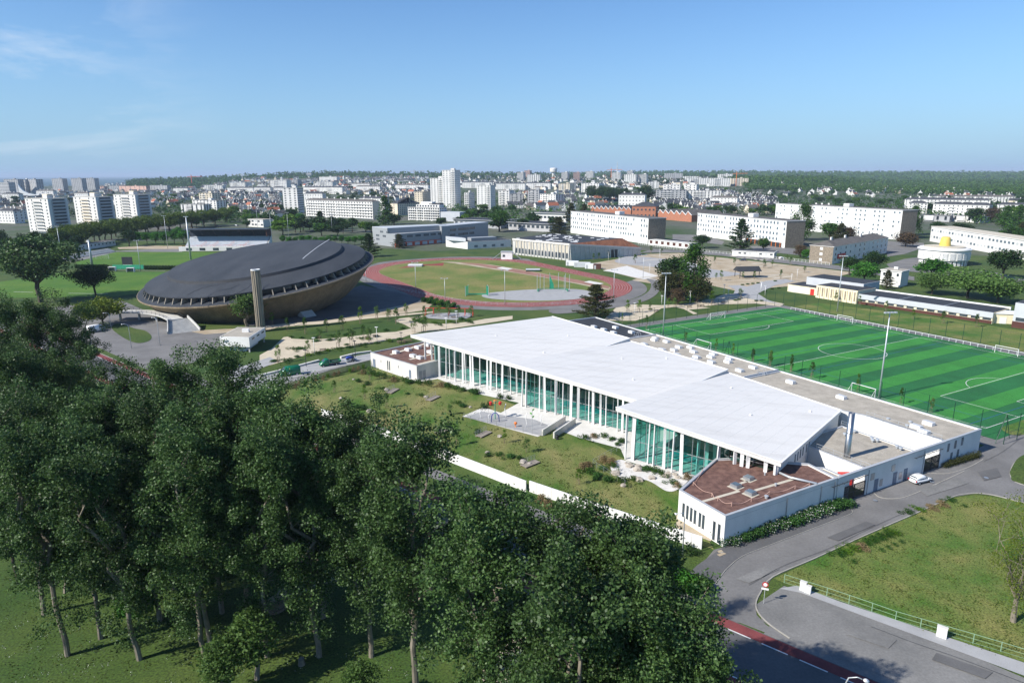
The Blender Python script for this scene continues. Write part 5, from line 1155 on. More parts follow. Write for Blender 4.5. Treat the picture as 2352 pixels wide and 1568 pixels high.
# ---- long low school: cream, zinc and brown
A, B = g(*zr(1165, 1132)), g(*zr(2122, 1277)); h_ = ht(*zr(2122, 1277), zr(0, 1200)[1]); bk_ = g(*zr(2255, 1232)); dep = 14
lw = thing('low_school', 'long low school wing with zinc fascia, window strip and brown base by the pitch', 'building', (A.x, A.y, 0), math.atan2(B.y-A.y, B.x-A.x)); W = (V_((B.x, B.y))-V_((A.x, A.y))).length
MB().box(0, W, 0, dep, -.2, h_).build('wall', 'cream_paint', lw); MB().box(.3, W-.3, .3, dep-.3, h_, h_+.1).build('roof', 'bitumen', lw); MB().box(-.1, W+.1, -.35, .05, h_*.55, h_+.2).build('fascia', 'zinc_clad', lw)
MB().box(.1, W-.1, -.12, .05, 0, h_*.28).build('base_cladding', 'brown_clad', lw)
for k in range(13): MB().box(.6+k*W/13, .6+(k+.72)*W/13, -.1, .05, h_*.32, h_*.52).build('window', 'window_glass', lw)
for k in range(1, 3): MB().box(W*k/3-.1, W*k/3+.1, 0, dep, h_+.1, h_+.25).build('roof_joint', 'zinc', lw)
MB().box(-.3, W+.3, dep-.2, dep+.5, h_-.5, h_+.5).build('rear_parapet', 'white_paint', lw)
A2, B2 = g(*zr(867, 1088)), g(*zr(1158, 1135)); W2 = (V_((B2.x, B2.y))-V_((A2.x, A2.y))).length; h2_ = ht(*zr(1158, 1135), zr(0, 1042)[1])
rb = thing('ribbed_hall', 'cream hall with vertical slit windows at the end of the low school', 'building', (A2.x, A2.y, 0), math.atan2(B2.y-A2.y, B2.x-A2.x))
MB().box(0, W2, 0, 13, -.2, h2_).build('wall', 'cream_paint', rb); MB().box(.2, W2-.2, .2, 12.8, h2_, h2_+.1).build('roof', 'bitumen', rb)
for k in range(9):
    x = W2*(k+.5)/9; MB().box(x-.35, x+.35, -.06, .05, .9, h2_-.8).build('slit_window', 'stone', rb); MB().box(x+.5, x+.9, -.35, .02, 0, h2_-.4).build('fin', 'cream_paint', rb)
A3 = g(*zr(667, 1045)); B3 = g(*zr(868, 1075)); W3 = (V_((B3.x, B3.y))-V_((A3.x, A3.y))).length
lb = thing('garage_block', 'low cream block with red door under a zinc hall by the crossing paths', 'building', (A3.x, A3.y, 0), math.atan2(B3.y-A3.y, B3.x-A3.x))
MB().box(0, W3, 0, 12, -.2, 3.2).build('wall', 'cream_paint', lb); MB().box(.2, W3-.2, .2, 11.8, 3.2, 3.3).build('roof', 'bitumen', lb); MB().box(5, W3+17, 6, 19, 3.0, 6.6).build('zinc_hall', 'zinc_clad', lb); MB().box(5.3, W3+16.7, 6.3, 18.7, 6.6, 6.7).build('hall_roof', 'bitumen', lb)
MB().box(W3-2.6, W3-.8, -.06, .1, 0, 2.6).build('red_door', 'red_paint', lb); MB().box(.8, W3-3.4, -.05, .1, .2, 2.5).build('garage_door', 'white_paint', lb)
A4 = g(*zr(2262, 1300)); rb2 = thing('zinc_hall', 'zinc-fronted hall with brown base at the right picture edge', 'building', (A4.x, A4.y, 0), math.atan2(B.y-A.y, B.x-A.x))
MB().box(0, 26, 0, 16, -.2, 8.5).build('wall', 'zinc_clad', rb2); MB().box(-.05, 26, -.1, .05, 0, 2.2).build('base_cladding', 'brown_clad', rb2); MB().box(.3, 25.7, .3, 15.7, 8.5, 8.6).build('roof', 'bitumen', rb2)
for k in range(6): MB().box(.8+k*4, 4+k*4, -.08, .05, 2.4, 3.6).build('window', 'window_glass', rb2)
A5, B5 = g(*zr(2155, 1280)), g(*zr(2262, 1285)); lk = thing('link_corridor', 'low cream link corridor between the low school and the zinc hall', 'building', (A5.x, A5.y, 0), math.atan2(B5.y-A5.y, B5.x-A5.x)); MB().box(0, 9, 2, 8, -.2, 3.4).build('wall', 'cream_paint', lk); MB().box(-.2, 9.2, 1.7, 8.2, 3.4, 3.6).build('roof', 'white_paint', lk); MB().box(1.5, 3.5, 1.9, 2.1, 0, 2.2).build('door', 'white_paint', lk)
# small white house by the rotunda, sheds by the car park
A6, B6 = g(*zr(1322, 1000)), g(*zr(1590, 1030)); apt('caretaker_house', 'small white flat-roofed house among trees in front of the rotunda', A6, A6.lerp(B6, .55), 9, 7, 2, 3, 'white_town', 'flat', 'gravel', (.9, 1.3), .8, single=True, cat='house', chim=1)
apt('store_shed', 'long low white shed beside the car park under the second school slab', g(*zr(272, 792)), g(*zr(570, 808)), 9, 3.2, 1, 8, 'white_town', 'flat', 'slate', (1.6, .9), .9, single=True, cat='shed')
apt('bicycle_shed', 'low white garages with brown doors at the foot of the first school slab', g(*zg(1680, 905)), g(*zg(2050, 945)), 8, 3.4, 1, 7, 'white_town', 'flat', 'concrete', (2.6, 2.2), .2, single=True, cat='shed', wm='brown_clad')
# open shelter on the car park
P = g(*zr(378, 945)); sh = thing('shelter', 'small open shelter with dark pitched roof on the car park', 'shelter', (P.x, P.y, 0), .1)
for x, y in ((-5, -3), (5, -3), (-5, 3), (5, 3)): MB().box(x-.12, x+.12, y-.12, y+.12, 0, 3.4).build('post', 'dark_metal', sh)
MB().add([(-6, -3.8, 3.4), (6, -3.8, 3.4), (6, 3.8, 3.4), (-6, 3.8, 3.4), (-6, 0, 5.6), (6, 0, 5.6)], [(0, 1, 5, 4), (2, 3, 4, 5), (1, 2, 5), (3, 0, 4)]).build('roof', 'bitumen', sh)
# ================================================================ the town beyond
def blk(label, x0, Y0, x1, Y1, dep, ytop, floors, cols, **k):        # front corners by pixel column and distance, height from its top pixel
    nom = k.pop('nom', None)
    if nom:                                   # known usual height: the distance follows from the top pixel
        lo, hi = 700., 3300.
        for i in range(40):
            m_ = (lo+hi)/2; p = gx((x0+x1)/2, m_)
            if proj((p.x, p.y, hill_z(p.x, m_)+nom))[1] > ytop: lo = m_
            else: hi = m_
        Y1 = lo+(Y1-Y0); Y0 = lo
    A, B = gx(x0, Y0), gx(x1, Y1); z0 = min(hill_z(*A), hill_z(*B)); yb = proj((B.x, B.y, 0)); h = ht(yb[0], yb[1], ytop)-z0
    if nom: h = nom
    r = apt(k.pop('name', 'apartment_block'), label, A, B, dep, h, floors, cols, **k); r.location.z = z0; return r
# three towers beyond the stadium
t1a, t1b = g(70, 537), g(122, 531.5)
dv = gx(122, 634)-gx(70, 648)
for (A, ytop, lab) in ((gx(70, 648), 457, 'white eleven-storey tower block leftmost of the three beyond the stadium'), (gx(179, 690), 453, 'white tower block with orange balconies, middle of the three beyond the stadium'), (gx(270, 745), 448, 'white tower block rightmost of the three beyond the stadium')):
    B = A+dv; yb = proj((B.x, B.y, 0)); h = ht(*yb, ytop); W = dv.length
    t = apt('tower_block', lab, A, B, 18, h, 10, 5, 'white_town', 'flat', 'gravel', (1.5, 1.4), 1.5, side=0, balc=((.34, .68),), balm='cream_town' if 'orange' in lab else 'concrete', skip=lambda f, c: c in (2,), group='three tower blocks beyond the stadium')
    MB().box(W, W+.3, 3, 16, 1, h-1).build('loggia_front', 'grey_town', t)
    fh = (h-1.5)/10
    for f in range(10): b = MB().box(W+.2, W+1.3, 3.5, 15.5, 1.5+f*fh, 1.5+f*fh+.9); b.build('balcony', 'zinc_clad', t); MB().box(W+.1, W+.4, 4, 15, 1.5+f*fh+1.1, 1.5+f*fh+2.5).build('window_band', 'window_glass', t)
    MB().box(W*.5, W*.72, 6, 11, h, h+4).build('roof_house', 'cream_town', t)
blk('long six-storey slab with hipped slate roof and white balconies, centre left', 704, 875, 857, 805, 12, 464, 6, 26, roof='hip', win=(1.6, 1.7), z1=1.2, balc=((.01, .3), (.32, .46), (.48, .66), (.68, .99)), sidem='cream_town', chim=9, balm='white_town')
blk('slim white tower with windows in three columns behind the arena', 653, 960, 686, 955, 16, 432, 10, 3, name='tower_block', win=(2.6, 1.5), side=5, z1=3)
blk('tall white residential tower, the highest in the picture', 1018, 1080, 1046, 1074, 24, 391, 17, 4, name='tower_block', wall='white_town', win=(1.4, 1.5), side=5, balc=((.66, .96),), z1=2)
blk('white tower attached left of the highest tower', 990, 1096, 1017.5, 1090, 20, 409.5, 14, 4, name='tower_block', wall='white_town', win=(1.4, 1.5), side=0, balc=((.66, .96),), z1=2)
blk('medium white tower right of the highest tower', 1096, 1015, 1127, 1008, 20, 426, 11, 4, name='tower_block', win=(1.4, 1.5), side=4, balc=((.68, .92),), z1=2)
blk('white block with balconies between the highest and the medium tower', 1067, 1045, 1077, 1043, 26, 443, 8, 2, win=(1.4, 1.5), side=8, balc=((.1, .9),), z1=2)
blk('pale flat-roofed block left of the highest tower', 953, 1130, 971, 1125, 34, 441, 7, 3, win=(1.4, 1.6), side=8, z1=2, wall='cream_town')
blk('hip-roofed apartment block with cream end wall and blue balconies', 898, 895, 914, 885, 36, 468, 6, 1, roof='hip', roofm='slate', win=(1.2, 1.5), side=12, z1=1, chim=4, wall='cream_town')
# stepped white block
for k, (x0, x1, yt, lab) in enumerate(((938, 1008, 476, 'white apartment block, lower tier of the stepped terraces'), )):
    r = blk(lab.replace('lower tier of the stepped terraces', 'stepped with terraces and balconies, centre'), 938, 795, 1010, 775, 15, 478, 5, 14, win=(1.8, 1.7), z1=.8, side=4, balc=((.02, .24), (.3, .42), (.5, .7), (.76, .98)))
    W = (gx(1010, 775)-gx(938, 795)).length; h = ht(*proj((*gx(1010, 775), 0)), 478)
    MB().box(W*.22, W*.95, 3, 13, h+.3, h+3.4).build('upper_storey', 'white_town', r); MB().box(W*.34, W*.7, 5, 12, h+3.4, h+6.4).build('penthouse', 'white_town', r); MB().box(W*.6, W*.95, 5, 12.5, h+3.4, h+5).build('penthouse_roof', 'slate', r)
    for j in range(8): MB().box(W*.25+j*W*.085, W*.25+j*W*.085+2, 2.95, 3.1, h+1, h+2.9).build('window', 'window_glass', r)
    MB().box(W, W+26, 1, 14, 0, h*.72).build('east_wing', 'zinc_clad', r)
# dark flat-roofed cultural centre with deep eaves
c0 = gx(1165, 640)
for lab, x0, Y0, x1, Y1, dep, h in (('dark flat-roofed hall with deep eaves right of the big round tree', 1168, 650, 1262, 620, 26, 7), ('dark low hall with overhanging roof behind the grey school', 1043, 690, 1150, 660, 30, 7.5), ('glazed flat-roofed hall with white end wall among the town trees', 1222, 770, 1300, 750, 24, 9)):
    A, B = gx(x0, Y0), gx(x1, Y1); r = apt('hall', lab, A, B, dep, h, 1, 9, 'white_town' if 'glazed' in lab else 'grey_town', 'flat', 'bitumen', (3.2, 2.4), 1.2, over=1.8, wm='window_glass')
# reconstruction-era long blocks
RB = [(524, 2000, 583, 1980, 427.5), (585, 2010, 622, 2000, 428), (630, 2020, 651, 2015, 428.5), (698, 1980, 787, 1930, 426.5), (399, 1750, 432, 1740, 430), (819, 1500, 873, 1480, 425.5), (909, 1700, 984, 1670, 422), (1140, 1750, 1206, 1730, 419), (1207, 1720, 1264, 1700, 418), (1062, 1900, 1130, 1880, 416), (809, 2000, 850, 1980, 419.5), (85, 1500, 124, 1490, 436), (7, 1650, 45, 1640, 443), (174, 1350, 205, 1340, 442), (1420, 1000, 1480, 985, 446), (2140, 815, 2268, 770, 470), (2076, 1010, 2272, 960, 458), (2085, 880, 2128, 870, 465), (2288, 880, 2400, 850, 470), (2150, 1180, 2330, 1150, 450), (1860, 830, 1905, 815, 474), (1630, 1050, 1692, 1030, 452.5), (0, 780, 35, 770, 483), (0, 850, 55, 840, 478), (826, 1020, 884, 1000, 454), (700, 1160, 742, 1150, 442.5)]
rbs = []
for x0, Y0, x1, Y1, yt in RB:
    A, B = gx(x0, Y0), gx(x1, Y1); W = (B-A).length
    rbs.append(blk('b', x0, Y0, x1, Y1, 11, yt+2.5, 4, max(5, int(W/4.5)), roof='hip', roofm=RN.choice(('slate', 'slate_old', 'slate')), win=(1.3, 1.6), side=2, chim=max(3, int(W/11)), rh=3.2, nom=(16 if Y0 > 1400 else None), group='long white blocks with slate roofs', balc=((.3, .42), (.62, .74)) if W > 40 else None))
by_left(rbs, 'long white block with slate roof and chimneys, {n} from the left across the town')
# modern white blocks
MW = [(1145, 1160, 1170, 1155, 30, 438), (1172, 1130, 1201, 1128, 18, 446), (1212, 1110, 1238, 1105, 36, 437), (1240, 1090, 1276, 1060, 16, 447), (1283, 1650, 1308, 1640, 40, 422), (1310, 1600, 1322, 1598, 30, 420), (1335, 1500, 1375, 1480, 30, 421), (1489, 1500, 1512, 1495, 30, 418), (1526, 2000, 1566, 1990, 30, 398), (1568, 2050, 1600, 2040, 25, 405), (1579, 1900, 1627, 1890, 25, 409), (1630, 1950, 1676, 1940, 25, 409), (1677, 1900, 1717, 1890, 25, 409.5), (1648, 2200, 1680, 2190, 25, 400), (1522, 1350, 1560, 1340, 25, 424), (1570, 1350, 1598, 1340, 25, 424), (1506, 1250, 1575, 1240, 20, 437), (1575, 1250, 1655, 1235, 18, 438), (2108, 740, 2180, 720, 18, 497), (2185, 730, 2250, 705, 18, 499), (460, 1150, 490, 1140, 18, 444), (418, 900, 470, 890, 14, 470), (445, 950, 500, 930, 16, 461), (623, 2500, 660, 2490, 25, 413.5), (655, 2600, 685, 2590, 25, 413), (728, 2700, 765, 2690, 25, 417), (735, 3000, 775, 2980, 20, 406), (530, 2600, 565, 2590, 20, 418), (470, 2200, 512, 2190, 20, 424), (1063, 2900, 1080, 2900, 30, 394), (920, 2600, 925, 2600, 20, 402)]
ms = []
for x0, Y0, x1, Y1, dep, yt in MW:
    W = (gx(x1, Y1)-gx(x0, Y0)).length
    ms.append(blk('b', x0, Y0, x1, Y1, dep, yt, RN.choice((5, 6, 7)), max(3, int(W/6)), wall=RN.choice(('white_town', 'white_town', 'white_town', 'cream_town', 'grey_town')), win=(2.2, 1.8), side=3, z1=1.5, nom=(RN.uniform(17, 24) if Y0 > 1400 else None), group='modern white flat-roofed blocks', name='modern_block', balc=((.2, .5),) if W < 70 else None))
by_left(ms, 'modern flat-roofed apartment building, {n} from the left across the town')
# far towers near the skyline: left shore and centre
FT = [(123, 2350, 147, 2340, 20, 410.5, 'grey_town'), (167, 2350, 191, 2340, 20, 410, 'grey_town'), (195, 2450, 220, 2440, 20, 409.5, 'grey_town'), (53, 2100, 62, 2095, 30, 412, 'white_town'), (64, 2110, 87, 2080, 20, 412, 'grey_town'), (0, 1950, 24, 1940, 20, 419, 'grey_town'), (14, 2060, 46, 2050, 20, 412, 'grey_town'), (1188, 3000, 1202, 2990, 20, 396.5, 'white_town'), (1204, 2900, 1217, 2890, 20, 392, 'pink_town'), (1210, 2700, 1240, 2690, 20, 401, 'white_town'), (1289, 2700, 1303, 2690, 20, 396, 'white_town'), (1316, 2500, 1331, 2495, 20, 396.5, 'pink_town'), (1345, 2500, 1362, 2490, 20, 394, 'white_town'), (1404, 2600, 1424, 2590, 22, 396.5, 'white_town'), (1433, 2100, 1460, 2080, 22, 400.5, 'white_town'), (1439, 2400, 1452, 2390, 20, 392.5, 'white_town'), (1467, 2300, 1484, 2290, 20, 400.5, 'white_town'), (275, 2300, 337, 2260, 15, 427.5, 'pink_town'), (252, 2350, 276, 2340, 15, 427, 'grey_town'), (346, 2300, 385, 2280, 15, 426, 'grey_town'), (216, 2500, 240, 2490, 15, 428.5, 'pink_town')]
ft = []
for x0, Y0, x1, Y1, dep, yt, wm_ in FT: ft.append(blk('b', x0, Y0, x1, Y1, dep, yt, 10 if yt < 415 else 4, 6, wall=wm_, win=(3.4, 1.9), side=3, z1=2, nom=(None if x0 < 400 else 30), name='far_tower', group='far towers near the skyline'))
by_left(ft, 'far apartment tower near the skyline, {n} from the left')
# water tower, antenna, church sail, lighthouse-like towers, cranes
def at0(px, y, Y): p = at(px, y, Y); return p
P = at0(1271.6, 386, 3000); w = thing('water_tower', 'white mushroom-shaped water tower on the skyline', 'tower', (P.x, P.y, 0))
MB().lathe([(7, -1), (7, P.z-20), (15, P.z-16), (15.5, P.z-4), (14, P.z), (0, P.z+1)], 24).build('shaft', 'white_town', w); MB().bar((0, 0, P.z), (0, 0, P.z+9), .8).build('mast', 'zinc', w)
P = at0(1418, 371, 3300); w = thing('radio_mast', 'tall red and white lattice radio mast on the skyline', 'mast', (P.x, P.y, 0))
for k in range(12): z0_, z1_ = P.z*k/12, P.z*(k+1)/12; r0_, r1_ = 4-3.4*k/12, 4-3.4*(k+1)/12; MB().lathe([(r0_, z0_), (r1_, z1_)], 4).build('mast_section', 'white_town' if k % 2 else 'grey_town', w)
P = at0(711, 400.5, 3300); w = thing('square_tower', 'grey stone tower rising from the wooded hill', 'tower', (P.x, P.y, 0)); MB().box(-9, 9, -9, 9, -1, P.z-3).build('shaft', 'white_town', w); MB().box(-12, 12, -12, 12, P.z-3, P.z+6).build('cap', 'grey_town', w)
P = at0(789, 405.5, 2600); w = thing('bell_tower', 'slender white tower standing among the wooded hill houses', 'tower', (P.x, P.y, 0)); MB().lathe([(4.2, -1), (3.2, P.z-3), (2.2, P.z), (.2, P.z+4)], 12).build('shaft', 'white_town', w)
A, B = gx(46, 1700), gx(86, 1690); pa = at(45.5, 423, 1700); w = thing('sail_church', 'white church with a tall sweeping sail-shaped wall', 'church', (A.x, A.y, 0)); W = (B-A).length; hs_ = pa.z
prof = [(0, hs_), (W*.08, hs_*.75), (W*.2, hs_*.52), (W*.38, hs_*.36), (W*.6, hs_*.27), (W, hs_*.22)]
b = MB(); n = len(prof); b.add([(x, y, z) for y in (0, 4) for x, zt_ in prof for z in (0, zt_)], [(2*i, 2*i+2, 2*i+3, 2*i+1) for i in range(n-1)]+[(2*n+2*i+1, 2*n+2*i+3, 2*n+2*i+2, 2*n+2*i) for i in range(n-1)]+[(2*i+1, 2*i+3, 2*n+2*i+3, 2*n+2*i+1) for i in range(n-1)]+[(0, 1, 2*n+1, 2*n), (2*n-2, 4*n-2, 4*n-1, 2*n-1)]); b.build('sail_wall', 'white_paint', w)
MB().box(W*.25, W*1.3, 4, 30, 0, hs_*.2).build('nave', 'slate', w)
for x, ytop, Y, rgt, m_, lab in ((439, 406, 2900, 1, 'orange_red', 'red tower crane above the shore houses'), (556, 402.5, 3000, -1, 'zinc', 'pale tower crane with long jib left of the wooded hill'), (951, 393.5, 2800, 1, 'grey_town', 'thin grey tower crane left of the highest tower'), (1404, 390.5, 2700, 1, 'orange', 'orange tower crane beside the radio mast'), (1692, 399, 2000, 1, 'orange', 'small orange tower crane on the white apartment blocks')):
    P = at0(x, ytop, Y); w = thing('tower_crane', lab, 'crane', (P.x, P.y, 0)); s = Y/2800
    MB().bar((0, 0, 0), (0, 0, P.z), 2.0*s).build('mast', m_, w); MB().bar((-16*s*rgt, 0, P.z), (44*s*rgt, 0, P.z+1), 1.5*s).build('jib', m_, w); MB().bar((0, 0, P.z), (0, 0, P.z+8*s), 1.6*s).build('apex', m_, w); MB().box(-17*s*rgt-2, -17*s*rgt+2, -1.5, 1.5, P.z-3, P.z).build('counterweight', 'grey_town', w)
# sawtooth brick workshops and the brick house between
def sawtooth(lab, x0, Y0, x1, Y1, dep, n, h):
    A, B = gx(x0, Y0), gx(x1, Y1); W = (B-A).length; r = thing('workshop', lab, 'factory', (A.x, A.y, 0), math.atan2(B.y-A.y, B.x-A.x)); MB().box(0, W, 0, dep, 0, h).build('wall', 'brick', r)
    for k in range(n):
        a, c = W*k/n, W*(k+1)/n; m_ = a+(c-a)*.35; MB().add([(a, 0, h), (c, 0, h), (m_, 0, h+4), (a, dep, h), (c, dep, h), (m_, dep, h+4)], [(0, 1, 2), (5, 4, 3), (0, 3, 4, 1), (1, 4, 5, 2), (2, 5, 3, 0)]).build('gable', 'brick', r)
        MB().add([(m_-.1, -.3, h+4.1), (c, -.3, h+.1), (c, dep, h+.1), (m_-.1, dep, h+4.1)], [(0, 1, 2, 3)]).build('roof_slope', 'slate_old', r); MB().add([(a, -.3, h+.1), (m_, -.3, h+4.1), (m_, dep, h+4.1), (a, dep, h+.1)], [(0, 1, 2, 3)]).build('roof_light', 'zinc_clad', r)
        MB().bar((a, -.2, h+.2), (m_, -.2, h+4.2), .5).build('verge', 'white_paint', r); MB().bar((m_, -.2, h+4.2), (c, -.2, h+.2), .5).build('verge', 'white_paint', r)
    return r
sawtooth('brick workshop with sawtooth roof left of the brick house', 1357, 890, 1449, 860, 40, 9, 7)
sawtooth('brick workshop with sawtooth roof right of the brick house', 1511, 790, 1588, 740, 45, 6, 7)
blk('brick and white house with slate roof between the sawtooth workshops', 1451, 800, 1505, 790, 22, 475, 2, 6, wall='brick', roof='hip', roofm='slate', win=(2, 2.2), side=3, name='brick_house', cat='house', rh=5)
# ---- houses: a few kinds with their parts, then individuals
HOUSE = []
for k, (w_, d_, h_, rh_, wm_, rm_) in enumerate(((10, 8, 5.2, 4, 'white_town', 'slate'), (14, 8.5, 5.4, 4.2, 'white_town', 'slate'), (9, 9, 5.8, 4.4, 'white_town', 'slate'), (12, 8, 4.6, 3.4, 'cream_town', 'slate_old'), (10, 8, 5, 3.4, 'cream_town', 'tile_red'), (16, 9, 5.6, 4.2, 'white_town', 'slate'))):
    ms_ = {}
    ms_['wall'] = MB().add([(-w_/2, -d_/2, -3), (w_/2, -d_/2, -3), (w_/2, d_/2, -3), (-w_/2, d_/2, -3), (-w_/2, -d_/2, h_), (w_/2, -d_/2, h_), (w_/2, d_/2, h_), (-w_/2, d_/2, h_), (-w_/2, 0, h_+rh_-.15), (w_/2, 0, h_+rh_-.15)], [(0, 1, 5, 4), (1, 2, 6, 9, 5), (2, 3, 7, 6), (3, 0, 4, 8, 7)]).mesh('wall'); ms_['wall'].materials.append(M[wm_])
    o = .4; t = .18; s_ = rh_/(d_/2); lo = h_-o*s_
    ms_['roof'] = MB().add([(-w_/2-.2, -d_/2-o, lo), (w_/2+.2, -d_/2-o, lo), (w_/2+.2, 0, h_+rh_), (-w_/2-.2, 0, h_+rh_), (w_/2+.2, d_/2+o, lo), (-w_/2-.2, d_/2+o, lo)], [(0, 1, 2, 3), (3, 2, 4, 5)]).mesh('roof'); ms_['roof'].materials.append(M[rm_])
    b = MB().box(-w_/2+.2, -w_/2+.9, -.5, .5, h_, h_+rh_+1.3); b.box(w_/2-.9, w_/2-.2, -.5, .5, h_, h_+rh_+1.2); ms_['chimney'] = b.mesh('chimney'); ms_['chimney'].materials.append(M['white_town'])
    b = MB(); n = int(w_/3)
    for i in range(n):
        x = -w_/2+(i+.5)*w_/n
        for z in (1, 3.5): b.box(x-.55, x+.55, -d_/2-.04, -d_/2+.05, z, z+1.4); b.box(x-.55, x+.55, d_/2-.05, d_/2+.04, z, z+1.4)
    for y in (-1.6, 1.6): b.box(w_/2-.05, w_/2+.04, y-.5, y+.5, 3.3, 4.7); b.box(-w_/2-.04, -w_/2+.05, y-.5, y+.5, 3.3, 4.7)
    ms_['window'] = b.mesh('window'); ms_['window'].materials.append(M['window_glass']); HOUSE.append((ms_, rm_))
def house(P, rz, kind, s, group):
    ms_, rm_ = HOUSE[kind]; r = thing('house', 'h', 'house', (P[0], P[1], P[2] if len(P) > 2 else 0), rz, group); r.scale = (s, s, s)
    for nm, me in ms_.items():
        o_ = obj(nm, me, None, r)
        if nm in ('window',): o_['kind'] = 'stuff'
    return r
quarters = [('the rows left of the slim white tower', [(505, 441), (648, 441), (650, 500), (560, 497), (500, 470), (420, 462), (430, 442)], 58),
            ('the shore streets left of the wooded hill', [(225, 431), (520, 417), (520, 428), (430, 440), (240, 446)], 34),
            ('the streets left of the highest tower', [(700, 428), (985, 421), (985, 458), (880, 462), (880, 448), (700, 446)], 56),
            ('the hillside houses right of the wooded hill', [(800, 407), (985, 403), (985, 418), (700, 424), (690, 416)], 34),
            ('the lanes in front of the dark stone pines', [(1140, 446), (1290, 444), (1500, 452), (1500, 470), (1300, 486), (1160, 478)], 34),
            ('the slate-roofed rows behind the second school slab', [(1500, 444), (1660, 442), (1780, 462), (1775, 488), (1600, 492), (1500, 478)], 56),
            ('the left edge behind the tower blocks', [(-20, 445), (240, 437), (420, 446), (420, 470), (350, 480), (-20, 480)], 40),
            ('the wooded right-hand suburb', [(1700, 425), (2100, 432), (2352, 455), (2352, 478), (2100, 455), (1780, 450)], 26)]
HP = []
big = [(o.location.x, o.location.y) for o in COL.objects if o.parent is None and o.type == 'EMPTY' and o.location.y > 480]
for qn, poly, n in quarters:
    hs = []; tries = 0; base = RN.uniform(0, 3.14)
    while len(hs) < n and tries < 6000:
        tries += 1
        x, y = RN.uniform(min(p[0] for p in poly), max(p[0] for p in poly)), RN.uniform(min(p[1] for p in poly), max(p[1] for p in poly))
        if not pip((x, y), poly): continue
        P = gt(x, y)
        if any((P.x-q[0])**2+(P.y-q[1])**2 < 17**2 for q in HP): continue
        HP.append((P.x, P.y)); hs.append(house(P, base+RN.choice((0, 0, math.pi/2))+RN.normalvariate(0, .12), RN.choices(range(6), (3, 3, 2, 2, .8, 2))[0], RN.uniform(.92, 1.2), 'houses in '+qn))
    by_left(hs, 'gabled house, {n} from the left in '+qn)
# the remaining, smallest houses of the town as one mass
def far_houses(polys):
    vs, fs, mi = [], [], []; mats_ = ['white_town', 'cream_town', 'slate', 'slate_old', 'tile_red']; pts = list(HP)
    for poly, n in polys:
        k = tr_ = 0; base = RN.uniform(0, 3)
        while k < n and tr_ < 9000:
            tr_ += 1; x, y = RN.uniform(min(p[0] for p in poly), max(p[0] for p in poly)), RN.uniform(min(p[1] for p in poly), max(p[1] for p in poly))
            if not pip((x, y), poly): continue
            P = gt(x, y)
            if any(abs(P.x-q[0]) < 13 and abs(P.y-q[1]) < 13 for q in pts): continue
            pts.append((P.x, P.y)); k += 1
            w_, d_, h_, rh_ = RN.uniform(9, 18), RN.uniform(8, 10), RN.uniform(5, 7.5), RN.uniform(3, 4.6); a = base+RN.choice((0, math.pi/2))+RN.normalvariate(0, .15); c, s_ = math.cos(a), math.sin(a); o = len(vs)
            T = lambda x_, y_, z_: (P.x+x_*c-y_*s_, P.y+x_*s_+y_*c, P.z+z_)
            vs += [T(sx*w_/2, sy*d_/2, z_) for z_ in (-3, h_) for sx, sy in ((-1, -1), (1, -1), (1, 1), (-1, 1))]+[T(-w_/2, 0, h_+rh_-.1), T(w_/2, 0, h_+rh_-.1)]
            wm_ = 0 if RN.random() < .78 else 1; rm_ = RN.choices((2, 3, 4), (7, 2.4, .8))[0]
            fs += [tuple(o+i for i in f) for f in ((0, 1, 5, 4), (1, 2, 6, 9, 5), (2, 3, 7, 6), (3, 0, 4, 8, 7))]; mi += [wm_]*4
            o2 = len(vs); vs += [T(sx*(w_/2+.3), sy*(d_/2+.4), h_-.3) for sx, sy in ((-1, -1), (1, -1), (1, 1), (-1, 1))]+[T(-w_/2-.3, 0, h_+rh_), T(w_/2+.3, 0, h_+rh_)]; fs += [(o2, o2+1, o2+5, o2+4), (o2+2, o2+3, o2+4, o2+5)]; mi += [rm_]*2
            for sx in (-1, 1):
                o3 = len(vs); x_ = sx*(w_/2-.6); vs += [T(x_+i*.45, j*.5, z_) for z_ in (h_, h_+rh_+1.3) for i, j in ((-1, -1), (1, -1), (1, 1), (-1, 1))]; fs += [tuple(o3+i for i in f) for f in ((4, 5, 6, 7), (0, 1, 5, 4), (1, 2, 6, 5), (2, 3, 7, 6), (3, 0, 4, 7))]; mi += [0]*5
    me = bpy.data.meshes.new('far_houses'); me.from_pydata(vs, [], fs)
    for m_ in mats_: me.materials.append(M[m_])
    me.polygons.foreach_set('material_index', mi); me.update(); o_ = obj('far_houses', me, None); stuff(o_); return tag(o_, 'small far houses packed between the larger buildings of the town', 'houses')
far_houses([(quarters[0][1], 150), (quarters[1][1], 130), (quarters[2][1], 150), (quarters[3][1], 170), (quarters[4][1], 60), (quarters[5][1], 130), (quarters[6][1], 110), (quarters[7][1], 40), ([(1000, 408), (1500, 404), (1700, 418), (1600, 432), (1300, 440), (1000, 428)], 260), ([(240, 424), (560, 412), (700, 410), (700, 428), (240, 432)], 170)])
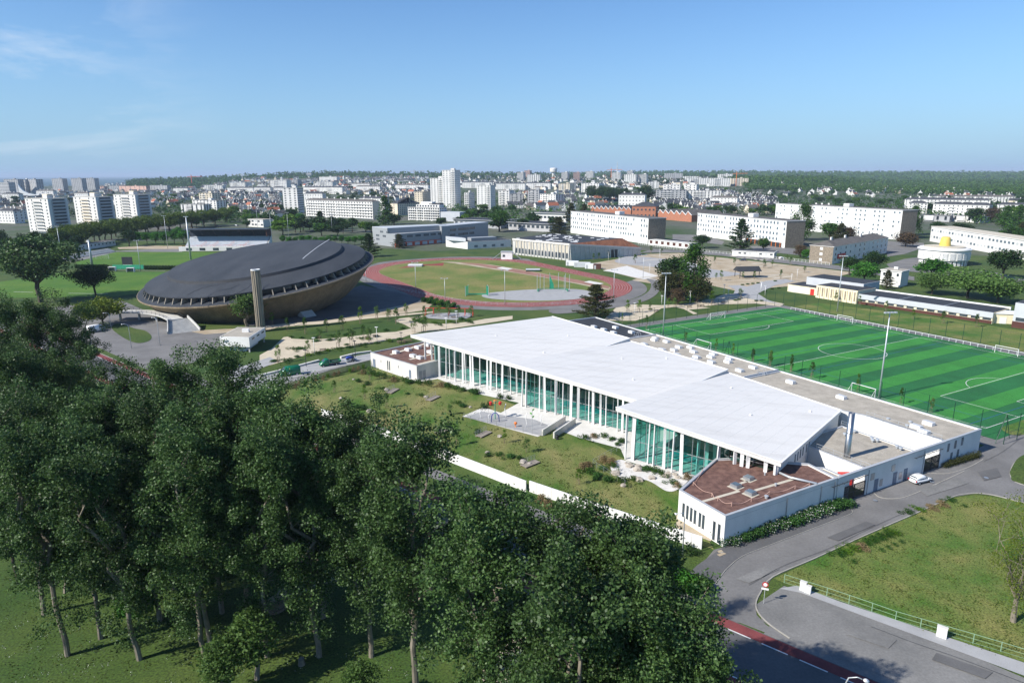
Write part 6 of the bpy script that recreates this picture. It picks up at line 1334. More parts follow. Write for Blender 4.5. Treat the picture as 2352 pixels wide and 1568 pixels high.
# ---- avenue of plane trees behind the stadium, park trees, garden trees
def tg(kind, px, ytop, label, name, **k):                # tree from foot and top pixel
    k['wide'] = k.get('wide', 1.)*1.28; return tree(kind, g(*px), ht(*px, ytop)*1.04, label, name, **k)
av = []
for row, (dy, n) in enumerate(((0, 16), (6, 15))):
    for k in range(n):
        t = (k+.3*row)/(n-1); x = 135+375*t; yt = 519-43*t**.8+dy*(1-t*.5); hgt = 16.5+RN.uniform(-.9, .9); P = g(x, yt, hgt); av.append(tree('avenue', (P.x, P.y, 0), hgt, name='plane_tree', group='avenue of plane trees behind the stadium', wide=1.3))
by_left(av, 'clipped plane tree, {n} from the left in the avenue behind the stadium')
lt = [tree('round_light', g(x, 562), RN.uniform(10, 12), name='lime_tree', group='bright green trees beside the grandstand') for x in (316, 338, 358, 379, 401, 422)]
lt += [tree('round_light', g(x, y), 10, name='lime_tree', group='bright green trees beside the grandstand') for x, y in ((410, 548), (470, 520), (492, 517), (452, 524))]
by_left(lt, 'bright green round tree, {n} from the left beside the grandstand')
tg('round_dark', (297, 566), 526, 'dark round evergreen left of the bright green trees by the stadium', 'evergreen_tree')
tg('big_dark', (95, 694), 532, 'large dark spreading tree with forked trunk left of the saucer arena', 'spreading_tree', wide=1.05)
tg('willow', (221, 680), 608, 'dark drooping tree in front of the stadium pitch', 'willow_tree')
tg('round_yellow', (238, 748), 686, 'yellow-green rounded tree beside the forecourt', 'round_tree')
tg('birch', zs(1090, 862), zs(0, 545)[1], 'pale weeping birch beside the fluted chimney', 'birch_tree', wide=1.5)
dk_ = [tree('round_dark', g(x, y), hh, name='evergreen_tree', group='dark trees behind the left stadium corner') for x, y, hh in ((20, 590, 14), (60, 585, 15), (110, 588, 16), (150, 580, 16), (180, 580, 13), (5, 570, 14), (85, 572, 14), (130, 566, 15))]
by_left(dk_, 'dark leafy tree, {n} from the left behind the left stadium corner')
for kind, px, yt, lab, nm, wd in (
    ('conifer', (848, 590), 538, 'dark spreading conifer at the right rim of the arena', 'conifer_tree', 1.1), ('conifer', h2(905, 1170), h2(0, 985)[1], 'brownish conifer in front of the red school floor', 'conifer_tree', 1.1),
    ('conifer', (1368, 729), 656, 'broad layered conifer behind the black pool roof', 'conifer_tree', 1.15), ('column', (1591, 690), 567, 'tall columnar poplar in the clump by the pitch', 'columnar_tree', 1.15),
    ('round_dark', (1545, 668), 588, 'blue-green cedar at the left of the clump by the pitch', 'cedar_tree', 1.0), ('juniper', (1533, 690), 620, 'dark olive cypress front left of the clump by the pitch', 'cypress_tree', 1.0), ('brown_round', (1562, 690), 628, 'brown-tinged tree in the middle of the clump by the pitch', 'brown_tree', .62), ('juniper', (1600, 694), 632, 'dark olive cypress front right of the clump by the pitch', 'cypress_tree', 1.15), ('brown_round', (1556, 700), 660, 'small brown bush at the foot of the clump by the pitch', 'brown_tree', .8),
    ('round_mid', (1147, 532), 482, 'big round green tree right of the grey school', 'round_tree', 1.0), ('conifer', (1284, 543), 500, 'olive conifer left of the first school slab', 'conifer_tree', 1.25), ('far_conifer', (1312, 512), 468, 'tall dark conifer behind the left end of the first school slab', 'conifer_tree', 1), ('far_conifer', (1341, 508), 470, 'second dark conifer behind the first school slab', 'conifer_tree', 1), ('round_dark', (1272, 530), 497, 'dark broad tree between the halls and the first school slab', 'round_tree', 1),
    ('far_column', (885, 516), 455, 'tall poplar between the balcony slab and the hip-roofed block', 'columnar_tree', 1.2), ('round_dark', (905, 522), 490, 'dark trees at the foot of the hip-roofed block', 'round_tree', 1.3), ('conifer', (737, 530), 486, 'dark pine in front of the balcony slab, left one', 'pine_tree', 1.0), ('conifer', (764, 532), 498, 'dark pine in front of the balcony slab, right one', 'pine_tree', 1.2), ('round_light', (690, 515), 488, 'bright green tree by the slim white tower', 'round_tree', .8), ('round_dark', (672, 512), 478, 'dark tree at the foot of the slim white tower', 'round_tree', 1.0),
    ('conifer', (1700, 576), 505, 'large olive conifer in front of the second school slab', 'conifer_tree', 1.0), ('round_dark', (1612, 570), 538, 'round dark bush-like tree left of the olive conifer', 'round_tree', 1.2), ('column', (1842, 552), 470, 'tall poplar between the second and third school slabs', 'columnar_tree', 1.2), ('round_mid', (1905, 562), 510, 'wide green tree in front of the third school slab', 'round_tree', 1.1), ('conifer', (1928, 566), 515, 'dark cedar beside the wide green tree', 'conifer_tree', .8), ('brown_round', (1945, 562), 520, 'purple-brown tree right of the dark cedar', 'brown_tree', .8),
    ('round_light', (1984, 650), 602, 'bright green round tree left of the rotunda', 'round_tree', 1.3), ('round_dark', (2003, 625), 577, 'dark cedar behind the bright green round tree', 'cedar_tree', 1.2), ('round_dark', (1950, 632), 588, 'dark tree left behind the bright green round tree', 'cedar_tree', 1.0), ('conifer', (2036, 664), 622, 'small dark conifer by the small white house', 'conifer_tree', .7), ('round_light', (2138, 648), 596, 'light green tree in front of the rotunda', 'round_tree', 1.3), ('round_pale', (2140, 676), 622, 'pale green rounded tree, left of the three by the low school', 'pale_tree', 1.15), ('round_pale', (2222, 684), 612, 'pale green rounded tree, middle of the three by the low school', 'pale_tree', 1.35), ('round_pale', (2290, 696), 630, 'pale green rounded tree, right of the three by the low school', 'pale_tree', 1.4), ('round_dark', (2303, 640), 572, 'dark spreading cedar right of the rotunda', 'cedar_tree', 1.2),
    ('column', (2096, 540), 475, 'tall poplar beside the end of the third school slab', 'columnar_tree', 1.1), ('round_dark', (2206, 545), 512, 'dark round tree above the rotunda', 'round_tree', 1.5), ('round_dark', (2150, 540), 508, 'dark tree left above the rotunda', 'round_tree', 1.2), ('round_dark', (2238, 512), 476, 'dark tree in front of the far right white block', 'round_tree', 1.2), ('brown_round', (2274, 510), 476, 'brownish tree beside the far right white block', 'brown_tree', .9), ('far_column', (2308, 520), 476, 'left of two columnar poplars at the right edge', 'columnar_tree', 1), ('far_column', (2338, 518), 474, 'right of two columnar poplars at the right edge', 'columnar_tree', 1), ('brown_round', (2080, 567), 533, 'brownish bush at the end of the third school slab', 'brown_tree', 1.3), ('round_mid', (2320, 560), 520, 'green tree at the right edge above the rotunda wing', 'round_tree', 1.6), ('conifer', (2345, 556), 512, 'dark conifer at the right edge above the rotunda wing', 'conifer_tree', 1.),
    ('round_mid', (1752, 580), 545, 'small green tree right of the olive conifer', 'round_tree', .9), ('brown_round', (1838, 592), 562, 'brown shrub tree left of the stone-ended block', 'brown_tree', .8), ('round_light', (1850, 598), 572, 'light green shrub tree at the stone-ended block', 'round_tree', .8), ('round_dark', (1480, 470), 424, 'dark stone pine standing apart right of the pine group', 'stone_pine', 1.)):
    tg(kind, px, yt, lab, nm, wide=wd)
sp4 = []
for x, Y in ((1383, 1150), (1400, 1120), (1418, 1140), (1434, 1170), (1360, 1180), (1408, 1200)):
    p = gx(x, Y); sp4.append(tree('stone_pine', (p.x, p.y, 0), RN.uniform(27, 33), name='stone_pine', group='dark stone pines in the middle of town'))
by_left(sp4, 'dark umbrella-shaped stone pine, {n} from the left in the group in the middle of town')
row = [tree('round_light', g(x, 562+RN.uniform(-2, 2)), RN.uniform(6, 8), name='field_tree', group='row of young trees behind the arena roof') for x in range(650, 840, 15)]
by_left(row, 'young light green tree, {n} from the left in the row behind the arena roof')
# town trees, individuals
TAREA = ('left of the balcony slab', 'left of the highest tower', 'between the grey school and first slab', 'behind the second school slab', 'in the right-hand suburb', 'behind the three tower blocks', 'behind the arena roof', 'below the far skyline towers')
tp = [[(350, 440), (520, 430), (660, 480), (660, 530), (480, 520), (380, 500)], [(690, 425), (1000, 415), (1000, 460), (880, 470), (700, 460)], [(1000, 480), (1160, 470), (1300, 470), (1300, 520), (1160, 540), (1000, 520)], [(1480, 440), (1800, 440), (1800, 500), (1500, 500)], [(1740, 440), (2352, 445), (2352, 520), (2120, 490), (1800, 470)], [(-10, 430), (420, 428), (420, 470), (-10, 480)], [(560, 510), (860, 520), (860, 548), (620, 545)], [(1150, 410), (1560, 405), (1560, 440), (1180, 440)]]
for poly, n, an in zip(tp, (40, 46, 26, 40, 60, 40, 22, 60), TAREA):
    k = 0; tt = []
    while k < n:
        x, y = RN.uniform(min(p[0] for p in poly), max(p[0] for p in poly)), RN.uniform(min(p[1] for p in poly), max(p[1] for p in poly))
        if not pip((x, y), poly): continue
        P = gt(x, y); k += 1
        tt.append(tree(RN.choice(('far_mid', 'far_dark', 'far_dark', 'far_mid', 'far_pale')), P, RN.uniform(8, 14), name='town_tree', group='town trees '+an, wide=RN.uniform(1.1, 1.7)))
    by_left(tt, 'town tree, {n} from the left '+an)
# far woods: one mass of crowns
def wood(name, lab, spots, hgt, m, npc=7, q=2.6):
    n = len(spots); C = []
    for (x, y, z) in spots:
        r = hgt*RN.uniform(.38, .62); C.append(blob((x, y, z+hgt*.5*RN.uniform(.7, 1.15)), r, npc, .8, .6))
    o = obj(name, leaf_mesh(name, np.concatenate(C), q*hgt/7, m), None); stuff(o); tag(o, lab, 'wood'); return o
def scatter(poly, n, z=0.):
    out = []
    while len(out) < n:
        x, y = RN.uniform(min(p[0] for p in poly), max(p[0] for p in poly)), RN.uniform(min(p[1] for p in poly), max(p[1] for p in poly))
        if pip((x, y), poly): P = gt(x, y); out.append((P.x, P.y, P.z))
    return out
rng = np.random.default_rng(77)
w1 = scatter([(1700, 424), (2500, 432), (2500, 452), (2100, 447), (1900, 440), (1720, 436)], 2600)
wood('wood', 'wide green wood covering the ground on the right below the skyline', w1, 14, 'leaf_wood', 26, 2.0)
w2 = scatter([(1640, 411), (2500, 414), (2500, 432), (1700, 425)], 4200); wood('wood', 'dark green wood further back below the right skyline', w2, 17, 'leaf_wood', 14, 3.0)
def on_ridge(prof, Y, dpt, n, hgt, m, lab):
    S = []
    for k in range(n):
        i = RN.randrange(len(prof)-1); t = RN.random(); x = prof[i][0]*(1-t)+prof[i+1][0]*t; y = prof[i][1]*(1-t)+prof[i+1][1]*t; p = at(x, y, Y); s = RN.random()**.8
        zz = max(4, p.z)*(1-s)-2*s; YY = Y-dpt*s; S.append((p.x*YY/Y, YY, zz-1))
    return wood('wood', lab, S, hgt, m, 8, 3.4)
on_ridge([(290, 416), (380, 412), (470, 408.5), (560, 404), (650, 400), (730, 397.5), (820, 397), (900, 398.5), (1000, 397.5), (1120, 398.5), (1240, 400), (1360, 399)], 3600, 900, 3200, 17, 'leaf_mid', 'dark wood covering the low hill left of the highest tower')
on_ridge([(1180, 402), (1330, 399), (1450, 397), (1560, 396), (1680, 395.5), (1800, 396.5), (1930, 397), (2060, 397), (2200, 397.5), (2352, 398), (2600, 397)], 5200, 1500, 5200, 22, 'leaf_wood', 'hazy wood along the right skyline')
w3 = scatter([(1000, 404), (1560, 402), (1720, 411), (1560, 418), (1000, 416)], 900); wood('wood', 'scattered wood between the far towers below the middle skyline', w3, 13, 'leaf_dark', 14, 2.0)

for i, (poly, n, m_) in enumerate((([(350, 446), (520, 430), (690, 440), (690, 505), (640, 520), (480, 512), (360, 490)], 520, 'leaf_mid'), ([(690, 420), (1000, 412), (1000, 470), (880, 480), (700, 458)], 420, 'leaf_dark'), ([(1000, 440), (1160, 440), (1500, 440), (1500, 480), (1300, 500), (1160, 530), (1010, 500)], 420, 'leaf_mid'), ([(1500, 432), (1800, 436), (1800, 500), (1500, 490)], 460, 'leaf_dark'), ([(1760, 440), (2352, 445), (2352, 530), (2120, 500), (1800, 472)], 620, 'leaf_mid'), ([(-10, 425), (420, 425), (420, 475), (350, 500), (-10, 500)], 420, 'leaf_dark'))):
    wood('greenery', ('mid-green garden trees and hedges left of the slim tower', 'dark garden trees left of the highest tower', 'garden trees and hedges in the middle of town', 'dark garden trees behind the second school slab', 'garden trees and hedges of the right-hand suburb', 'dark garden trees behind the three tower blocks')[i], scatter(poly, n), 9.5, m_, 26, 1.5)
# ================================================================ masts, lamps, fences
def mast(px, ytop, label, arms=2, r=.2, heads=4, P=None, h=None, m='galvanised', name='floodlight_mast', group='floodlight masts'):
    P = P or g(*px); h = h or ht(*px, ytop); r_ = thing(name, label, 'floodlight', (P.x, P.y, 0), RN.uniform(-.2, .2), group)
    MB().tube([(0, 0, -.2), (0, 0, h)], [r, r*.5], 8).build('pole', m, r_, True)
    if heads:
        MB().bar((-1.3, 0, h), (1.3, 0, h), .12).build('crossarm', m, r_)
        for k in range(heads): x = -1.2+2.4*k/max(1, heads-1); MB().box(x-.28, x+.28, -.55, .05, h-.05, h+.25).build('lamp_head', 'galvanised', r_)
    return r_
mast(None, 0, 'tall floodlight mast at the near touchline of the striped pitch, right one', P=V_((85.9, 151.1, 0)), h=20.4, r=.22)
p = g(*z3(1190, -90), 20.4) if False else g(1530, 628, 20.4); mast(None, 0, 'tall floodlight mast at the near touchline of the striped pitch, left one', P=V_((p.x, p.y, 0)), h=20.4, r=.22)
mast(zr(1022, 1190), zr(0, 795)[1], 'tall floodlight mast beyond the far touchline of the striped pitch', r=.22)
for a, c, lab in (((255, 180), (0, 38), 'thin mast on the left infield edge of the running track'), ((390, 222), (0, 112), 'short mast at the near bend of the running track'), ((668, 238), (0, 74), 'thin mast at the near straight of the running track'), ((1173, 207), (0, 72), 'thin mast at the right bend of the running track'), ((1310, 114), (0, 2), 'thin mast on the car park beyond the track'), ((23, 128), (0, 70), 'thin short mast at the left bend of the running track')):
    mast(zt(*a), zt(*c)[1], lab, r=.14, heads=2)
for a, c, r, hd, lab in (((415, 355), (0, 122), .22, 4, 'mast with lamp cluster behind the big dark tree'), ((1115, 268), (0, 52), .2, 3, 'thin mast left of the grandstand'), ((612, 380), (0, 212), .75, 0, 'thick silver steel flue-like mast in front of the stadium pitch'), ((935, 418), (0, 215), .18, 2, 'dark thin mast beside the scoreboard'), ((1268, 342), (0, 58), .62, 6, 'thick mast with antenna panels in front of the grandstand')):
    mast(zf(*a), zf(*c)[1], lab, r=r, heads=hd)
for a, c, lab in (((1340, 1095), (0, 700), 'thin mast right of the grandstand'), ((1568, 1060), (0, 690), 'thin mast on the training field right of the grandstand'), ((2155, 965), (0, 710), 'thin mast far right on the training field'), ((400, 893), (0, 690), 'thin mast behind the grandstand roof'), ((1145, 893), (0, 615), 'thin mast behind the grandstand near the white clubhouse')):
    mast(h1(*a), h1(*c)[1], lab, r=.16, heads=2)
def lamp(px, ytop, kind, P=None, h=None, group='lamps along the promenade', label='l'):
    P = P or g(*px); h = h or max(2.5, min(12, ht(*px, ytop))); m = 'white_paint' if kind == 'w' else ('dark_metal' if kind == 'd' else 'galvanised'); r_ = thing('street_lamp', label, 'lamp', (P.x, P.y, 0), RN.uniform(-.6, .6), group)
    if kind == 'c':
        MB().tube([(0, 0, -.1), (0, 0, h*.85), (-.25, 0, h*.96), (-.9, 0, h), (-1.3, 0, h-.05)], [.1, .07, .06, .05, .05], 7).build('pole', m, r_, True); MB().lathe([(0, -.14), (.2, -.1), (.26, 0), (.16, .1), (0, .13)], 12, (-1.6, 0, h-.05)).build('lamp_head', 'white_paint', r_, True)
    else:
        MB().tube([(0, 0, -.1), (0, 0, h)], [.09, .07], 7).build('pole', m, r_, True); MB().box(-.45, .45, -.28, .28, h, h+.13).build('lamp_head', m, r_)
    return r_
pl = [lamp(zp(*a), zp(*c)[1], k) for a, c, k in (((285, 430), (0, 325), 'w'), ((700, 345), (0, 254), 'w'), ((1227, 235), (0, 147), 'w'), ((1160, 268), (0, 194), 'w'), ((230, 515), (0, 405), 'd'), ((557, 455), (0, 345), 'd'), ((862, 365), (0, 290), 'd'))]
pl += [lamp(z3(*a), z3(*c)[1], 'w') for a, c in (((1150, 245), (0, 172)), ((1380, 235), (0, 138)), ((1655, 175), (0, 82)), ((1955, 145), (0, 60)), ((930, 318), (0, 232)), ((1693, 170), (0, 138)), ((1990, 170), (0, 92)), ((1960, 120), (0, 60)))]
pl += [lamp(zw(*a), zw(*c)[1], 'w') for a, c in (((1155, 195), (0, 150)), ((1188, 175), (0, 122)), ((332, 142), (0, 92)), ((154, 98), (0, 52)), ((390, 65), (0, 5)), ((92, 70), (0, 22)))]
by_left(pl, 'slim promenade lamp with flat head, {n} from the left along the sandy walk')
rl_ = [lamp(zc(1060, 1548), zc(0, 1080)[1], 'c', group='curved street lamps'), lamp(zB(1070, 480), zB(0, 280)[1], 'c', group='curved street lamps'), lamp(zB(1303, 460), zB(0, 232)[1], 'c', group='curved street lamps'), lamp(zB(905, 320), zB(0, 190)[1], 'c', group='curved street lamps'), lamp(zB(2250, 830), zB(0, 745)[1], 'c', group='curved street lamps')]
p = g(1950, 1540, 8.5); rl_.append(lamp(None, 0, 'c', P=V_((p.x-.4, p.y-.3, 0)), h=8.5, group='curved street lamps')); rl_[-1].rotation_euler.z = 2.6
by_left(rl_, 'grey street lamp with drooping head, {n} from the left along the roads')
def fence(label, pts, step, h, m, rails=(), r=.05, name='fence', panel=None, cat='fence'):
    L = along(pts, step); o_ = L[0]; root = thing(name, label, cat, (o_.x, o_.y, 0)); me = MB().box(-r, r, -r, r, -.1, h).mesh('post'); me.materials.append(M[m])
    for p in L: obj('post', me, None, root, loc=(p.x-o_.x, p.y-o_.y, 0))
    for z, t in rails:
        b = MB()
        for p, q in zip(L, L[1:]): b.bar((p.x-o_.x, p.y-o_.y, z), (q.x-o_.x, q.y-o_.y, z), t)
        b.build('rail', m, root)
    return root
def uvl(*L): return [uv(*p) for p in L]
fence('tall green post fence between the pool and the striped pitch', uvl((-6, -6.6), (112, -6.6)), 5.2, 6, 'fence_green', ((6, .035), (3, .03), (.1, .04)), .045)
fence('tall green post fence beyond the far touchline of the striped pitch', uvl((-5, 74.5), (118, 74.5)), 5.2, 5.5, 'fence_green', ((5.5, .04), (2.7, .03)), .05)
fence('tall green post fence behind the far goal of the striped pitch', uvl((-7, -6), (-7, 74)), 5.2, 5.5, 'fence_green', ((5.5, .04), (2.7, .03), (1.1, .05)), .05)
fence('tall green post fence at the near end of the striped pitch beside the street', uvl((112.6, -6), (112.6, 60)), 5.0, 5.5, 'fence_green', ((5.5, .04), (2.2, .04), (1.1, .04)), .05)
b_ = thing('fence_brace', 'pair of crossed green stay posts at the fence corner by the street', 'fence', uv(111.5, -4))
for a, c in (((0, 0, 5.5), (-2.6, -1.6, 0)), ((0, 0, 5.5), (2.2, 1.2, 0)), ((0, 0, 5.5), (.6, 2.4, 0))): MB().bar(a, c, .09).build('stay', 'fence_green', b_)
b_ = thing('fence_brace', 'tripod of green stay posts beside the pitch half-way line', 'fence', uv(43, -6.8))
for a, c in (((0, 0, 6), (-1.2, 1.8, 0)), ((0, 0, 6), (1.2, -1.8, 0)), ((0, 0, 6), (0, 0, 0))): MB().bar(a, c, .09).build('stay', 'fence_green', b_)
fence('white tubular barrier along the far touchline of the striped pitch', uvl((2, 70.4), (118, 70.4)), 2.1, 1.05, 'white_paint', ((1.05, .09),), .05, 'barrier', cat='barrier')
fence('white tubular barrier round the near bend of the running track', [tr(33+57*math.cos(a), 57*math.sin(a)) for a in [math.radians(t) for t in range(95, 95, 1)]] or [V_(p[:2]) for p in [g(*zt(*q)) for q in ((5, 118), (80, 140), (200, 172), (330, 195), (440, 217), (600, 235), (760, 240), (1000, 232))]], 2.5, 1.0, 'galvanised', ((1.0, .07), (.5, .05)), .04, 'barrier', cat='barrier')
fence('pale green mesh fence between the meadow and the verge', [g(*zA(1340, 662)), g(*zA(1810, 812)), g(*zA(2352, 1003)), g(2352, 1512), g(2480, 1560)], 2.55, 1.25, 'fence_pale', ((1.22, .04), (.62, .025), (.1, .025)), .03)
fence('dark slatted fence of thin posts along the service lane by the vans', [g(*z2(*p)) for p in ((170, 920), (430, 850), (700, 785), (900, 745))], .34, 1.9, 'wood_grey', ((1.5, .05), (.4, .05)), .05)
fence('low wire fence along the pool garden terrace', [g(*z2(*p)) for p in ((905, 770), (1020, 800), (1280, 880), (1700, 920), (1880, 960), (2060, 1010))], 2.2, 1.0, 'metal_grey', ((1.0, .03),), .03)
fence('low wire fence of the lower pool garden', [g(*z2(*p)) for p in ((1655, 1165), (1730, 1190), (2000, 1245), (2160, 1285), (2290, 1315))], 2.2, 1.1, 'metal_grey', ((1.1, .03),), .03)
fence('low post fence between the lawn and the gravel bed', [g(*zc(*p)) for p in ((440, 440), (370, 490), (290, 530), (135, 620), (230, 670), (330, 735), (430, 800), (530, 850))], 2.0, 1.1, 'metal_grey', ((1.1, .03), (.6, .02)), .035)
fence('white railing in front of the school grounds beside the car park', [g(*zg(*p)) for p in ((1590, 905), (1900, 950), (2352, 990))]+[g(*zr(*p)) for p in ((440, 800), (700, 830), (980, 862))], 2.5, 1.6, 'white_paint', ((1.6, .08), (.9, .05), (.3, .05)), .06, 'railing', cat='railing')
# goals
def goal(P, rz, w, h, label, m='white_paint', net=True):
    r_ = thing('goal', label, 'goal', P, rz)
    b = MB(); b.bar((-w/2, 0, 0), (-w/2, 0, h), .12); b.bar((w/2, 0, 0), (w/2, 0, h), .12); b.bar((-w/2-.06, 0, h), (w/2+.06, 0, h), .12); b.build('frame', m, r_)
    b = MB(); b.bar((-w/2, 0, h), (-w/2, 1.8, 0), .05); b.bar((w/2, 0, h), (w/2, 1.8, 0), .05); b.bar((-w/2, 1.8, .05), (w/2, 1.8, .05), .05); b.build('stay', m, r_)
    if net:
        b = MB()
        for k in range(1, 14): x = -w/2+w*k/14; b.bar((x, 0, h), (x, 1.8, .02), .015)
        for k in range(1, 6): t = k/6; b.bar((-w/2, 1.8*t, h*(1-t)), (w/2, 1.8*t, h*(1-t)), .015)
        stuff(b.build('net', m, r_))
    return r_
goal(uv(0, cw, .09), TH+math.pi/2-math.pi+math.pi*1.0*0+math.pi*0, 7.32, 2.44, 'white main goal at the far end of the striped pitch').rotation_euler.z = TH+math.pi/2
for (u, v), s, lab in (((28, -1.2), 0, 'white side goal at the near touchline behind the black roof'), ((80, -1.2), 0, 'white side goal at the near touchline by the floodlight mast'), ((26.5, PW+1), 1, 'white side goal at the far touchline by the floodlight mast'), ((78, PW+1), 1, 'white side goal at the far touchline on the right')):
    goal(uv(u, v, .09), TH+(0 if s else math.pi), 6, 2.1, lab, net=False)
goal(g(*zf(680, 338)), .2, 7.3, 2.4, 'white goal on the stadium pitch')
# ================================================================ vehicles
def wheel(r_, x, y, rad, w=.2):
    a = MB(); n = 16; pr = [(rad*.62, -w/2), (rad, -w/2), (rad, w/2), (rad*.62, w/2)]; vs = []
    for rr, yy in pr:
        for j in range(n): t = 2*math.pi*j/n; vs.append((rr*math.cos(t), yy, rr*math.sin(t)))
    a.add(vs, [(i*n+j, i*n+(j+1) % n, (i+1)*n+(j+1) % n, (i+1)*n+j) for i in range(3) for j in range(n)]+[tuple(range(n)), tuple(range(3*n, 4*n))[::-1]]); o_ = a.build('wheel', 'rubber', r_, loc=(x, y, rad))
    b = MB(); s = 1 if y > 0 else -1; vs = [(rad*.6*math.cos(2*math.pi*j/10), s*(w/2+.01), rad*.6*math.sin(2*math.pi*j/10)) for j in range(10)]; b.add(vs, [tuple(range(10))]); b.build('rim', 'galvanised', o_)
def loft(sections):                                        # body from cross sections (x, half width low, half width high, z low, z mid, z high)
    b = MB(); vs = []
    for x, w0, w1, z0, zm, z1 in sections: vs += [(x, -w0*.92, z0), (x, -w0, zm), (x, -w1, z1), (x, w1, z1), (x, w0, zm), (x, w0*.92, z0)]
    n = len(sections); f = [(6*i+j, 6*i+(j+1) % 6, 6*i+6+(j+1) % 6, 6*i+6+j) for i in range(n-1) for j in range(6)]+[(5, 4, 3, 2, 1, 0), tuple(6*(n-1)+j for j in range(6))]
    return b.add(vs, f)
def panel(pts, o): return MB().add(pts, [tuple(range(len(pts)))])
def hatchback(label, P, rz, paint, name='parked_car', group=None):
    r_ = thing(name, label, 'car', P, rz, group)
    b = loft([(-2.02, .70, .66, .38, .55, .62), (-1.95, .82, .76, .28, .6, .92), (-1.5, .87, .80, .22, .62, .98), (0, .88, .82, .2, .62, .96), (1.0, .87, .80, .22, .62, .92), (1.65, .84, .72, .24, .6, .78), (1.98, .74, .6, .3, .5, .62), (2.05, .6, .5, .36, .45, .52)]); o_ = b.build('body', paint, r_, True)
    md = o_.modifiers.new('subsurf', 'SUBSURF'); md.levels = 1; md.render_levels = 1
    loft([(-1.9, .74, .62, .9, 1.0, 1.1), (-1.6, .76, .6, .9, 1.1, 1.38), (-.8, .78, .62, .9, 1.15, 1.48), (.1, .78, .6, .9, 1.12, 1.45), (.7, .77, .56, .9, 1.02, 1.16), (1.05, .74, .6, .88, .92, .95)]).build('cabin', paint, r_, True)
    for s in (-1, 1):
        panel([(-1.35, s*.785, .97), (-.3, s*.80, .97), (-.3, s*.66, 1.36), (-1.2, s*.655, 1.34)], 0).build('side_window', 'window_glass', r_); panel([(-.2, s*.80, .97), (.75, s*.785, .97), (.25, s*.66, 1.33), (-.2, s*.665, 1.36)], 0).build('side_window', 'window_glass', r_)
    panel([(.98, -.68, .95), (.98, .68, .95), (.28, .56, 1.42), (.28, -.56, 1.42)], 0).build('windscreen', 'window_glass', r_); panel([(-1.98, -.62, .98), (-1.98, .62, .98), (-1.66, .56, 1.36), (-1.66, -.56, 1.36)], 0).build('rear_window', 'window_glass', r_)
    for s in (-1, 1): MB().box(-2.06, -1.98, s*.72-.12, s*.72+.12, .66, .88).build('tail_light', 'lamp_red', r_); MB().box(1.86, 1.98, s*.6-.15, s*.6+.15, .55, .68).build('headlight', 'glass_clear', r_); MB().box(.55, .75, s*.95-.1, s*.95+.1, .92, 1.05).build('mirror', paint, r_)
    for x in (-1.28, 1.3):
        for y in (-.78, .78): wheel(r_, x, y, .31)
    return r_
def heading(a, c): p, q = g(*a), g(*c); return math.atan2(q.y-p.y, q.x-p.x)
hatchback('white hatchback parked in front of the pool street wall', g(*zd(1350, 745)), heading(zd(1290, 778), zd(1440, 742)), 'car_white')
far_cars = []
for i, (q, m_) in enumerate(((h2(490, 880), 'cloth_dark'), (h2(530, 880), 'red_paint'), (h1(845, 870), 'car_white'), (h1(635, 885), 'cloth_dark'), (zr(625, 815), 'car_white'), (zr(825, 805), 'car_white'), (zr(740, 685), 'cloth_dark'), (zr(780, 690), 'cloth_dark'), (zr(350, 828), 'cloth_dark'), (zl(800, 885), 'car_white'), (zl(1960, 745), 'cloth_dark'))):
    far_cars.append(hatchback('c', g(*q), RN.uniform(0, 6.28), m_, group='cars parked beyond the sports grounds'))
by_left(far_cars, 'small distant parked car, {n} from the left beyond the sports grounds')
def van(label, P, rz):
    r_ = thing('delivery_van', label, 'van', P, rz)
    b = loft([(-2.75, .93, .86, .4, 1.2, 2.3), (-2.6, .98, .9, .3, 1.2, 2.42), (0, .99, .92, .28, 1.2, 2.45), (1.0, .98, .9, .28, 1.2, 2.38), (1.75, .96, .8, .3, 1.1, 1.62), (2.05, .95, .8, .3, .95, 1.25), (2.55, .9, .72, .32, .75, 1.0), (2.7, .76, .6, .4, .6, .75)]); b.build('body', 'van_green', r_, True)
    panel([(1.78, -.78, 1.66), (1.78, .78, 1.66), (1.12, .82, 2.3), (1.12, -.82, 2.3)], 0).build('windscreen', 'window_glass', r_)
    for s in (-1, 1): panel([(.35, s*.975, 1.35), (1.55, s*.955, 1.3), (1.15, s*.925, 1.98), (.35, s*.945, 2.0)], 0).build('side_window', 'window_glass', r_); MB().box(2.5, 2.62, s*.62-.16, s*.62+.16, .72, .95).build('headlight', 'sign_white', r_); MB().box(1.3, 1.5, s*1.12-.12, s*1.12+.12, 1.3, 1.6).build('mirror', 'dark_metal', r_); panel([(.1, s*.995, .7), (.9, s*.995, .7), (.9, s*.995, 1.0), (.1, s*.995, 1.0)], 0).build('door_lettering', 'sign_white', r_)
    for x in (-1.75, 1.65):
        for y in (-.88, .88): wheel(r_, x, y, .34, .24)
    return r_
hv = heading(z2(330, 795), z2(160, 820))
van('green panel van on the service lane beside the dark fence', g(*z2(240, 818)), hv)
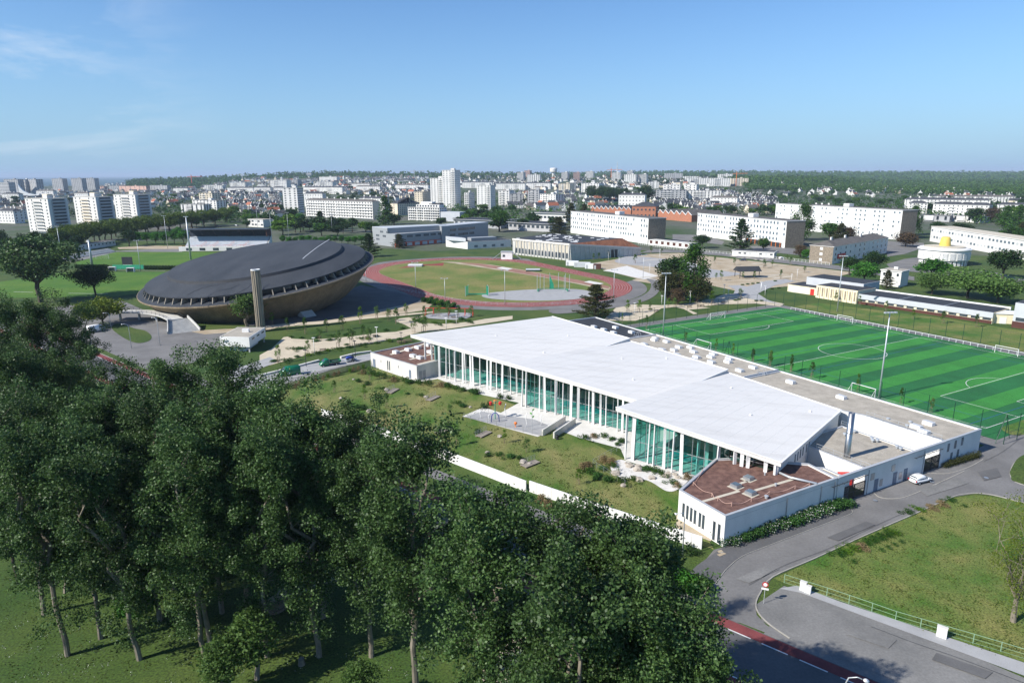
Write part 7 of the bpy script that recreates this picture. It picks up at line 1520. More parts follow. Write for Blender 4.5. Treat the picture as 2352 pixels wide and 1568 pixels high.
def pickup(label, P, rz):
    r_ = thing('flatbed_truck', label, 'truck', P, rz)
    loft([(.2, .95, .85, .4, 1.2, 2.05), (.4, .97, .88, .35, 1.2, 2.15), (1.1, .97, .86, .35, 1.2, 2.1), (1.75, .95, .78, .35, 1.1, 1.5), (2.4, .9, .74, .38, .8, 1.05), (2.55, .8, .6, .45, .6, .8)]).build('cab', 'van_green', r_, True); panel([(1.8, -.76, 1.5), (1.8, .76, 1.5), (1.15, .8, 2.05), (1.15, -.8, 2.05)], 0).build('windscreen', 'window_glass', r_)
    for s in (-1, 1): panel([(.5, s*.965, 1.25), (1.5, s*.95, 1.2), (1.15, s*.905, 1.8), (.5, s*.915, 1.85)], 0).build('side_window', 'window_glass', r_); MB().box(2.4, 2.5, s*.6-.16, s*.6+.16, .7, .92).build('headlight', 'sign_white', r_); MB().box(-3.2, .05, s*1.0-.03, s*1.0+.03, .98, 1.42).build('drop_side', 'van_green', r_)
    MB().box(-3.2, .1, -1, 1, .86, .98).build('bed', 'metal_grey', r_); MB().box(-3.23, -3.17, -1, 1, .98, 1.42).build('tailgate', 'van_green', r_); MB().box(.02, .08, -1, 1, .98, 1.9).build('headboard', 'metal_grey', r_); MB().box(-3, 2, -.4, .4, .4, .86).build('chassis', 'dark_metal', r_)
    for x in (-1.9, 1.75):
        for y in (-.86, .86): wheel(r_, x, y, .34, .26)
    return r_
PT = g(*z2(560, 740)); pickup('green flatbed truck towing a trailer on the service lane', PT, hv)
TP = g(*z2(735, 708)); t_ = thing('trailer', 'galvanised flat trailer behind the green truck', 'trailer', TP, hv)
MB().box(-1.9, 1.5, -.9, .9, .5, .6).build('bed', 'galvanised', t_); MB().bar((1.5, 0, .5), (2.9, 0, .5), .1).build('drawbar', 'galvanised', t_)
for y in (-.95, .95): wheel(t_, -.3, y, .3, .2); wheel(t_, -1.0, y, .3, .2); MB().box(-1.4, .1, y-.13, y+.13, .62, .68).build('mudguard', 'dark_metal', t_)
m_ = thing('ride_on_mower', 'blue ride-on mower standing on the trailer', 'mower', (TP.x, TP.y, .6), hv)
loft([(-1.1, .45, .4, .35, .6, .75), (-.2, .5, .42, .35, .7, .95), (.3, .45, .4, .35, .8, 1.05), (1.1, .4, .34, .35, .75, .95), (1.25, .3, .25, .4, .6, .75)]).build('body', 'blue_paint', m_, True); MB().box(-.7, -.2, -.25, .25, .9, 1.0).build('seat', 'rubber', m_); MB().box(-.75, -.65, -.25, .25, 1.0, 1.4).build('seat_back', 'rubber', m_)
b = MB(); b.tube([(-.85, -.45, .6), (-.85, -.45, 1.9), (-.85, .45, 1.9), (-.85, .45, .6)], .035, 6); b.build('roll_bar', 'dark_metal', m_); b = MB(); b.tube([(.2, 0, 1.0), (-.05, 0, 1.3)], .025, 5); b.build('steering_column', 'dark_metal', m_)
for x, y, rr in ((-.75, -.5, .36), (-.75, .5, .36), (.85, -.42, .25), (.85, .42, .25)): wheel(m_, x, y, rr, .22)
w_ = van('w', g(*zB(790, 345)), heading(zB(740, 350), zB(850, 330))); w_['label'] = 'white works van half hidden under the yellow-green tree'; w_.name = 'works_van'
for c in w_.children:
    if c.name.startswith('body'): c.data.materials.clear(); c.data.materials.append(M['car_white'])
# ================================================================ saplings along the promenade, with stakes
STK = MB()
for a in (0, 2.1, 4.2): STK.bar((.45*math.cos(a), .45*math.sin(a), -.1), (.4*math.cos(a), .4*math.sin(a), 1.5), .06)
for a in (0, 2.1, 4.2): STK.bar((.4*math.cos(a), .4*math.sin(a), 1.4), (.4*math.cos(a+2.1), .4*math.sin(a+2.1), 1.4), .05)
STK = STK.mesh('stake_frame'); STK.materials.append(M['wood'])
sap = []
def sapl(P, h, group):
    r_ = tree('sapling', P, h, 's', 'sapling', group, RN.uniform(.85, 1.25)); o_ = obj('stake_frame', STK, None, r_); return r_
for a in ((105, 278), (225, 298), (365, 285), (590, 230), (700, 205), (780, 215), (830, 230), (895, 180), (1015, 185), (1110, 185), (1175, 195), (1240, 195), (1325, 185), (240, 440), (445, 395), (535, 375), (610, 330), (650, 355), (945, 290), (45, 490), (5, 240), (470, 270), (320, 345), (1010, 285)): sap.append(sapl(g(*zp(*a)), RN.uniform(4, 6), 'staked saplings along the promenade'))
for a in ((205, 375), (270, 372), (335, 362), (440, 345), (478, 345), (695, 330), (860, 290), (690, 300), (1130, 70)): sap.append(sapl(g(*zw(*a)), RN.uniform(3.5, 5.5), 'staked saplings along the promenade'))
by_left(sap, 'young staked sapling, {n} from the left along the promenade')
sap = []
for a in ((830, 400), (1025, 440), (1345, 545), (1590, 625), (1730, 660), (1890, 710), (2035, 745), (2200, 795)): P = g(*z3(*a)); sap.append(sapl(P, RN.uniform(3.2, 4.6), 'saplings between the pool and the pitch')); sap[-1].scale.x *= .7; sap[-1].scale.y *= .7
for a in ((620, 730), (995, 845), (1345, 935), (1590, 1005), (145, 590), (280, 630), (455, 670)): P = g(*z4(*a)); sap.append(sapl(P, RN.uniform(3.2, 4.6), 'saplings between the pool and the pitch')); sap[-1].scale.x *= .7; sap[-1].scale.y *= .7
by_left(sap, 'young sapling, {n} from the left behind the gravel pool roof')
sap = []
for a in ((895, 860), (1030, 1085), (1545, 1140), (850, 1010), (1600, 1390), (1990, 1370), (2170, 1445), (605, 960)): sap.append(sapl(g(*z2(*a)), RN.uniform(2.6, 4.2), 'saplings in the pool garden'))
for a in ((10, 840), (60, 1500), (820, 2040)): pass
sap += [sapl(g(*zc(*a)), 2.6, 'saplings in the pool garden') for a in ((5, 810),)]
by_left(sap, 'young sapling, {n} from the left on the pool garden lawn')
sap = [sapl(g(*zr(*a)), RN.uniform(3, 4.5), 'saplings on the lawn of the low school') for a in ((1010, 1120), (1365, 1190), (1560, 1245), (1775, 1275), (2010, 1300), (1180, 1150))]
by_left(sap, 'young sapling, {n} from the left on the lawn of the low school')
sap = [sapl(g(*zg(*a)), RN.uniform(3.5, 5.5), 'saplings on the car park') for a in ((1185, 1045), (1235, 1035), (1320, 1025), (1455, 1010), (1560, 1075), (1705, 985), (1800, 1000))]+[sapl(g(*zr(*a)), RN.uniform(3.5, 5), 'saplings on the car park') for a in ((150, 850), (195, 970), (290, 860), (430, 960), (500, 880), (560, 870), (620, 960), (690, 860), (790, 910), (160, 960), (350, 960))]
by_left(sap, 'young sapling, {n} from the left on the car park ground')
# ================================================================ shrubs, hedges, tufts
SHM = {}
def shrub(P, r, h, m, label, group=None, name='shrub', n=420, leaf=.16, flowers=0, rz=0., lx=1.):
    k = (m, n, leaf, flowers)
    if k not in SHM:
        C = np.concatenate([blob((rng.normal(0, .42), rng.normal(0, .42), .45+rng.normal(0, .1)), .5, n//7, .9, .2) for i in range(7)]); C[:, 2] = np.abs(C[:, 2]); me = leaf_mesh('foliage', C, leaf, m)
        fl = leaf_mesh('blossom', C[rng.choice(len(C), flowers)]*1.05, leaf*.75, 'petal') if flowers else None; SHM[k] = (me, fl)
    r_ = thing(name, label, 'shrub', P, rz, group); r_.scale = (r*lx, r, h); obj('foliage', SHM[k][0], None, r_)
    if SHM[k][1]: obj('blossom', SHM[k][1], None, r_)
    return r_
ss = []
for t in np.linspace(0, 1, 11):
    P = g(*zc(1535, 1425)).lerp(g(*zd(590, 985)), float(t)); P = P+V_((.3*VV.x, .3*VV.y, 0)); wh = t < .1 or .25 < t < .45 or .55 < t < .9
    ss.append(shrub(P, RN.uniform(1.5, 1.9), RN.uniform(1.6, 2.1), 'leaf_shrub', 's', 'shrubs along the pool street wall', n=1500, leaf=.13, flowers=420 if wh else 60, rz=TH+math.pi/2, lx=1.15))
by_left(ss, 'leafy shrub with white blossom, {n} from the left along the pool street wall')
ss = [shrub(g(*zd(1580, 600)).lerp(g(*zd(1920, 495)), t), 1.3, 1.1, 'leaf_olive', 's', 'clipped hedge below the five slit windows', n=900, leaf=.12, rz=TH+math.pi/2, lx=1.5) for t in (.05, .25, .45, .65, .85)]; by_left(ss, 'low hedge shrub, {n} from the left below the five slit windows')
hd = [((850, 800), (1100, 855)), ((1100, 855), (1400, 905)), ((1480, 900), (1830, 980))]
ss = []
for a, c in hd:
    n = max(3, int((g(*z2(*c))-g(*z2(*a))).length/2.2))
    for k in range(n): ss.append(shrub(g(*z2(*a)).lerp(g(*z2(*c)), k/n)+V_((RN.uniform(-.5, .5), RN.uniform(-.5, .5), 0)), RN.uniform(1.2, 1.9), RN.uniform(.9, 1.5), RN.choice(('leaf_shrub', 'leaf_mid', 'leaf_mid')) if k % 6 else 'grass_dry', 's', 'planting along the pool terrace', n=500))
for a in ((440, 380), (350, 350), (250, 330), (150, 320), (60, 350), (400, 410), (250, 570), (330, 590), (350, 640), (250, 650), (700, 655), (760, 680), (830, 710), (950, 800), (1000, 820), (1100, 745), (180, 760), (300, 770), (100, 700), (200, 720), (40, 640), (90, 620), (550, 770), (420, 790)): ss.append(shrub(g(*zc(*a)), RN.uniform(.9, 1.5), RN.uniform(.6, 1.2), RN.choice(('leaf_shrub', 'leaf_mid', 'grass_dry')), 's', 'planting along the pool terrace', n=500))
for a in ((800, 870), (880, 890), (980, 930), (1200, 970), (1300, 985), (1600, 1050), (1650, 1070), (850, 1090), (790, 1080), (990, 1135), (1780, 1280), (1830, 1080), (1870, 1060), (1960, 1000), (2030, 1010), (1930, 1470), (2040, 1480), (1860, 1470), (1500, 1230), (2110, 1500)): ss.append(shrub(g(*z2(*a)), RN.uniform(.9, 1.6), RN.uniform(.5, 1.1), RN.choice(('leaf_shrub', 'leaf_mid', 'leaf_dark')), 's', 'planting along the pool terrace', n=500))
by_left(ss, 'low garden shrub, {n} from the left in the pool garden')
ss = [shrub(g(*z2(*a)), .7, 1.3, 'grass_dry' if k % 3 else 'leaf_light', 's', 'tall grass clumps along the dark fence', n=500) for k, a in enumerate(((235, 930), (290, 920), (320, 905), (370, 890), (460, 870), (515, 855), (550, 840), (605, 825), (640, 815), (730, 795), (760, 785), (800, 775), (840, 765)))]; by_left(ss, 'tall grass clump, {n} from the left along the dark slatted fence')
ss = []
for a, c, n in (((2070, 1175), (2190, 1140), 5), ((1910, 1270), (2050, 1215), 9)):
    for k in range(n): ss.append(shrub(g(*a).lerp(g(*c), k/n)+V_((.8, -.4, 0)), 1.3, RN.uniform(.3, .55), RN.choice(('leaf_light', 'leaf_mid', 'grass_dry')), 's', 'rough grass strip along the meadow kerb', n=500))
by_left(ss, 'rough green tuft, {n} from the left along the meadow kerb')
ss = [shrub(g(*zA(*a)), rr, hh, m_, 's', 'dark bushes at the street corner', n=1500, leaf=.16) for a, rr, hh, m_ in (((430, 690), 2.2, 2.2, 'leaf_lime'), ((520, 700), 2.0, 1.8, 'leaf_mid'), ((340, 680), 2.2, 1.8, 'leaf_mid'), ((590, 690), 1.7, 1.4, 'leaf_dark'), ((300, 600), 1.8, 1.6, 'leaf_dark'), ((380, 590), 1.6, 1.3, 'leaf_dark'))]; by_left(ss, 'dense bush, {n} from the left at the street corner under the poplars')
ss = []
for k in range(46):
    t = k/45; p = gw[0].lerp(gw[-1], t*.98) if k < 28 else gw2[0].lerp(gw2[-1], (k-28)/18); q = p+V_((BN.x, BN.y, 0))*RN.uniform(1.0, 2.6); ss.append(shrub(q, RN.uniform(1, 1.6), RN.uniform(.6, 1.3), RN.choice(('leaf_dark', 'leaf_mid', 'leaf_shrub', 'grass_dry')), 's', 'rough planting outside the garden wall', n=500))
by_left(ss, 'rough low plant, {n} from the left outside the white garden wall')
ss = []
for a in ((20, 480), (90, 475), (170, 450), (240, 440), (300, 425), (370, 410), (440, 398), (520, 385), (600, 372), (700, 358), (780, 348), (850, 335), (150, 400), (200, 395), (300, 345), (390, 340), (500, 370), (590, 332), (640, 335), (700, 315), (960, 215), (1000, 222), (1080, 225), (1150, 228), (1220, 225), (1290, 212), (1260, 200), (1320, 225), (1000, 205), (960, 190), (1110, 240), (1180, 215), (130, 318), (200, 325), (300, 322), (400, 312), (500, 305), (640, 285), (760, 275), (870, 262)): ss.append(shrub(g(*zp(*a)), RN.uniform(1.2, 2.2), RN.uniform(.5, .9), RN.choice(('leaf_shrub', 'leaf_light', 'leaf_mid')), 's', 'low planting along the promenade', n=500))
by_left(ss, 'low planting cushion, {n} from the left along the promenade')
ss = [shrub(g(*zp(*a)), 2.6, 2.0, 'leaf_shrub', 's', 'hedge between the track and the swings', n=1500, leaf=.2) for a in ((1030, 85), (1065, 95), (1100, 105), (1140, 112), (1180, 125))]; by_left(ss, 'dense hedge shrub, {n} from the left between the track bend and the swings')
ss = [shrub(g(*zw(*a)), 1.4, .7, 'leaf_shrub', 's', 'planting islands by the pitch', n=500) for a in ((870, 212), (900, 208), (930, 205), (960, 202), (830, 302), (850, 298), (950, 305), (980, 305), (335, 355), (1000, 250), (1040, 235), (1080, 230), (1060, 190))]; by_left(ss, 'low green planting, {n} from the left on the paved islands by the pitch')
# ================================================================ pool garden: rocks, footbridges, splash pad
def rock(P, s, label, group):
    me = bpy.data.meshes.new('rock'); bm = bmesh.new(); bmesh.ops.create_icosphere(bm, subdivisions=2, radius=s)
    for v in bm.verts: v.co *= RN.uniform(.7, 1.15); v.co.z *= .62
    bm.to_mesh(me); bm.free(); o_ = obj('rock', me, 'rock', loc=(P.x, P.y, s*.25)); return tag(o_, label, 'rock', group)
rk = [rock(g(*zc(*a)), s, 'r', 'boulders in the pool garden') for a, s in (((525, 630), .8), ((605, 635), .7), ((610, 665), .9), ((385, 705), .85), ((450, 765), .6), ((565, 745), .55), ((625, 770), .8), ((750, 750), .7), ((900, 730), .8), ((985, 715), .5), ((1010, 745), .6), ((920, 700), .5), ((460, 830), .6), ((490, 600), .4))]
rk += [rock(g(*z2(*a)), s, 'r', 'boulders in the pool garden') for a, s in (((1030, 940), .7), ((1060, 950), .4), ((1350, 1000), .6), ((890, 1115), .8), ((925, 1120), .4), ((760, 855), .4), ((660, 1010), .6), ((1950, 1320), .6), ((2140, 1530), .8), ((2190, 1545), .6), ((1850, 1450), .5), ((1710, 1080), .4))]
by_left(rk, 'pale boulder, {n} from the left in the pool garden')
fb = []
for a, c in (((1045, 970), (1115, 930)), ((1365, 1030), (1450, 990)), ((1445, 1300), (1535, 1255)), ((1775, 1325), (1865, 1280)), ((2140, 1568), (2260, 1520))):
    p, q = g(*z2(*a)), g(*z2(*c)); d = V_((q.x-p.x, q.y-p.y)); L = max(3.4, d.length); r_ = thing('footbridge', 'f', 'bridge', p, math.atan2(d.y, d.x), 'wooden footbridges in the pool garden'); n = int(L/.3)
    for k in range(n): MB().box(k*.3, k*.3+.27, -.8, .8, .22, .3).build('plank', 'wood_grey', r_)
    MB().box(0, L, -.7, -.5, -.05, .215).build('beam', 'wood', r_); MB().box(0, L, .5, .7, -.05, .215).build('beam', 'wood', r_); b = MB()
    for k in range(5): b.bar((L*k/4, .8, .2), (L*k/4, .8, 1.2), .04)
    for z in (.6, .9, 1.2): b.bar((0, .8, z), (L, .8, z), .03)
    b.build('handrail', 'metal_grey', r_); fb.append(r_)
by_left(fb, 'small plank footbridge with wire handrail, {n} from the left in the pool garden')
psheet('splash_pad', [z2(*p) for p in ((1665, 1160), (1800, 1115), (2010, 1150), (2230, 1180), (2340, 1225), (2300, 1315), (2000, 1245))], 'paving_grey', 5)
def toy(label, a, fn, cat='play fixture', name='water_toy'):
    r_ = thing(name, label, cat, g(*z2(*a)), 0, 'water play fixtures on the splash pad'); fn(r_); return r_
def arch(r_): MB().tube([(-.9, 0, 0), (-.8, 0, 1.5), (-.4, 0, 2.1), (.2, 0, 2.1), (.7, 0, 1.5), (.8, 0, 0)], .1, 8).build('hoop', 'blue_paint', r_, True); MB().lathe([(.22, 0), (.16, .12)], 10, (-.9, 0, 0)).build('foot', 'blue_paint', r_); MB().lathe([(.22, 0), (.16, .12)], 10, (.8, 0, 0)).build('foot', 'blue_paint', r_)
def bent(h, m1='white_paint'):
    def f(r_): MB().tube([(0, 0, 0), (.1, 0, h*.3), (-.15, 0, h*.7), (.15, 0, h)], .08, 8).build('stem', m1, r_, True); MB().lathe([(.2, 0), (.14, .12)], 10).build('foot', 'blue_paint', r_)
    return f
def tower_toy(r_):
    MB().tube([(0, 0, 0), (0, 0, 4.2)], .1, 8).build('post', 'mesh_green', r_); MB().bar((-1, 0, 4), (1.2, 0, 4), .12).build('arm', 'mesh_green', r_)
    for x, y, m_ in ((-.9, 0, 'red_paint'), (1.1, 0, 'red_paint'), (0, .9, 'orange')): MB().lathe([(0, 3.3), (.28, 3.3), (.4, 3.9), (.1, 4.1)], 12, (x, y, 0)).build('bucket', m_, r_)
def leaf_toy(r_):
    MB().tube([(0, 0, 0), (0, 0, 4.2)], .06, 8).build('stem', 'galvanised', r_)
    for z, s in ((2.6, 1), (3.3, -1), (4.1, 1)): MB().add([(0, 0, z), (s*.35, .05, z+.15), (s*.5, 0, z+.6), (s*.08, -.05, z+.45)], [(0, 1, 2, 3), (3, 2, 1, 0)]).build('leaf', 'lime', r_)
def low_toy(r_): MB().lathe([(.3, 0), (.12, .1), (.12, .7), (.35, .75), (.3, 1.1), (0, 1.2)], 12).build('spinner', 'orange', r_, True)
toy('blue hoop arch on the splash pad', (1915, 1200), arch); toy('green tower with red and orange buckets on the splash pad', (1912, 1175), tower_toy); toy('short white bent pipe at the left of the splash pad', (1792, 1168), bent(1.8)); toy('white mushroom pipe on the splash pad', (1862, 1190), bent(1.6)); toy('tall white bent pipe behind the blue hoop', (1995, 1170), bent(3.4)); toy('white bent pipe right of the orange spinner', (2165, 1240), bent(3.2)); toy('green leaf-shaped water stalk on the splash pad', (2212, 1262), leaf_toy); toy('orange spinner on the splash pad', (2078, 1240), low_toy); toy('white bent pipe at the right end of the splash pad', (2285, 1228), bent(2.6))
for a, c, lab in (((180, 1312), (365, 1195), 'left concrete retaining wall of the ramp to the pool garden'), ((272, 1332), (446, 1212), 'right concrete retaining wall of the ramp to the pool garden')):
    p, q = g(*z3(*a)), g(*z3(*c)); r_ = ridge([(p.x, p.y), (q.x, q.y)], .3, 1.35).build('ramp_wall', 'concrete_pale'); tag(r_, lab, 'wall')
p, q = g(*z3(300, 1340)), g(*z3(300, 1300)); b_ = thing('litter_bin', 'round dark litter bin at the foot of the garden ramp', 'bin', p); MB().lathe([(.3, 0), (.34, .9), (.3, .95), (.2, .95)], 14).build('drum', 'dark_metal', b_)
# low white seat wall along the service lane
for k, L in enumerate((((0, 830), (330, 745), (480, 705)), ((655, 680), (780, 648), (905, 632)))):
    P = [g(*z2(*p)) for p in L]; r_ = ridge([(p.x, p.y) for p in P], .7, .55).build('seat_wall', 'concrete_pale'); tag(r_, ('left' if k == 0 else 'right')+' stretch of low white wall along the service lane', 'wall')
# benches and tables
def bench(P, rz, label, table=False, group='benches along the promenade'):
    r_ = thing('picnic_table' if table else 'park_bench', label, 'table' if table else 'bench', P, rz, group)
    if table:
        for k in range(5): MB().box(-1.3, 1.3, -.45+k*.19, -.28+k*.19, .72, .77).build('slat', 'wood', r_)
        for y in (-.85, .75): MB().box(-1.3, 1.3, y-.14, y+.14, .43, .48).build('seat', 'wood', r_)
        for x in (-.95, .95): b = MB(); b.bar((x, -.35, .72), (x, -.8, 0), .09); b.bar((x, .25, .72), (x, .75, 0), .09); b.bar((x, -.9, .4), (x, .8, .4), .08); b.build('leg', 'wood', r_)
    else:
        for k in range(3): MB().box(-.9, .9, -.25+k*.17, -.11+k*.17, .44, .48).build('slat', 'wood', r_)
        for k in range(2): MB().box(-.9, .9, .28, .32, .55+k*.18, .68+k*.18).build('back_slat', 'wood', r_)
        for x in (-.7, .7): b = MB(); b.bar((x, -.2, .44), (x, -.25, 0), .06); b.bar((x, .25, .9), (x, .28, 0), .06); b.build('leg', 'dark_metal', r_)
    return r_
bn = [bench(g(*zp(*a)), .35, 'b') for a in ((340, 415), (640, 330), (690, 320), (1210, 195))]+[bench(g(*zw(*a)), .3, 'b') for a in ((760, 318), (370, 370), (565, 345), (620, 340), (640, 338))]
by_left(bn, 'wooden park bench, {n} from the left along the promenade')
bench(g(*zp(860, 358)), .45, 'long wooden picnic table beside the annex roof, nearer the annex', True, None); bench(g(*zp(905, 350)), .45, 'long wooden picnic table beside the annex roof, farther from the annex', True, None)
bench(g(*(640, 1398)), .9, 'dark picnic table on a slab under the poplars', True, None)
# swings
P = g(*zp(1180, 175)); sw = thing('swing_frame', 'red swing frame on the small playground by the track', 'swing', P, -.1); b = MB()
for x in (-9, -6, 0, 6, 9): b.bar((x, -1.2, 0), (x, 0, 2.8), .16); b.bar((x, 1.2, 0), (x, 0, 2.8), .16)
b.bar((-9, 0, 2.8), (9, 0, 2.8), .18); b.build('frame', 'red_paint', sw)
for x in (-7.5, -3, 3, 7.5): q = MB(); q.bar((x-.25, 0, 2.8), (x-.25, 0, .6), .03); q.bar((x+.25, 0, 2.8), (x+.25, 0, .6), .03); q.box(x-.3, x+.3, -.15, .15, .55, .6); q.build('swing_seat', 'dark_metal', sw)
psheet('playground', [zp(*p) for p in ((1020, 188), (1070, 165), (1300, 160), (1320, 185), (1240, 205), (1100, 200))], 'paving_grey', 6, True)
# throwing cages, landing mats
for a, hh, lab, posts in ((zt(538, 195), 4.5, 'green netted throwing cage at the left of the grey apron', ((-5, 0), (-4, 4), (4.5, 4), (5, 0))), (zt(890, 172), 7.5, 'tall throwing cage with green netting on the grey apron', ((-7, 0), (-5.5, 4), (-1, 6.5), (3, 6.5), (6, 4), (7.5, 0), (-4, -2), (5, -2)))):
    r_ = thing('throwing_cage', lab, 'cage', g(*a)); me = MB().box(-.09, .09, -.09, .09, 0, hh).mesh('post'); me.materials.append(M['galvanised'])
    for x, y in posts: obj('post', me, None, r_, loc=(x, y, 0))
    b = MB(); nn = 40
    if hh < 5:
        for s in (-1, 1):
            for k in range(14): x0 = s*5; b.bar((x0-s*.08*k, .3*k, .1), (x0-s*.08*k, .3*k, hh-.3), .07)
            for k in range(8): b.bar((s*5, 0, .2+k*.55), (s*3.9, 4, .2+k*.55), .06)
        b.bar((-4, 4, .3), (4, 4, .3), .5)
    else:
        for k in range(48): t = k/48*math.pi*1.2-.3; b.bar((6.8*math.cos(t), 5.5*math.sin(t), .05), (6.8*math.cos(t), 5.5*math.sin(t), 1.0), .3, .12)
        for k in range(16): b.bar((-1+.12*k, 6.3, .1), (-1+.12*k, 6.3, 6.5*(1-k/22)), .12)
    stuff(b.build('netting', 'mesh_green', r_))
for a, sx, sy, m_, lab in ((zt(252, 56), 8, 4, 'zinc_clad', 'grey covered high-jump mat inside the running track'), (zt(798, 78), 7.5, 4.5, 'fence_green', 'dark green covered pole-vault mat inside the running track')):
    P = g(*a); r_ = thing('landing_mat', lab, 'mat', P, -.05); MB().box(-sx/2, sx/2, -sy/2, sy/2, 0, .9).build('mat', m_, r_); MB().box(-sx/2-.1, sx/2+.1, -sy/2-.1, sy/2+.1, .9, 1.15).build('cover', 'white_paint' if m_ == 'zinc_clad' else 'zinc_clad', r_)
# track kit, containers by the gymnasium
cn = []
for a, w_, m_ in (((990, 1098), 7, 'white_paint'), ((1080, 1112), 9, 'zinc_clad'), ((1165, 1125), 7, 'white_paint'), ((1215, 1128), 4, 'brown_clad')):
    P = g(*zg(*a)); r_ = thing('site_container', 'c', 'container', P, -.25, 'site containers beside the gymnasium'); MB().box(-w_/2, w_/2, 0, 2.6, 0, 2.7).build('shell', m_, r_); MB().box(-w_/2-.05, w_/2+.05, -.05, 2.65, 2.7, 2.8).build('lid', 'white_paint' if m_ != 'brown_clad' else m_, r_); MB().box(-w_/2+.5, -w_/2+1.5, -.05, .05, .1, 2.2).build('door', 'zinc', r_); cn.append(r_)
by_left(cn, 'site container, {n} from the left beside the gymnasium')
P = g(*zg(400, 1040)); r_ = thing('timing_hut', 'small white hut with flanking steps at the track straight', 'hut', P, -.1); MB().box(-3.5, 3.5, 0, 4, 0, 4.6).build('wall', 'white_paint', r_); MB().box(-3.8, 3.8, -.3, 4.3, 4.6, 4.85).build('roof', 'zinc', r_); MB().box(-2.5, -1, -.05, .1, 1.6, 3).build('window', 'window_glass', r_)
for s in (-1, 1): MB().bar((s*3.5, 1.5, 4.2), (s*9, 1.5, .2), 1.6, .3).build('stair', 'metal_grey', r_)
# stadium left: scoreboard, dugouts, terrace steps, hut, green screen
P = g(*zf(850, 388)); r_ = thing('scoreboard', 'black scoreboard beside the stadium pitch', 'scoreboard', P, 0); MB().box(-3, 3, -.2, .2, 1.2, 5.6).build('board', 'dark_metal', r_); MB().box(-2.6, -2.3, -.1, .1, 0, 1.25).build('post', 'galvanised', r_); MB().box(2.3, 2.6, -.1, .1, 0, 1.25).build('post', 'galvanised', r_); MB().box(-2.6, 2.6, -.26, -.18, .5, 1.1).build('panel', 'white_paint', r_)
for a, lab in (((742, 418), 'left dugout beside the near stadium pitch'), ((865, 424), 'right dugout beside the near stadium pitch')):
    P = g(*zf(*a)); r_ = thing('dugout', lab, 'dugout', P, .05); MB().box(-2, 2, 0, 1.6, 2.1, 2.25).build('roof', 'white_paint', r_); MB().box(-2, 2, 1.5, 1.6, 0, 2.1).build('back', 'window_blue', r_); MB().box(-2, -1.9, 0, 1.6, 0, 2.1).build('side', 'white_paint', r_); MB().box(1.9, 2, 0, 1.6, 0, 2.1).build('side', 'white_paint', r_)
p, q = g(*zf(415, 348)), g(*zf(770, 290)); d = V_((q.x-p.x, q.y-p.y)); r_ = thing('terrace_steps', 'open concrete spectator steps at the left end of the stadium pitch', 'steps', p, math.atan2(d.y, d.x))
for k in range(5): MB().box(0, d.length, k*1.1, k*1.1+1.05, -.1, .5+k*.45).build('step', 'concrete_pale' if k % 2 else 'concrete', r_)
apt('changing_rooms', 'low white changing-room building behind the stadium pitch', g(*zf(545, 280)), g(*zf(770, 248)), 8, 3.6, 1, 9, 'white_town', 'flat', 'slate_old', (1.2, 1), 1.2, single=True)
apt('clubhouse', 'low white clubhouse behind the grandstand', g(*h1(1020, 880)), g(*h1(1225, 890)), 12, 7.5, 2, 5, 'white_town', 'flat', 'gravel', (3, 1.6), .8, single=True)
apt('clubhouse', 'low flat white building right of the clubhouse with grey side', g(*h1(1340, 872)), g(*h1(1480, 877)), 30, 6, 1, 5, 'white_town', 'flat', 'slate_old', (2.4, 1.8), 1.2, single=True)
p, q = g(*zf(750, 405)), g(*zf(955, 405)); d = V_((q.x-p.x, q.y-p.y)); r_ = thing('windbreak', 'green windbreak screen between the two stadium pitches', 'screen', p, math.atan2(d.y, d.x)); MB().box(0, d.length, -.05, .05, .1, 2.4).build('screen', 'mesh_green', r_); [MB().box(d.length*k/8-.06, d.length*k/8+.06, .05, .15, 0, 2.5).build('post', 'galvanised', r_) for k in range(9)]
ss = [shrub(g(*zf(*a)), 1.8, 2.0, 'leaf_dark', 's', 'dark hedge between the stadium pitches', n=500, leaf=.3) for a in [(510+k*19, 398) for k in range(11)]+[(970+k*20, 406) for k in range(10)]]; by_left(ss, 'dark hedge bush, {n} from the left between the two stadium pitches')
# signs, cabinets, stump, person
P = g(*zA(1155, 850)); hh = 2.6; r_ = thing('road_sign', 'round red-ringed white sign with a plate on a post at the street mouth', 'sign', P, -.35); MB().tube([(0, 0, 0), (0, 0, hh+.4)], .035, 6).build('post', 'galvanised', r_)
def disc(y, r, z, n=28): return MB().add([(r*math.cos(2*math.pi*k/n), y, z+r*math.sin(2*math.pi*k/n)) for k in range(n)]+[(r*math.cos(2*math.pi*k/n), y+.02, z+r*math.sin(2*math.pi*k/n)) for k in range(n)], [tuple(range(n))[::-1], tuple(range(n, 2*n))]+[(k, (k+1) % n, n+(k+1) % n, n+k) for k in range(n)])
disc(-.08, .36, hh+.1).build('sign_ring', 'lamp_red', r_); disc(-.105, .23, hh+.1).build('sign_face', 'sign_white', r_); MB().box(-.42, .42, -.08, -.05, hh-.62, hh-.38).build('plate', 'sign_white', r_)
P = g(725, 1372); r_ = thing('park_sign', 'small round grey sign on a post beside the park path', 'sign', P, .2); MB().tube([(0, 0, 0), (0, 0, 2.6)], .035, 6).build('post', 'galvanised', r_); disc(-.08, .34, 2.4).build('sign_face', 'metal_grey', r_)
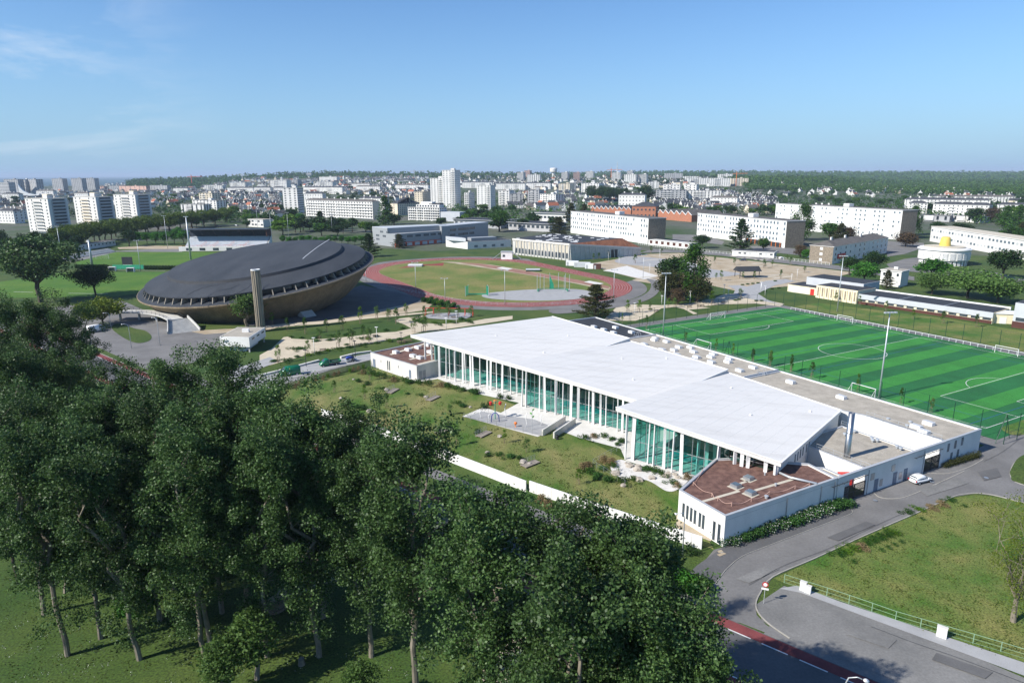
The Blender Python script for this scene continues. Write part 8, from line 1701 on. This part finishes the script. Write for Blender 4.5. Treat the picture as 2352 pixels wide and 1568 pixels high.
for a, w_, hh, lab in ((zR(352, 735), .75, 1.3, 'taller white utility cabinet by the pale green fence'), (zR(395, 755), .75, 1.05, 'lower white utility cabinet beside the taller one'), (zR(1603, 1155), 1.0, 1.35, 'lone white utility cabinet further along the pale green fence')):
    P = g(*a); r_ = thing('utility_cabinet', lab, 'cabinet', P, -.7); MB().box(-w_/2, w_/2, -.2, .2, 0, hh).build('box', 'white_wall', r_); MB().box(-w_/2-.04, w_/2+.04, -.24, .24, hh, hh+.06).build('lid', 'concrete_pale', r_); MB().box(-w_/2+.06, w_/2-.06, -.22, -.19, .12, hh-.08).build('door', 'white_paint', r_)
P = g(1045, 1522 if False else 1540); P = g(693, 1525); r_ = thing('tree_stump', 'short sawn tree stump on the shaded grass', 'stump', P); MB().lathe([(.42, -.1), (.33, .3), (.32, .75), (0, .78)], 12).build('wood_block', 'bark', r_); MB().lathe([(.3, .781), (0, .785)], 12).build('cut_face', 'wood_grey', r_)
P = g(*zB(1950, 650)); pr_ = thing('person', 'pedestrian in dark trousers and light top walking on the pavement', 'person', P, .4)
V0 = [(0, 0, .95), (0, 0, 1.2), (0, 0, 1.42), (0, .02, 1.52), (0, .03, 1.64), (0, .03, 1.74), (-.1, 0, .9), (-.12, .12, .5), (-.12, .02, .08), (-.12, .16, .04), (.1, 0, .9), (.12, -.08, .5), (.12, -.28, .1), (.12, -.14, .04), (-.19, 0, 1.4), (-.25, -.08, 1.14), (-.23, .06, .92), (-.22, .1, .82), (.19, 0, 1.4), (.25, .1, 1.14), (.22, .24, .95), (.21, .28, .86)]
E0 = [(0, 1), (1, 2), (2, 3), (3, 4), (4, 5), (0, 6), (6, 7), (7, 8), (8, 9), (0, 10), (10, 11), (11, 12), (12, 13), (2, 14), (14, 15), (15, 16), (16, 17), (2, 18), (18, 19), (19, 20), (20, 21)]
RD = [.16, .15, .16, .06, .1, .08, .1, .07, .05, .04, .1, .07, .05, .04, .07, .05, .04, .035, .07, .05, .04, .035]
me = bpy.data.meshes.new('body'); me.from_pydata(V0, E0, []); ob = obj('body', me, 'cloth_light', pr_); ob.modifiers.new('skin', 'SKIN'); ob.modifiers.new('sub', 'SUBSURF').levels = 1
for i, sv in enumerate(me.skin_vertices[0].data): sv.radius = (RD[i], RD[i]); sv.use_root = i == 0
MB().lathe([(.17, .98), (.19, .86), (.12, .5), (.1, .5)], 10, (0, 0, 0)).build('trousers', 'cloth_dark', pr_, True)
MB().lathe([(0, 1.80), (.1, 1.75), (.115, 1.66), (.1, 1.6)], 10, (0, .04, 0)).build('hair', 'bark_dark', pr_, True); MB().lathe([(0, 1.76), (.09, 1.72), (.1, 1.64), (.06, 1.54), (0, 1.52)], 10, (0, .015, 0)).build('head', 'skin', pr_, True)
# ================================================================ the air
hz_ = MB().box(-43500, 43500, -400, 61500, -4, 150).build('haze', None); stuff(hz_)
hm = bpy.data.materials.new('haze'); hm.use_nodes = True; N = hm.node_tree.nodes; N.remove(N['Principled BSDF'])
vol = N.new('ShaderNodeVolumePrincipled'); vol.inputs['Color'].default_value = (.62, .76, .95, 1); vol.inputs['Density'].default_value = .000065; vol.inputs['Anisotropy'].default_value = 0.
hm.node_tree.links.new(vol.outputs[0], N['Material Output'].inputs['Volume']); hz_.data.materials.append(hm); tag(hz_, 'thin bluish haze in the air over the whole town', 'haze')
